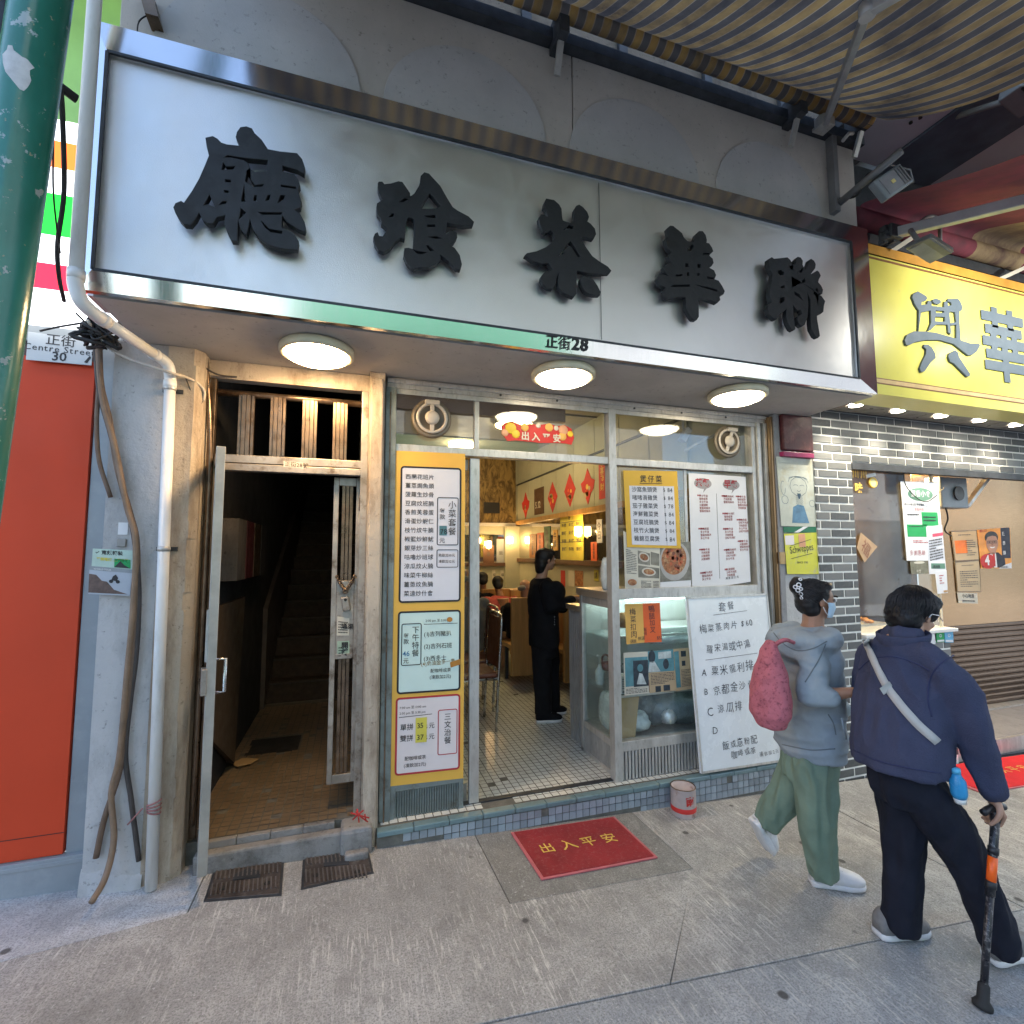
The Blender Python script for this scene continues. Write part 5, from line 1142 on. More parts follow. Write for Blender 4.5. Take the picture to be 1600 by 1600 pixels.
tw.tube([el2.lerp(low, .845)+V(-.04, -.02, 0), el2.lerp(low, .865)+V(-.10, -.01, -.02)], .004, 6); build(tw, 'string_tie', mat('pink_string', (.35, .16, .15), .8), t)
def cable(name, pts, r, m, label, grp='loose cables on the pier'):
    P = [at(u, v, y) for u, v, y in pts]
    return build(MB().tube(curve_pts(P, 6), r, 8), name, m, smooth=True, label=label, cat='cable', group=grp)
cable('cable', ((152, 530, -.12), (154, 600, -.09), (151, 660, -.08), (155, 720, -.075), (173, 777, -.07)), .010, CABLE_BR, 'short brown cable with a cut end hanging over the orange panel edge')
cable('cable', ((155, 535, -.13), (158, 600, -.10), (171, 655, -.085), (184, 735, -.08), (203, 800, -.08), (214, 850, -.082), (213, 940, -.08), (204, 1060, -.075), (195, 1130, -.075), (188, 1200, -.078), (163, 1280, -.072), (150, 1340, -.07)), .013, CABLE_BR, 'thick brown cable of the bundle ending short of the ground at left')
cable('cable', ((149, 532, -.12), (155, 610, -.09), (176, 690, -.08), (190, 760, -.08), (208, 830, -.088), (217, 920, -.08), (213, 1020, -.075), (203, 1100, -.07), (196, 1180, -.074), (205, 1250, -.072), (217, 1345, -.075)), .011, CABLE_BK, 'dark cable of the bundle looping behind the downpipe foot')
cable('cable', ((153, 533, -.125), (160, 620, -.095), (180, 700, -.085), (198, 790, -.09), (212, 845, -.095), (208, 950, -.09), (198, 1060, -.085), (187, 1180, -.085), (174, 1240, -.08), (178, 1310, -.09), (165, 1370, -.15), (143, 1410, -.24)), .013, mat('tan_cable', (.24, .16, .10), .6, 0, .3, 9), 'tan brown cable of the bundle reaching the pavement')
cable('cable', ((137, 500, -.2), (160, 535, -.13), (200, 560, -.12), (265, 582, -.17), (292, 590, -.075), (310, 600, -.03), (319, 612, -.01), (318, 626, .0)), .007, CABLE_WH, 'pale thin cable crossing the downpipe towards the gate')
cable('cable', ((290, 590, -.07), (308, 632, -.02), (318, 624, .0), (330, 592, .03)), .003, CABLE_BK, 'thin dark wire looping below the pale cable')
cable('cable', ((293, 545, -.03), (315, 570, .02), (340, 585, .06), (370, 589, .085)), .005, CABLE_BK, 'black wire along the top of the door reveal')
cable('cable', ((63, 517, -.05), (90, 511, -.10), (133, 504, -.18)), .005, BLACK_RUB, 'black wire over the top of the street number plate', None)
mb = MB(); c0 = at(150, 520, -.14)
for k in range(16):
    a = [c0+V(random.uniform(-.08, .1), random.uniform(-.06, .05), random.uniform(-.07, .07)) for _ in range(5)]; mb.tube(curve_pts(a, 4), random.choice((.005, .007, .010)), 6)
build(mb, 'cable_knot', BLACK_RUB, smooth=True, kind='stuff', label='tangle of black wires under the sign corner', cat='cable knot', org=c0)
cable('conduit', ((322, 560, .06), (328, 700, .06), (320, 900, .06), (300, 1290, .03)), .013, GATE_D, 'thin conduit running down the door reveal', None)
# green pole
t = thing('street_pole', 'large chipped green pole in the left foreground', 'pole', (-1.08, -1.2, -.05))
GP = None
m, tt, b = nodes_of('green_pole_paint'); v = coords(tt); vv = coords(tt, (1, 1, .4))
c = ramp(tt, nz(tt, vv, 3, 5), [(.3, (.008, .10, .065)), (.7, (.035, .22, .18))]); c = mixc(tt, ramp(tt, nz(tt, v, 9, 6, .7), [(.585, (0,)*3), (.60, (1,)*3)]), c, (.30, .36, .36)); c = mixc(tt, ramp(tt, nz(tt, v, 40, 4, .7), [(.66, (0,)*3), (.70, (.8,)*3)]), c, (.33, .30, .2))
tt.links.new(c, b.inputs['Base Color']); b.inputs['Roughness'].default_value = .22; bump(tt, b, nz(tt, v, 22, 4), .18, .006)
p0, p1 = V(-1.10, -1.2, -.06), V(-.925, -1.2, 3.6); build(MB().tube([p0, p0.lerp(p1, .5), p1, p0.lerp(p1, 1.4)], .070, 28), 'shaft', m, t, smooth=True)
build(MB().lathe([(.12, 0), (.11, .05), (.075, .10)], p0, n=24), 'base', m, t, smooth=True)
PSC = mat('pole_sticker_scrap', (.50, .50, .50), .6, 0, .2, 30)
def patch(z0, rows):
    mb = MB(); dz = .014; R_ = []
    for k, (a0, a1) in enumerate(rows):
        c = p0.lerp(p1, (z0+k*dz+.06)/3.66)
        R_.append([c+V(.0707*math.sin(a), -.0707*math.cos(a), 0) for a in [a0+(a1-a0)*i/6 for i in range(7)]])
    mb.loft(R_, cap=False, closed=False); build(mb, 'sticker_scrap', PSC, t)
patch(2.86, ((.30, .42), (.12, .50), (-.05, .55), (-.22, .58), (-.30, .52), (-.38, .50), (-.42, .62), (-.46, .40), (-.30, -.05), (-.28, -.12)))
patch(2.62, ((-.7, -.6), (-.85, -.5), (-.9, -.45), (-.85, -.55), (-.8, -.68))); patch(2.42, ((.0, .1), (-.1, .06), (-.22, -.05), (-.28, -.2)))
hk = at(96, 137, -1.0); build(MB().tube([hk+V(-.03, -.04, .0), hk, hk+V(.03, .03, -.005)], .015, 8), 'bolt_bracket', BLACK_RUB, t)
cable('cable', ((95, 140, -1.0), (98, 190, -.95), (100, 300, -.8), (90, 380, -.7), (92, 430, -.6), (100, 470, -.4)), .008, BLACK_RUB, 'black cable hanging beside the green pole', None)
cable('cable', ((84, 190, -1.0), (83, 290, -.9), (88, 350, -.8), (94, 395, -.7)), .003, BLACK_RUB, 'hair thin black wire beside the green pole', None)
t = thing('dark_pole', 'dark grey pipe at the top left corner behind the green pole', 'pipe', (-1.1, -1.3, 2)); a = at(12, 0, -1.0); build(MB().tube([V(a.x-.075, -1.0, -.05), V(a.x, -1.0, 4.2)], .035, 14), 'pipe', DARK_IRON, t, smooth=True)
t = thing('wall_bracket', 'rusty stub bracket above the left end of the sign', 'bracket', at(240, 15, -.5))
q = at(238, 20, -.52); build(MB().obox(q, V(.025, 0, .0), V(0, .06, 0), V(.02, 0, -.07)), 'plate', GATE_D, t); build(MB().tube(curve_pts([q, q+V(-.04, -.02, -.08), q+V(-.05, 0, -.16)], 5), .003, 6), 'wire', BLACK_RUB, t)

# ================================================================ PILLAR PLASTERED WITH STICKERS
bx('fuse_box', MAROON, None, 3.175, 3.482, -.01, .03, 2.315, 2.60, bev=.01, label='maroon metal box above the stickered pillar', cat='box')
bx('box_lip', mat('magenta_lip', (.30, .02, .10), .4), None, 3.16, 3.47, -.02, .03, 2.262, 2.30, bev=.004, label='magenta strip under the maroon box', cat='strip')
Bg = Board('paper_poster', 'faded paper poster with a blue line drawing of a bearded old man', 'poster', ((1213, 713), (1269, 718), (1277, 823), (1221, 822)), .012, mat('faded_poster', (.50, .52, .45), .6, 0, .2, 6, .1, 60, ((.40, .33, .16), .6, 5)), .004)
OL = mat('drawing_line', (.05, .10, .15), .6)
def arcl(u, v, ru, rv, a0, a1, w=.003, m=OL, n=10):
    for k in range(n): a, b_ = R(a0+(a1-a0)*k/n), R(a0+(a1-a0)*(k+1)/n); Bg.line(u+ru*math.cos(a), v+rv*math.sin(a), u+ru*math.cos(b_), v+rv*math.sin(b_), w, m, 1)
arcl(.55, .42, .24, .14, 0, 360); arcl(.55, .31, .26, .035, 180, 360); arcl(.55, .36, .28, .09, 180, 360); arcl(.47, .41, .06, .015, 180, 360); arcl(.65, .41, .06, .015, 180, 360); arcl(.55, .47, .05, .02, 0, 180)
for k in range(7): arcl(.55, .50, .05+.03*k, .10+.018*k, 20+k*8, 160-k*8, .002)
Bg.shape('drawn_robe', mat('blue_wash', (.10, .22, .34), .6, 0, .4, 12), ((.3, .95), (.36, .72), (.5, .68), (.66, .70), (.78, .95)), 1); Bg.shape('drawn_mouth', OL, ((.5, .52), (.6, .52), (.57, .60), (.53, .60)), 1)
arcl(.15, .62, .09, .06, 0, 360); arcl(.9, .66, .08, .05, 0, 360); arcl(.12, .45, .06, .10, 0, 300); Bg.done()
Bs = Board('sticker', 'green and white strip at the foot of the faded poster', 'sticker', ((1224, 823), (1275, 823), (1276, 832), (1225, 832)), .013, mat('dark_green_paper2', (.02, .16, .08), .6), .002, 'stickers on the pillar'); Bs.shape('slash', WHITE_P, ((.3, 1), (.6, 0), (.75, 0), (.45, 1)), 1); Bs.done()
Bs = Board('sticker', 'weathered yellow soft drink sticker with black script lettering', 'sticker', ((1225, 834), (1277, 832), (1281, 897), (1230, 897)), .013, mat('drink_yellow', (.62, .60, .05), .5, 0, .12, 6, .05, 60, ((.40, .38, .28), .7, 14)), .002, 'stickers on the pillar')
Bs.text('Schweppes', .14, .50, .078, INK, 1, .004, tilt=.12, sx=.66).line(.15, .62, .8, .50, .004).line(.18, .30, .78, .16, .004); Bs.rect('torn_patch', PKP, .42, .02, .62, .34, 1); Bs.rect('torn_patch', PINKW_P, .02, .05, .28, .28, 1); Bs.text('SINCE 1783', .32, .74, .022, INK, 1, .01); Bs.done()
bx('tape_scrap', CARD, None, 3.11, 3.16, .012, .02, 1.43, 1.52, label='scrap of brown tape left of the yellow sticker', cat='tape')

# ================================================================ RIGHT: brick fronted take-away shop
rs = thing('brick_shop', 'take away shop faced in grey brick slips with white joints', 'shop front', (4.8, .2, -.2))
bx('joint_bed', MORTAR_M, rs, 3.49, 6.6, .007, .06, 2.258, 2.68); bx('joint_bed', MORTAR_M, rs, 3.49, 3.895, .007, .5, -.3, 2.258); bx('joint_bed', MORTAR_M, rs, 3.895, 4.93, .007, .5, -.3, .83)
bx('wall_core', GRIME_M, rs, 3.49, 6.6, .06, .3, 2.26, 3.4)
bm = {}; nb_ = 0
def brick(x0, x1, z0, z1):
    global nb_
    if nb_ >= 300: return
    nb_ += 1; w = round(x1-x0, 3); h = round(z1-z0, 3)
    if (w, h) not in bm:
        o = build(MB().box(-w/2, w/2, -.006, .006, -h/2, h/2), 'brick', BRICK_M, rs, bev=.002); o.data.transform(Matrix.Translation(ORG[rs.name])); bm[(w, h)] = o
    else:
        o = bm[(w, h)].copy(); COL.objects.link(o); o.parent = rs
    o.location = V((x0+x1)/2, .008+random.uniform(-.0012, .0012), (z0+z1)/2)-ORG[rs.name]
def course(xa, xb, z, off, L=.196, g=.014, h=.0545):
    x = xa-off
    while x < xb-.012:
        a, b_ = max(x, xa), min(x+L, xb)
        if b_-a > .02: brick(a, b_, z, z+h)
        x += L+g
for k in range(6): course(3.49, 6.22, 2.264+k*.0685, (k % 2)*.105)
for k in range(37): course(3.49, 3.893, 2.19-k*.0685, (k % 2)*.105+.06)
for k in range(15):
    if .762-k*.0685 > gz(4.4)-.03: course(3.905, 4.928, .762-k*.0685, (k % 2)*.105)
bx('window_sill', WHITE_PL, rs, 3.90, 4.99, -.03, .30, .832, .86, bev=.004); bx('window_head', DARK_IRON, rs, 3.9, 6.6, .0, .06, 2.20, 2.255)
bx('window_pane', GLASS, rs, 3.9, 4.915, .055, .061, .86, 2.2); bx('pane_edge', CREAM_P, rs, 4.917, 4.927, .045, .07, .86, 2.2)
bx('entry_floor', STONE_M, rs, 4.95, 9.0, .06, 1.5, -.36, -.16); bx('entry_edge', ALU, rs, 4.95, 7.5, .035, .06, -.28, -.155)
ri = props(thing('shop_interior', None, None, (5, 1, 0)), kind='structure')
bx('back_wall', mat('brown_back_wall', (.15, .095, .048), .35, 0, .4, 2, .05), ri, 3.5, 9.0, 1.5, 1.55, -.35, 2.9); bx('far_wall', GRIME_M, ri, 9.0, 9.1, .06, 1.55, -.35, 2.95); bx('side_wall', STEEL_BRN, ri, 3.5, 3.56, .3, 1.5, -.2, 2.9); bx('ceiling', SOFFIT_M, ri, 3.5, 9.1, .3, 1.6, 2.9, 2.95)
bx('partition', STEEL_BRN, ri, 5.66, 8.4, .70, .74, .72, 2.9); bx('partition_edge', STEEL_POL, ri, 5.64, 5.66, .69, .75, -.16, 2.9)
mb = MB(); pr = []
for k in range(60): z = -.14+k*.0145; pr.append([V(5.66, .70-.006*(k % 4 == 1)-.006*(k % 4 == 2), z), V(8.4, .70-.006*(k % 4 == 1)-.006*(k % 4 == 2), z)])
mb.loft(pr, cap=False, closed=False, smooth=False); build(mb, 'ribbed_shutter', steel('brown_shutter', (.13, .085, .055), .30, (1, 1, 70), .08), ri)
bx('curled_strip', ALU, ri, 5.7, 7.4, .60, .70, -.16, -.145)
bx('food_counter', STEEL_SAT, ri, 3.56, 4.9, .35, .95, .75, .84)
for k in range(3):
    l = bpy.data.lights.new('shop_light', 'POINT'); l.energy = (15, 12, 9)[k]; l.color = (1, .66, .30); l.shadow_soft_size = 0
    lo = bpy.data.objects.new('shop_light', l); COL.objects.link(lo); lo.location = ((4.2, .8, 2.6), (5.3, .45, 2.3), (6.3, .35, 2.5))[k]
    bb = thing('shop_lamp', ('yellow lamp over the food counter', 'yellow lamp by the take away doorway', 'yellow lamp before the steel partition')[k], 'lamp', lo.location+V(0, 0, .1), 'lamps inside the brick shop'); build(MB().lathe([(.07, 0), (.07, .03), (.02, .05)], lo.location+V(0, 0, .08), n=14), 'shade', glow('shop_glow', (1, .78, .40), 6), bb); lo.parent = bb; lo.location = (0, 0, -.1)
t = thing('food_tray', 'tray of golden fried food behind the take away window', 'food tray', (4.2, .6, .842)); bx('tray', ALU, t, 3.62, 4.75, .38, .9, .842, .86, bev=.003); mb = MB()
for k in range(120): ball(mb, (random.uniform(3.66, 4.7), random.uniform(.42, .86), .875), random.uniform(.02, .05), random.uniform(.015, .03), .018, 6)
build(mb, 'fried_food', mat('fried_gold', (.62, .26, .04), .5, 0, .5, 14), t, kind='stuff')
build(MB().tube([(3.75, .36, .93), (4.35, .42, .885)], .012, 8), 'ladle', WOODY, smooth=True, label='wooden spoon handle resting over the food tray', cat='spoon')
t = thing('back_shelf', 'lit shelf of cream boxes high behind the take away window', 'shelf', (4.4, 1.1, 1.9)); bx('board', CREAM_P, t, 3.6, 5.0, .95, 1.3, 1.88, 1.91)
for k in range(7): bx('carton', [CREAM_P, CARD, AMB_P, WHITE_P][k % 4], t, 3.64+k*.19, 3.80+k*.19, 1.0, 1.25, 1.911, 2.02+.08*((k*5) % 3), bev=.004)
t = thing('wall_fan', 'grey bracketed fan box under the take away ceiling', 'fan', at(1483, 770, .3)); q = at(1483, 772, .3); build(MB().box(q.x-.19, q.x+.19, .25, .4, q.z-.14, q.z+.16), 'housing', PAINT_GR, t, bev=.01); build(MB().disc(q+V(.03, -.06, 0), .07, (0, -1, 0), .012, 16), 'speaker_cone', BLACK_PL, t)
build(MB().bar(q+V(.2, -.02, -.12), q+V(.55, -.05, .22), .05, .03), 'strut', ALU, t)
YW = -.004
Bn = Board('shop_notice', 'long white notice with a green brushed heading and two green blocks', 'notice', ((1407, 752), (1465, 754), (1476, 876), (1417, 876)), .042, WHITE_P, .002, 'notices on the take away window')
Bn.oval('heading_blob', mat('sage_print', (.12, .26, .18), .6), .50, .16, .34, .085, 1); Bn.text('莫香小食', .24, .185, .062, WHITE_P, 2, .01, jit=.05); Bn.text('歡迎外賣自取 熱線電話', .05, .305, .024, INK, 1, .01); Bn.text('營業時間', .3, .37, .03, INKRED, 1, .0)
Bn.rect('green_block', GRN_P, .48, .385, .92, .56, 1); Bn.rect('green_block', GRN_P, .07, .545, .60, .70, 1); Bn.lines(.1, .40, .42, .44, 1, INK); Bn.lines(.52, .43, .86, .51, 2, INK); Bn.lines(.12, .56, .5, .58, 1, INK); Bn.lines(.2, .74, .6, .78, 2, INKRED); Bn.text('多謝惠顧', .08, .93, .05, INKRED, 1, -.006, jit=.1); Bn.done()
Bn = Board('shop_notice', 'pale lilac list with a pink bar beside the green blocks', 'notice', ((1447, 823), (1472, 820), (1478, 889), (1452, 897)), .040, LAV_P, .002, 'notices on the take away window'); Bn.rect('pink_bar', mat('pink_bar', (.62, .08, .14), .6), .35, .17, 1, .24, 1); Bn.lines(.1, .28, .9, .75, 8, INK2, .6).done()
Bn = Board('shop_notice', 'white slip with a grey band under the lilac list', 'notice', ((1452, 876), (1477, 876), (1479, 897), (1453, 897)), .0385, WHITE_P, .0015, 'notices on the take away window'); Bn.rect('band', MATS['sage_print'], .1, .2, .95, .6, 1); Bn.text('請排隊', .2, .55, .03, INK, 2, .01); Bn.done()
Bn = Board('shop_notice', 'small white card lowest of the window notices', 'notice', ((1461, 893), (1479, 891), (1481, 926), (1465, 928)), .037, WHITE_P, .0015, 'notices on the take away window'); Bn.lines(.3, .15, .7, .6, 4, INKRED, .5); Bn.rect('orange_foot', WOODY, .6, .88, .98, .97, 1); Bn.done()
Bn = Board('shop_notice', 'dark photo card hanging below the long notice', 'notice', ((1422, 877), (1450, 876), (1451, 896), (1424, 897)), .044, mat('khaki_photo', (.20, .19, .13), .6, 0, .5, 14), .0015, 'notices on the take away window'); Bn.oval('photo_bowl', CREAM_P, .5, .12, .3, .1, 1); Bn.text('牛雜', .3, .9, .03, CREAM_P, 1, .01); Bn.done()
Bn = Board('lucky_diamond', 'faded tan lucky diamond on the take away window', 'wall decoration', ((1345, 832), (1371, 854), (1351, 879), (1339, 856)), .045, mat('tan_diamond', (.46, .30, .17), .6, 0, .2, 8), .0015); Bn.text('福', .25, .75, .12, mat('faded_red', (.25, .09, .05), .6), 1, .0).done()
t = thing('gilt_emblem', 'gilt bowl emblem with a white lid and characters on the take away window', 'emblem', at(1362, 753, .05)); q = at(1364, 754, .048)
build(MB().lathe([(.04+.008*math.cos(a), .008*math.sin(a)) for a in [2*math.pi*j/8 for j in range(9)]], q, (0, -1, 0), 20, cap=False), 'bowl_ring', INKGOLD, t, smooth=True); build(MB().disc(q, .034, (0, -1, 0), .003, 18), 'bowl', mat('pale_gold', (.62, .55, .25), .4), t); build(MB().obox(q+V(-.025, -.005, .06), V(.055, 0, .012), V(0, .004, 0), V(-.004, 0, .014)), 'lid', WHITE_PL, t, bev=.004)
mb = MB(); write(mb, '川川', at(1332, 745, .05), .075, w=.03, gap=.25); write(mb, '味', at(1336, 768, .05), .09, w=.03); build(mb, 'lettering', INKGOLD, t)
for (c4, m_, lab, txt, col) in ((((1486, 830), (1526, 828), (1530, 875), (1492, 877)), mat('amber_frame_paper', (.52, .40, .24), .5, 0, .1, 4), 'framed notice with an orange note on the steel partition', None, 0), (((1492, 878), (1530, 875), (1533, 925), (1496, 925)), mat('amber_frame_paper', (.52, .40, .24), .5), 'framed licence table below the orange note', None, 1), (((1496, 926), (1527, 927), (1528, 943), (1498, 942)), CREAM_P, 'small cream warning card under the licence', '小心地滑', 2)):
    Bn = Board('framed_notice', lab, 'notice', c4, .69, m_, .004, 'papers on the steel partition')
    if col < 2: Bn.frame('frame', GATE_D, 0, 0, 1, 1, .008, 2, .004); Bn.lines(.25, .12, .75, .16, 1, INK2); Bn.lines(.5 if col == 0 else .15, .3, .9, .85, 8, INK2, .4)
    if col == 0: Bn.rect('orange_note', mat('orange_note', (.85, .20, .01), .5), .08, .32, .55, .75, 2)
    if txt: Bn.text(txt, .2, .45, .05, INK, 2, .01).lines(.2, .65, .85, .9, 1, INK)
    Bn.done()
Bn = Board('campaign_poster', 'orange campaign poster with a smiling man in a suit and a number four', 'poster', ((1527, 828), (1578, 824), (1581, 888), (1533, 888)), .685, mat('poster_orange', (.80, .33, .05), .5), .003)
SK = mat('printed_skin', (.46, .25, .17), .55, 0, .12, 9); SUIT = mat('printed_suit', (.02, .022, .035), .6)
Bn.rect('dark_margin', mat('navy_print', (.03, .035, .06), .6), .70, .0, .98, .75, 1); Bn.shape('suit', SUIT, ((.04, .98), (.06, .74), (.25, .62), (.58, .60), (.78, .74), (.80, .98)), 1); Bn.shape('shirt', WHITE_P, ((.30, .64), (.50, .60), (.52, .98), (.42, .98)), 2); Bn.shape('tie', RED_P, ((.40, .64), (.46, .64), (.46, .95), (.40, .95)), 3)
Bn.oval('neck', SK, .41, .56, .10, .10, 2); Bn.oval('hair', INK, .40, .22, .205, .16, 2); Bn.oval('face', SK, .40, .36, .185, .235, 3); Bn.shape('hairline', INK, ((.21, .30), (.22, .17), (.33, .11), (.5, .12), (.585, .2), (.59, .3), (.54, .2), (.42, .175), (.28, .2)), 4)
for u in (.32, .48): Bn.oval('eye', INK, u, .335, .032, .012, 4, 10); Bn.frame('spectacle', INK2, u-.07, .30, u+.07, .37, .004, 5, .01)
Bn.shape('smile', WHITE_P, ((.31, .45), (.40, .465), (.49, .45), (.45, .49), (.36, .49)), 4); Bn.shape('nose', mat('printed_shade', (.36, .18, .12), .6), ((.385, .36), (.42, .36), (.435, .42), (.37, .42)), 4)
Bn.oval('number_disc', RED_P, .22, .82, .24, .19, 5); Bn.text('4', .13, .91, .15, WHITE_P, 6, .035)
for k, ch in enumerate('陳學鋒'): Bn.text(ch, .73, .185+k*.235, .050, WHITE_P, 3, .012)
Bn.shape('white_foot', WHITE_P, ((.55, 1), (.8, .9), (.98, .86), (.98, 1)), 5); Bn.text('區議員候選人', .62, .985, .022, INK, 6, .01); Bn.text('選區 2023', .05, .06, .03, INKRED, 2, .01); Bn.done()
for (c4, m_, lab, s_) in ((((1463, 987), (1475, 986), (1476, 1003), (1464, 1004)), GRN_P, 'green payment card standing on the take away sill', 0), (((1476, 986), (1489, 985), (1490, 1004), (1477, 1004)), mat('sky_card', (.12, .42, .66), .5), 'blue payment card standing on the take away sill', 1), (((1446, 990), (1460, 984), (1462, 1006), (1448, 1007)), WHITE_P, 'white card with a green curl on the take away sill', 2)):
    Bn = Board('payment_card', lab, 'card', c4, -.01, m_, .006, 'cards on the sill')
    if s_ < 2: Bn.rect('card_foot', WHITE_P, .05, .78, .95, .95, 1); Bn.oval('round_logo', WHITE_P, .5, .4, .16, .14, 1); Bn.oval('logo_core', m_, .5, .4, .09, .08, 2)
    else: Bn.shape('curl', MATS['sage_print'], ((.4, .8), (.5, .5), (.42, .2), (.52, .2), (.6, .5), (.5, .8)), 1)
    Bn.done()
cable('cable', ((1413, 728, .03), (1414, 755, .03), (1430, 776, .03), (1447, 784, .03), (1462, 775, .03), (1475, 762, .2)), .004, BLACK_RUB, 'black wire sagging across the long notice', None)
cable('cable', ((1476, 788, .3), (1481, 810, .35), (1476, 828, .4), (1487, 838, .6)), .007, BLACK_RUB, 'black lead hanging from the fan box', None)
# shop sign
ys = thing('takeaway_sign', 'yellow take away sign with blue grey Chinese characters and orange stripes', 'shop sign', (5, -.5, 2.6))
YS = -.52
m, tt, b = nodes_of('yellow_sign_face'); v = coords(tt); c = ramp(tt, nz(tt, v, 1.6, 4), [(.3, (.66, .58, .11)), (.7, (.76, .69, .16))]); c = mixc(tt, ramp(tt, nz(tt, v, 25, 5, .7), [(.62, (0,)*3), (.74, (.4,)*3)]), c, (.42, .40, .28)); tt.links.new(c, b.inputs['Base Color']); b.inputs['Roughness'].default_value = .28
bx('sign_face', m, ys, 3.425, 8.4, YS, -.30, 2.63, 3.74)
OST = mat('orange_stripe', (.62, .30, .05), .4); BST = mat('brown_stripe', (.22, .09, .03), .5)
for z0, z1, q in ((3.66, 3.74, OST), (3.63, 3.645, BST), (3.66, 3.668, BST), (2.705, 2.713, BST), (2.74, 2.747, BST), (2.713, 2.74, mat('peach_stripe', (.66, .45, .20), .4))): bx('stripe', q, ys, 3.425, 8.4, YS-.003, YS, z0, z1)
BLG = mat('blue_grey_letter', (.085, .115, .145), .6, 0, .1)
C1 = [[(330,250),(340,215),(395,185),(440,210),(490,240),(500,265),(480,290),(440,300),(430,340),(500,330),(510,290),(545,300),(550,350),(690,365),(695,300),(730,300),(735,350),(780,340),(770,310),(730,290),(735,270),(850,268),(880,310),(900,360),(890,400),(865,410),(865,520),(880,740),(1000,780),(1085,775),(1100,800),(1060,870),(1010,905),(965,910),(900,860),(800,780),(640,735),(480,735),(360,760),(290,795),(260,790),(245,740),(270,680),(350,640),(470,640),(600,655),(830,720),(830,560),(770,570),(765,545),(830,535),(815,420),(760,410),(750,440),(770,640),(765,670),(740,650),(730,560),(600,560),(540,620),(510,630),(545,540),(540,400),(430,420),(410,560),(400,640),(405,400),(360,330)],
 [(590,400),(690,405),(690,430),(600,430)], [(590,470),(700,475),(700,530),(590,525)]]
C2 = [[(465,790),(510,790),(550,820),(590,890),(595,940),(540,990),(470,1090),(430,1100),(415,1060),(440,990),(485,900),(490,840),(460,815)]]
C3 = [[(740,930),(750,890),(820,855),(850,880),(860,930),(985,1120),(980,1145),(950,1150),(900,1100),(800,1000),(760,980)]]
C0 = [[(560,280),(600,265),(650,285),(655,310),(630,330),(590,325),(565,305)]]
cut_letter('character', C1+C2+C3+C0, 1380, 430, .1375, YS-.012, .012, BLG, ys)
mb = MB(); p = at(1556, 585, YS-.006)
build(write(MB(), '華', (4.66, YS-.008, 2.93), .62, w=.03, sx=.9), 'character', BLG, ys); build(write(MB(), '食', (5.9, YS-.008, 2.93), .62, w=.03, sx=.9), 'character', BLG, ys)
bx('sign_soffit', DARK_IRON, ys, 3.46, 8.4, -.50, .0, 2.665, 2.69)
sl = MB()
for i in range(16):
    for j in range(2): sl.box(3.47+i*.3+j*.15, 3.765+i*.3+j*.15, -.45+j*.2, -.255+j*.2, 2.655, 2.666)
build(sl, 'soffit_tiles', mat('brown_soffit_tile', (.19, .165, .13), .35, 0, .3, 6), ys, kind='stuff')
for k, (u, v) in enumerate(((1337, 633), (1403, 642), (1470, 650), (1530, 657), (1587, 664))):
    c = atz(u, v, 2.65); t = thing('downlight', ('first', 'second', 'third', 'fourth', 'fifth')[k]+' downlight from the cafe along the brick shop soffit', 'downlight', c, 'downlights above the brick shop')
    build(MB().lathe([(.055, 0), (.058, -.006), (.046, -.008)], c, n=20, cap=False), 'bezel', STEEL_POL, t, smooth=True); build(MB().lathe([(.046, -.004), (.001, -.006)], c, n=16), 'bulb', glow('downlight_glow', (1, .93, .80), 16), t)
    l = bpy.data.lights.new('spot', 'SPOT'); l.energy = 9; l.color = (1, .88, .68); l.spot_size = R(120); l.spot_blend = .8; l.shadow_soft_size = 0
    lo = bpy.data.objects.new('spot', l); COL.objects.link(lo); lo.parent = t; lo.location = (0, 0, -.02)
# red mats
def mat_thing(q, label, txt, flipdir, m, seam=()):
    c = sum(q, V(0, 0, 0))/4; t = thing('door_mat', label, 'door mat', c)
    build(MB().poly([p+V(0, 0, .010) for p in q], (0, 0, -.009)), 'mat_border', mat('pink_border', (.50, .13, .14), .7, 0, .15, 9), t, bev=.003)
    i = [c+(p-c)*.95 for p in q]; build(MB().poly([p+V(0, 0, .014) for p in i], (0, 0, -.006)), 'mat_pile', m, t, bev=.002)
    ux, uy = (i[1]-i[0]), (i[0]-i[3]); mb = MB(); s_ = .095
    write(mb, txt, i[3]+ux*.5+uy*.44+V(0, 0, .0152), s_, ux, uy, .006, 'C', .35, jit=.06); build(mb, 'lettering', INKGOLD, t); return t
REDMAT = mat('red_pile', (.27, .020, .022), .95, 0, .3, 4, .6, 220, ((.30, .10, .10), .5, 60)); REDMAT2 = mat('bright_red_pile', (.66, .018, .022), .95, 0, .15, 4, .5, 220)
q = [gp(798, 1303), gp(960, 1278), gp(1028, 1342), gp(846, 1377)]
mat_thing(q, 'dark red mat with four gold characters in front of the cafe step', '出入平安', 1, REDMAT)
q = [V(4.42, -.02, gz(4.4)), V(5.9, -.02, gz(5.9)), V(5.9, -.44, gz(5.9)), V(4.42, -.44, gz(4.4))]
mat_thing(q, 'bright red mat with gold script at the brick shop doorway', '出入平安', 1, REDMAT2)
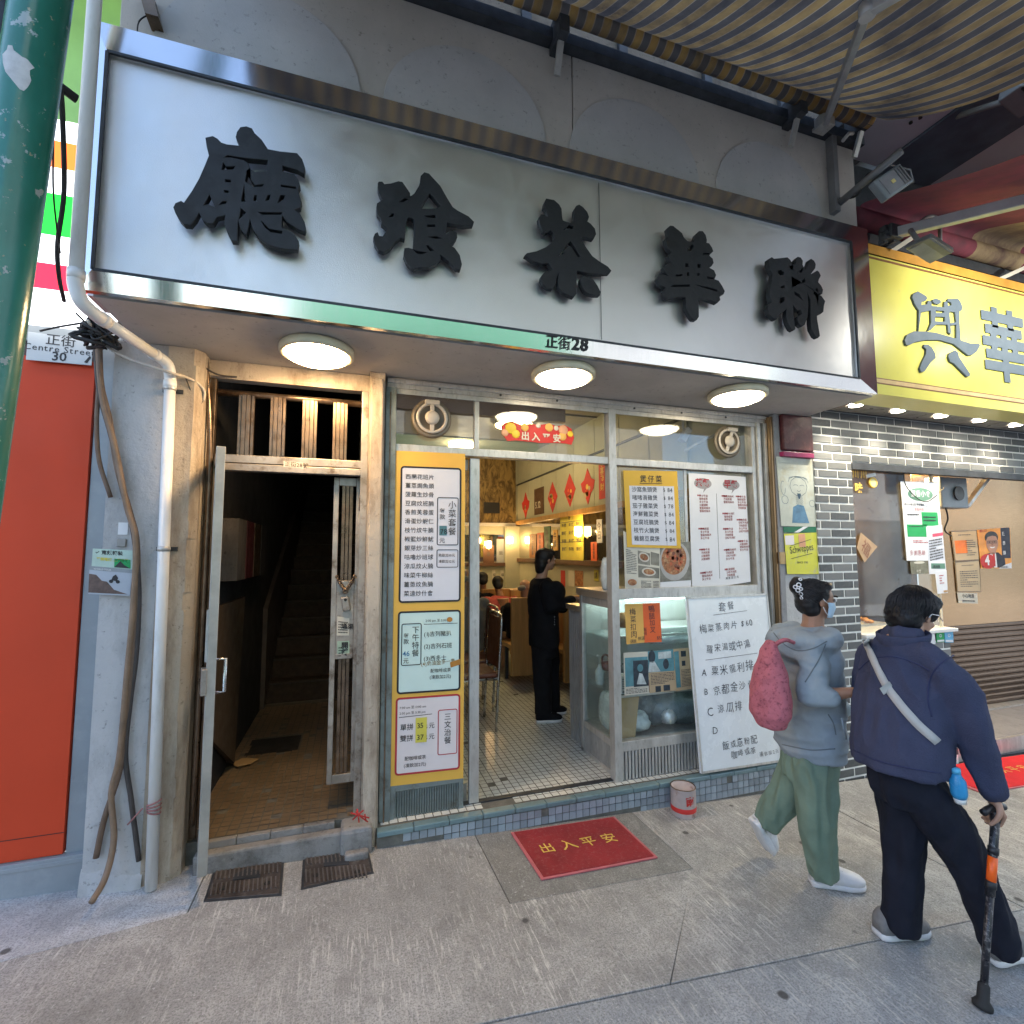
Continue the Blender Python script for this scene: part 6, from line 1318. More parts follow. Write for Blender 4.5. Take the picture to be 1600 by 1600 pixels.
# paint tin
c = gp(1057, 1262); c.y = -.12; c.z = gz(c.x); t = thing('paint_tin', 'rusty white paint tin with red band and character, used as a bin', 'tin', c)
build(MB().lathe([(.076, 0), (.078, .004), (.078, .165), (.080, .170), (.074, .170), (.073, .01), (.001, .008)], c, n=28, cap=False), 'can', mat('tin_white', (.50, .42, .40), .5, .1, .2, 7, .1, 60, ((.20, .10, .07), .9, 9)), t, smooth=True)
build(MB().lathe([(.0785, .03), (.0792, .031), (.0792, .058), (.0785, .059)], c, n=28, cap=False), 'red_band', RED_P, t, smooth=True)
build(MB().lathe([(.079, .168), (.081, .172), (.078, .176), (.073, .172)], c, n=28, cap=False), 'rim', GATE_D, t, smooth=True)
mb = MB(); write(mb, '南', (0, 0, 0), .06, w=.03); va = math.atan2(c.y-CAM.y, c.x)
for p in mb.v: a = va+math.pi+.55+(p.x-.03)/.0795; p.x, p.y, p.z = c.x+.0797*math.cos(a), c.y+.0797*math.sin(a), c.z+.085+p.z
build(mb, 'lettering', RED_P, t)
# ================================================================ AWNINGS AND WHAT HANGS OVER THE FOOTWAY
def awning_cloth(name, stops, period, x_off=0.0, trans=.42, grime=(.03, .028, .035)):
    m = bpy.data.materials.new(name); m.use_nodes = True; t = m.node_tree; b = t.nodes['Principled BSDF']; o = t.nodes['Material Output']
    c = t.nodes.new('ShaderNodeTexCoord'); sx = t.nodes.new('ShaderNodeSeparateXYZ'); t.links.new(c.outputs['Object'], sx.inputs[0])
    a = t.nodes.new('ShaderNodeMath'); a.operation = 'MULTIPLY_ADD'; a.inputs[1].default_value = 1/period; a.inputs[2].default_value = x_off+100; t.links.new(sx.outputs[0], a.inputs[0])
    f = t.nodes.new('ShaderNodeMath'); f.operation = 'FRACT'; t.links.new(a.outputs[0], f.inputs[0])
    col = ramp(t, f.outputs[0], stops); [setattr(n.color_ramp, 'interpolation', 'CONSTANT') for n in t.nodes if n.type == 'VALTORGB']
    v = coords(t); col = mixc(t, ramp(t, nz(t, coords(t, (1, .3, 1)), 2.6, 6, .7), [(.36, (0,)*3), (.66, (.9,)*3)]), col, grime)
    t.links.new(col, b.inputs['Base Color']); b.inputs['Roughness'].default_value = .9; bump(t, b, nz(t, v, 5, 4), .3, .02)
    tr = t.nodes.new('ShaderNodeBsdfTranslucent'); t.links.new(col, tr.inputs[0]); mx = t.nodes.new('ShaderNodeMixShader'); mx.inputs[0].default_value = trans
    t.links.new(b.outputs[0], mx.inputs[1]); t.links.new(tr.outputs[0], mx.inputs[2]); t.links.new(mx.outputs[0], o.inputs[0]); MATS[name] = m; return m
OCH, GRY, PAL = (.42, .26, .10), (.125, .108, .095), (.45, .34, .24)
CLOTH = awning_cloth('striped_awning_cloth', [(0, PAL), (.045, OCH), (.50, PAL), (.545, GRY), (1, GRY)], .104)
ROLLC = awning_cloth('striped_roll_cloth', [(0, PAL), (.06, (.52, .31, .08)), (.50, PAL), (.56, (.12, .12, .135)), (1, (.12, .12, .135))], .104, 0, .05, (.10, .08, .06))
REDC = awning_cloth('red_awning_cloth', [(0, (.28, .06, .085)), (.42, (.46, .34, .18)), (.66, (.28, .06, .085)), (1, (.28, .06, .085))], 2.6, -.10, .3, (.10, .05, .06))
def awning(name, label, x0, x1, prof, m, rm, sag, nx=40, roll=.055, end_drop=0):
    t = thing(name, label, 'awning', ((x0+x1)/2, prof[0][0], prof[0][1]))
    P = curve_pts([V(0, y, z) for y, z in prof], 5); mb = MB()
    rows = []
    for k, p in enumerate(P):
        f = k/(len(P)-1); rows.append([V(x0+(x1-x0)*i/nx, p.y, p.z+sag*math.sin(math.pi*f)*(math.sin(math.pi*min(1, max(0, i/nx)))*.8)+.008*math.sin(i*1.3)*f) for i in range(nx+1)])
    mb.loft(rows, cap=False, closed=False); build(mb, 'canopy', m, t, smooth=True)
    y, z = prof[0]
    build(MB().tube([V(x0-.02, y+.03, z+.0), V(x1+.01, y+.03, z+.0)], roll, 18), 'roller', rm, t, smooth=True)
    build(MB().tube([V(x0, prof[-1][0], prof[-1][1]), V(x1, prof[-1][0], prof[-1][1])], .03, 10), 'front_bar', ALU, t, smooth=True)
    return t
a1 = awning('striped_awning', 'ochre and grey striped awning rolled out over the footway above the cafe', -.62, 3.40, ((-.67, 4.56), (-.80, 4.42), (-1.10, 4.21), (-1.46, 4.045), (-2.05, 3.90), (-2.7, 3.80)), CLOTH, ROLLC, .05)
e0 = atz(1290, 192, 4.47); e1 = atz(1355, 17, 4.03); e2 = atz(1450, -4, 3.88)
AM = mat('awning_arm_paint', (.42, .43, .45), .45, .3, .2, 6)
build(MB().bar(e0, e1, .035, .045), 'arm', AM, a1, bev=.004); build(MB().disc(e1+V(0, 0, -.03), .035, (0, 0, 1), .06, 14), 'elbow', AM, a1)
e3 = e1+(e2-e1)*4.5; build(MB().bar(e1, V(e3.x, max(e3.y, -2.65), 3.80), .04, .05), 'arm', AM, a1, bev=.004)
build(MB().box(e0.x-.05, e0.x+.05, e0.y-.03, -.54, e0.z-.03, e0.z+.05), 'arm_bracket', ALU, a1, bev=.004)
for u, v in ((876, 52), (1245, 175), (1345, 195)):
    c = at(u, v, -.60); build(MB().box(c.x-.03, c.x+.03, -.66, -.50, c.z-.05, c.z+.12), 'wall_bracket', DARK_IRON, a1, bev=.004); build(MB().bar(c+V(0, 0, -.05), c+V(0, .06, -.2), .035, .02), 'bracket_strut', ALU, a1)
q = at(1325, 212, -.6); build(MB().tube([q+V(-.05, 0, -.05), q+V(.01, 0, .02), q+V(.05, 0, .03)], .012, 8), 'crank_eye', ALU, a1)
a2 = awning('red_awning', 'red and sand coloured awning over the take away shop', 3.50, 8.5, ((-.46, 4.00), (-.52, 4.06), (-.92, 3.885), (-1.39, 3.72), (-2.2, 3.55), (-3.0, 3.42)), REDC, REDC, .10, roll=.07)
b0, b1 = at(1392, 366, -.56), atx(1600, 314, 3.95); bd_ = (b1-b0).normalized()
build(MB().bar(b0, b0+bd_*1.9, .05, .07), 'arm', AM, a2, bev=.005); build(MB().obox(b0, V(.06, 0, 0), V(0, .05, 0), V(0, 0, .05)), 'arm_joint', DARK_IRON, a2, bev=.01)
mb = MB()
for k in range(9): mb.obox(b0+V(random.uniform(-.07, .05), random.uniform(-.03, .05), random.uniform(-.06, .06)), V(.02, 0, .006), V(0, .02, 0), V(-.004, 0, .016))
build(mb, 'bolts', DARK_IRON, a2)
for (u0, v0, u1, v1) in ((1375, 405, 1425, 372), (1550, 442, 1602, 418)): build(MB().bar(at(u0, v0, -.45), at(u1, v1, -.52), .02, .03), 'stay', CREAM_P, a2)
bx('awning_beam', DARK_IRON, a2, 3.5, 8.5, -.40, -.30, 3.86, 3.98)
# floodlights
PST = mat('grey_post_paint', (.20, .20, .20), .5, .3, .2, 6)
t = thing('floodlight', 'grey floodlight on an arm at the right end of the hoarding', 'floodlight', (3.2, -.55, 4.2), 'floodlights over the signs')
build(MB().box(3.16, 3.205, -.555, -.50, 3.90, 4.56), 'post', PST, t, bev=.004)
f0 = V(3.20, -.53, 3.96); f1 = atx(1408, 236, 3.2); d = (f1-f0).normalized()
build(MB().tube([f0, f1], .024, 10), 'arm', PST, t, smooth=True); build(MB().tube(curve_pts([f0.lerp(f1, .05)+V(0, 0, .03), f0.lerp(f1, .3)+V(.02, 0, -.03), f0.lerp(f1, .5)+V(0, 0, .03), f0.lerp(f1, .62)], 5), .008, 6), 'wire', BLACK_RUB, t)
c = atx(1395, 284, 3.30); a = (RT*.8+UP*.55).normalized(); b_ = (UP*.75-RT*.6).normalized(); n_ = a.cross(b_); n_ = n_ if n_.dot(CAM-c) > 0 else -n_
lbd = build(MB().obox(c-n_*.02, a*.105, b_*.075, n_*.03), 'lamp_body', PAINT_GR, t, bev=.01); build(MB().obox(c+n_*.012, a*.075, b_*.058, n_*.003), 'lens', mat('lamp_lens', (.30, .30, .31), .15), lbd); build(MB().obox(c+n_*.017-a*.01, a*.012, b_*.012, n_*.002), 'led_chip', mat('led_chip', (.8, .65, .25), .5), lbd)
mb = MB(); [mb.obox(c+a*(.085-.02*k)+n_*.014, a*.004, b_*.06, n_*.006) for k in range(3)]; build(mb, 'fins', PST, t); build(MB().tube([c+a*.1-b_*.08, c+a*.135, c+b_*.1+a*.05, f1], .008, 6), 'yoke', PST, t)
t = thing('floodlight', 'grey floodlight with a looped cable above the yellow sign', 'floodlight', at(1450, 385, -.7), 'floodlights over the signs')
c = at(1452, 388, -.85); a = V(.98, .1, -.14).normalized(); build(MB().obox(c, a*.13, V(0, .075, .01), V(.01, 0, .02)), 'lamp_body', PST, t, bev=.008); build(MB().obox(c+V(0, -.01, -.022), a*.12, V(0, .07, .0), V(0, 0, .003)), 'lens', MATS['lamp_lens'], t)
build(MB().tube([at(1424, 365, -.6), at(1423, 345+15, -.75), c-a*.12], .016, 8), 'neck', PST, t); build(MB().tube(curve_pts([at(1436, 348, -.7), at(1452, 338, -.7), at(1467, 345, -.72), at(1469, 380, -.75)], 5), .012, 8), 'cable_loop', PST, t, smooth=True)
for q in (V(4.45, -1.5, 3.5), V(5.6, -1.5, 3.5)):
    l = bpy.data.lights.new('flood_beam', 'SPOT'); l.energy = 27; l.color = (1, 1, .92); l.spot_size = R(120); l.spot_blend = 1; l.shadow_soft_size = 0
    lo = bpy.data.objects.new('flood_beam', l); COL.objects.link(lo); lo.parent = t; lo.location = q-ORG[t.name]; lo.rotation_euler = V(0, -.95, .3).to_track_quat('Z', 'Y').to_euler()
for u in (1427, 1441): build(MB().bar(at(u, 395, -.5), at(u+1, 425, -.5), .03, .03), 'sign_hanger', PST, t)
t = thing('floodlight', 'dark floodlight at the right edge below the striped awning', 'floodlight', at(1592, 150, -1), 'floodlights over the signs'); c = at(1596, 150, -1.25); build(MB().obox(c, V(.1, 0, -.03), V(0, .06, 0), V(.02, 0, .05)), 'lamp_body', PST, t, bev=.01); build(MB().obox(c+V(0, -.055, -.02), V(.09, 0, -.027), V(0, .01, 0), V(.014, 0, .036)), 'lens', BLACK_PL, t); build(MB().tube([c, c+V(.3, .7, .5)], .02, 8), 'arm', PST, t)
# underside of the upper storey at the right
us = thing('overhang', 'underside of the upper storey with two lavender panels and a dark beam', 'overhang', (5, -.9, 4.6))
LAVP = mat('lavender_panel', (.55, .53, .58), .6, 0, .12, 2)
bx('soffit_panel', LAVP, us, 3.47, 3.93, -2.6, -.32, 4.60, 4.62); bx('soffit_panel', LAVP, us, 4.55, 6.6, -2.6, -.32, 4.60, 4.62); bx('beam', mat('slate_beam', (.10, .125, .165), .7, 0, .3, 4), us, 3.94, 4.54, -2.6, -.1, 4.585, 4.75); bx('slab', DARK_IRON, us, 3.46, 8.6, -2.6, .0, 4.75, 4.95)
bx('back_wall', DARK_IRON, us, 3.47, 8.6, -.30, -.1, 3.0, 4.58)
mb = MB()
for u, v in ((1423, 190), (1438, 182), (1578, 270), (1593, 262)): c = atz(u, v, 4.6); mb.disc(V(c.x, c.y, 4.585), .012, (0, 0, 1), .014, 8)
build(mb, 'screws', BLACK_RUB, us)
bx('upper_facade', PIER_M, bld, -9, 12, .0, 1.0, 5.3, 15)
# street opposite: what the glass and the steel mirror
OPW = plaster_mat('opposite_wall', (.56, .57, .58), (.42, .43, .44), .5, .5, .5, .1); OPG = mat('opposite_glass', (.09, .12, .16), .15, 0, .4, 1)
for x0, x1, h, lab in ((-1.6, 9, 10.5, 'pale block directly across the street'), (15.5, 30, 15, 'taller block further along across the street'), (-26, -9.5, 6.5, 'lower block across the street to the left')):
    t = thing('opposite_building', lab, 'building', ((x0+x1)/2, -10, -.3), 'blocks across the street'); bx('wall', OPW, t, x0, x1, -15, -9.6, -1.5, h)
    for j in range(int((h-4)//2.9)):
        for i in range(int((x1-x0)//2.3)): bx('window', OPG, t, x0+.5+i*2.3, x0+1.9+i*2.3, -9.605, -9.56, 3.6+j*2.9, 5.2+j*2.9)
    if x0 < 0 < x1: bx('added_green_band', mat('added_green_paint', (.10, .30, .20), .6, 0, .2, 2), t, -1.3, 4.8, -9.6, -9.3, 2.7, 4.5)  # unseen green band added for its reflection in the sign's bottom rail
    bx('shop_shutter', PAINT_GR, t, x0+.4, x1-.4, -9.605, -9.57, -.3, 2.6)
# ================================================================ PEOPLE
from mathutils.bvhtree import BVHTree
SKIN = mat('skin', (.40, .225, .15), .5, 0, .1, 18, .08, 220); SKIN2 = mat('skin_tan', (.32, .165, .10), .5, 0, .1, 18, .08, 220)
HAIR = mat('black_hair', (.009, .0085, .010), .5, 0, .5, 30, .5, 60, None, (1, 1, .25), 0, 1, .35)
def hoodmat(name, col, sc=240, b=.5): return mat(name, col, .92, 0, .16, 7, b, sc, None, (1, 1, 1), 0, 1, .2, 0)
HOOD = hoodmat('grey_sweat_cloth', (.29, .335, .365)); GREENP = hoodmat('green_jersey_cloth', (.17, .235, .175)); FLEECE = hoodmat('blue_fleece', (.054, .061, .108), 160, .9); TROUS = hoodmat('navy_trouser_cloth', (.014, .016, .026), 200, .3); BLACKC = hoodmat('black_cloth', (.008, .008, .010))
SOLE = mat('white_sole', (.66, .66, .66), .6, 0, .15, 12); SNKW = mat('white_sneaker', (.68, .68, .68), .55, 0, .12, 16, .1); SNKG = mat('grey_sneaker', (.19, .185, .18), .7, 0, .2, 30, .3)
def shoe(name, heel, toe, up, parent, m, label=None, L=None, w=.046):
    """sneaker: sole and upper lofted from heel to toe"""
    heel, toe = Vector(heel), Vector(toe); f = (toe-heel); L = L or f.length; f.normalize(); up = (Vector(up)-f*Vector(up).dot(f)).normalized(); s = f.cross(up)
    prof = ((0, .55, .052, .0), (.04, .78, .075, 0), (.14, .88, .092, 0), (.26, .86, .098, 0), (.38, .86, .088, 0), (.52, .96, .070, 0), (.68, 1.06, .055, 0), (.83, 1.0, .044, .002), (.94, .74, .034, .006), (1, .34, .022, .010))
    def ring(t, wd, z0, z1, inset=0):
        c = heel+f*(t*L); ww = w*wd-inset
        return [c+s*ww*a+up*(z0+(z1-z0)*b) for a, b in ((-1, 0), (-.5, -.02), (0, -.03), (.5, -.02), (1, 0), (1, .5), (.80, .85), (.35, 1), (0, 1.03), (-.35, 1), (-.80, .85), (-1, .5))]
    def flat(t, wd, lift): c = heel+f*(t*L); ww = w*wd; return [c+s*ww*a+up*b for a, b in ((-1, .004), (-.9, lift), (0, lift), (.9, lift), (1, .004), (1.04, .014), (1.0, .026), (0, .027), (-1.0, .026), (-1.04, .014))]
    up_ = build(MB().loft([ring(t, wd, .022+l, .022+h) for t, wd, h, l in prof]), name, m, parent, smooth=True, label=label)
    build(MB().loft([flat(t, wd+.06, l) for t, wd, h, l in prof]), 'sole', SOLE, up_, smooth=True)
    lc = MB()
    for k in range(5): c = heel+f*(L*(.42+.07*k))+up*(.022+.087-.0105*k); lc.bar(c-s*w*.5+up*-.004, c+s*w*.5+up*-.004, .008, .006, up)
    build(lc, 'laces', SOLE, up_); return up_
def head(mb, c, f, up=(0, 0, 1), k=1.0):
    """skull, jaw, nose, ears into one soft body; returns the frame"""
    c, f, up = Vector(c), Vector(f).normalized(), Vector(up).normalized(); s = f.cross(up).normalized(); up = s.cross(f)
    def E(o, a, b, d, n=14): # oriented ellipsoid
        q = c+f*o[0]*k+s*o[1]*k+up*o[2]*k
        mb.loft([[q+up*(d*k*math.sin(t))+f*(a*k*math.cos(t)*math.cos(p))+s*(b*k*math.cos(t)*math.sin(p)) for p in [2*math.pi*j/n for j in range(n)]] for t in [R(-84+168*j/10) for j in range(11)]])
    E((-.005, 0, .025), .092, .072, .085); E((.030, 0, -.035), .058, .054, .070); E((.055, 0, -.075), .030, .034, .028); E((.05, 0, .015), .040, .050, .05)
    E((.092, 0, -.018), .012, .010, .022); E((.098, 0, -.030), .013, .013, .010); E((.083, 0, -.058), .011, .024, .007); E((.081, 0, -.068), .012, .020, .007)
    for q in (-1, 1): E((-.008, q*.074, -.012), .016, .008, .030); E((.06, q*.035, -.03), .025, .018, .02)
    return c, f, s, up
def neck(mb, c, f, s, up, base, k=1.0, r=.05): chain(mb, [c-up*.06*k-f*.015*k, (c-up*.06*k+Vector(base))/2-f*.005, Vector(base)], [r*k, r*k, r*1.2*k])
def eyes(parent, fr, k=1.0):
    c, f, s, up = fr
    for q in (-1, 1):
        p = c+f*.079*k+s*q*.031*k+up*.008*k; ey = build(MB().lathe([(.001, .009), (.007, .007), (.010, .002), (.010, -.002)], p, f, 10), 'eye', mat('eye_white', (.6, .57, .54), .2), parent, smooth=True); build(MB().disc(p+f*.0085, .0045, f, .001, 8), 'iris', INK, ey); build(MB().bar(p+up*.022-s*.014+f*.004, p+up*.020+s*.014+f*.004, .008, .005, f), 'eyebrow', HAIR, parent)
def hand(mb, wrist, d, nrm, k=1.0, curl=(0, .5, .7, .5), side=1, spread=.1):
    """palm, four unequal bent fingers and a thumb; d points along the fingers, nrm out of the palm"""
    w, d, nrm = Vector(wrist), Vector(d).normalized(), Vector(nrm).normalized(); nrm = (nrm-d*nrm.dot(d)).normalized(); s = d.cross(nrm)*side
    mb.loft([ell(w+d*t*k, s*a*k, nrm*b*k, 12) for t, a, b in ((-.01, .022, .020), (.0, .026, .020), (.02, .032, .019), (.05, .040, .017), (.08, .042, .014), (.092, .036, .010))])
    for i, (o, ln) in enumerate(((.030, .070), (.010, .078), (-.011, .073), (-.030, .058))):
        p = w+d*.082*k+s*o*k; q = d*math.cos(curl[0])+nrm*math.sin(curl[0])+s*o*spread*10*.1; pts = [p-q.normalized()*.012*k]; a = curl[0]
        for j in range(3):
            dd = d*math.cos(a)+nrm*math.sin(a); pts.append(pts[-1]+dd*(ln*(.46, .30, .26)[j]+(.012 if j == 0 else 0))*k); a += curl[j+1]
        chain(mb, pts, [.0092*k, .0088*k, .0082*k, .0070*k], 8)
    t0 = w+d*.022*k+s*.026*k; chain(mb, [t0, t0+(d*.5+s*.7+nrm*.5).normalized()*.036*k, t0+(d*.5+s*.7+nrm*.5).normalized()*.036*k+(d*.75+s*.1+nrm*.75).normalized()*.030*k, t0+(d*.5+s*.7+nrm*.5).normalized()*.036*k+(d*.75+nrm*.9).normalized()*.055*k], [.013*k, .011*k, .010*k, .008*k], 8)
def tors(mb, rows, n=20):
    """closed torso from (centre, half width along y, half depth along x, tilt)"""
    mb.loft([ell(c, V(dx*RS, 0, 0), V(0, wy*RS, 0), n) for c, wy, dx in rows])

RS = .80
STRAND = mat('hair_strand', (.022, .020, .022), .38, 0, .5, 40, 0)
def strands(o, t, paths, r=.0011):
    """fine locks laid over the hair"""
    bv_ = BVHTree.FromPolygons([v.co+ORG[o.name] for v in o.data.vertices], [tuple(p.vertices) for p in o.data.polygons]); mb = MB()
    for P in paths:
        q = []
        for p in P:
            h = bv_.find_nearest(p)
            if h[0]: q.append(h[0]+h[1]*random.uniform(.001, .004))
        if len(q) > 2: mb.tube(q, [r*(1-.6*abs(2*i/(len(q)-1)-1)) for i in range(len(q))], 3)
    build(mb, 'hair_strands', STRAND, o, smooth=True, kind='stuff')
def fan(fr, n, k, top=(-.03, 0, .1), lo=-35, hi=75):
    c_, f_, s_, u_ = fr; out = []
    for i in range(n):
        a = random.uniform(0, 6.283); da = random.uniform(-.25, .25); e0, e1 = R(hi-random.uniform(0, 25)), R(lo+random.uniform(-5, 40))
        out.append([c_+f_*(-.02+.11*k*math.cos(e)*math.cos(a+da*j/8))+s_*(.10*k*math.cos(e)*math.sin(a+da*j/8))+u_*(.02+.10*k*math.sin(e)) for j in range(9) for e in [e0+(e1-e0)*j/8]])
    return out
def pulled(fr, n, k, bun=(-.09, 0, .055)):
    c_, f_, s_, u_ = fr; out = []; B_ = V(*bun)
    for i in range(n):
        a = random.uniform(-2.4, 2.4); e = random.uniform(-.5, 1.0); p = V(-.02+.105*math.cos(e)*math.cos(a), .095*math.cos(e)*math.sin(a), .02+.10*math.sin(e))
        out.append([c_+f_*(q.x*k)+s_*(q.y*k)+u_*(q.z*k) for j in range(9) for q in [p.lerp(B_, j/8)+(p.lerp(B_, j/8)-V(-.02, 0, .02)).normalized()*.05*math.sin(math.pi*j/8)]])
    return out
# ---- young woman in a grey hoodie
Y0 = -.92
t = thing('person', 'person with a hair bun in grey hoodie and green trousers carrying a pink bag', 'person', gp(1290, 1380))
J = lambda u, v, y=Y0: at(u, v, y)
# body (skin): head, neck, arm and hand
bdm = MB(); hc = J(1276, 938); HF = V(.93, -.36, -.08)
fr_ = head(bdm, hc, HF, (0.08, 0, 1), .90); neck(bdm, *fr_, J(1268, 992), 1.0, .052)
tors(bdm, [(J(1264, 1000+30*k), .12, .09) for k in range(6)])
sh_r, el_r = J(1277, 1018, -1.04), J(1270, 1088, -1.09); wr_ = J(1336, 1081, -1.20)
limb(bdm, [sh_r, el_r], [.045, .042]); limb(bdm, [el_r, el_r.lerp(wr_, .5), wr_], [.042, .038, .027])
hand(bdm, wr_+(wr_-el_r).normalized()*.01, (wr_-el_r), V(.3, .9, -.2), .92, (.3, .5, .5, .4), 1)
fuse(bdm, 'body', SKIN2, t, .0058, 3); eyes(t, fr_, .98)
c, f, s, up = fr_
# hair with bun and white clip
hb = MB(); HK = .90
def EL(q, a, b, d, fr=fr_):
    c_, f_, s_, u_ = fr; a, b, d = a*HK, b*HK, d*HK; q = tuple(x*HK for x in q); q = c_+f_*q[0]+s_*q[1]+u_*q[2]
    return [[q+u_*(d*math.sin(x))+f_*(a*math.cos(x)*math.cos(p))+s_*(b*math.cos(x)*math.sin(p)) for p in [2*math.pi*j/18 for j in range(18)]] for x in [R(-85+170*j/12) for j in range(13)]]
hb.loft(EL((-.028, 0, .035), .092, .086, .088)); hb.loft(EL((-.055, 0, -.02), .062, .078, .070)); hb.loft(EL((.035, 0, .085), .048, .062, .030)); hb.loft(EL((-.045, .028, -.05), .05, .05, .05))
hb.loft(EL((-.105, 0, .075), .050, .055, .052)); hb.loft(EL((-.12, .01, .10), .032, .036, .034)); hb.loft(EL((-.085, 0, .06), .05, .05, .05))
ho = fuse(hb, 'hair', HAIR, t, .008, 3, .004, (14, 14, 30)); strands(ho, t, pulled(fr_, 260, .9))
def skin_of(o): return BVHTree.FromPolygons([v.co+ORG[o.name] for v in o.data.vertices], [tuple(p.vertices) for p in o.data.polygons])
hv = skin_of(ho); cl = MB()
for u, v, r in ((1250, 906, .007), (1248, 914, .010), (1243, 917, .009), (1247, 922, .010), (1251, 920, .008), (1252, 928, .009), (1253, 934, .007)):
    h = hv.ray_cast(CAM, ray(u, v).normalized())
    if h[0]: cl.lathe([(r+.003*math.cos(a), .003*math.sin(a)) for a in [2*math.pi*j/6 for j in range(7)]], h[0]+h[1]*.004, h[1], 10, cap=False)
if not cl.v: ball(cl, J(1247, 917, Y0-.1), .01, .01, .02)
build(cl, 'hair_clip', mat('clip_white', (.75, .75, .76), .3), t, smooth=True)
# mask and straps
mk_ = MB(); rows = []
for j in range(7):
    z = -.005-.078*j/6; rows.append([c+f*((.103-.010*abs(j-2)*.5)*math.cos(a)-.012)+s*(.078*math.sin(a))+up*z for a in [R(-70+140*k/12) for k in range(13)]])
mk_.loft(rows, cap=False, closed=False); mo = build(mk_, 'face_mask', mat('mask_blue', (.42, .58, .70), .8, 0, .08, 14), t, smooth=True); sm = mo.modifiers.new('thick', 'SOLIDIFY'); sm.thickness = .003
for z0, z1 in ((-.012, .012), (-.075, -.03)): build(MB().tube([c+f*.02+s*.073+up*z0, c+f*.0+s*.083+up*((z0+z1)/2), c-f*.012+s*.084+up*z1], .002, 5), 'ear_loop', SOLE, t)
# hoodie
hd = MB()
tors(hd, [(J(1266, 1177), .215, .165), (J(1265, 1168), .222, .172), (J(1264, 1140), .232, .178), (J(1263, 1090), .225, .168), (J(1264, 1045), .222, .155), (J(1266, 1015), .212, .140), (J(1266, 998), .165, .115), (J(1266, 985), .10, .09), (J(1267, 978), .075, .075)])
for yy, sg_ in ((-1.09, 1), (-.74, -1)):
    if sg_ == 1:
        sr, er = J(1276, 1018, -1.045), J(1266, 1082, -1.085); cu = J(1294, 1090, -1.14)
        limb(hd, [sr+V(-.01, .05, .01), sr.lerp(er, .35), sr.lerp(er, .75), er], [.090, .086, .082, .078]); limb(hd, [er, er.lerp(cu, .5), cu], [.078, .074, .060])
    else:
        sr = J(1283, 1022, -.80); limb(hd, [sr, sr+V(.06, .02, -.25), sr+V(.16, .02, -.32)], [.075, .07, .06])
for k in range(9):      # hood lying on the shoulders
    a = R(60+k*30); p = J(1256, 991)+V(.105*math.cos(a)-.01, .125*math.sin(a), -.018-.035*math.cos(a)*-1*.6); ball(hd, p, .060, .062, .058)
ball(hd, J(1240, 1004), .085, .13, .075); ball(hd, J(1228, 1012), .05, .10, .055)
hdo = fuse(hd, 'hoodie', HOOD, t, .009, 9, .011, (6, 6, 15), fine=.0008)
hm = MB(); tors(hm, [(J(1265, 1181), .19, .145), (J(1265, 1172), .198, .150)]); fuse(hm, 'hem_band', HOOD, t, .012, 3)
cf = MB(); er, cu = J(1266, 1082, -1.085), J(1294, 1090, -1.14); dd = (cu-er).normalized(); limb(cf, [cu-dd*.02, cu+dd*.012], [.060, .052]); fuse(cf, 'cuff', HOOD, t, .008, 3)
pk = [J(1292, 1122, -1.13), J(1301, 1120, -1.13), J(1308, 1152, -1.12), J(1298, 1154, -1.12)]; build(MB().tube([p+V(.02, -.03, 0) for p in pk[1:3]], .005, 6), 'pocket_edge', HOOD, t)
hb2 = BVHTree.FromPolygons([v.co+ORG[hdo.name] for v in hdo.data.vertices], [tuple(p.vertices) for p in hdo.data.polygons])
def onh(u, v): h = hb2.ray_cast(CAM, ray(u, v).normalized()); return h[0] if h[0] else J(u, v)
HSEAM = mat('sweat_seam', (.15, .175, .19), .95, 0, .2, 9)
for L in (((1206, 985), (1222, 1004), (1244, 1016), (1268, 1014), (1292, 1002)), ((1290, 1006), (1280, 1030), (1268, 1050), (1258, 1066)), ((1222, 1163), (1245, 1168), (1270, 1172), (1305, 1170)), ((1294, 1116), (1302, 1130), (1306, 1148))):
    build(MB().tube([onh(q.x, q.y) for q in curve_pts([V(u, v, 0) for u, v in L], 5)], .003, 6), 'seam', HSEAM, hdo, smooth=True)
# bag
bg_ = MB(); q = J(1193, 1072, -1.0)
bg_.loft([ell(q+V(.03+.05*(z+.2), 0, z*.92), V(.070*r_, 0, 0), V(0, .098*r_, 0), 20) for z, r_ in ((-.215, .35), (-.20, .75), (-.14, 1.05), (-.05, 1.08), (.05, .92), (.13, .68), (.20, .40), (.235, .22))])
PINKB = mat('pink_bag_cloth', (.46, .13, .16), .8, 0, .2, 14, .4, 90, ((.14, .03, .05), .9, 55))
fuse(bg_, 'bag', PINKB, t, .009, 4, .008, (11, 11, 9)); build(MB().tube(curve_pts([J(1208, 1012, -1.0), J(1216, 1004, -1.04), J(1228, 1000, -1.06), J(1240, 1004, -1.04)], 5), .010, 6), 'bag_strap', PINKB, t, smooth=True)
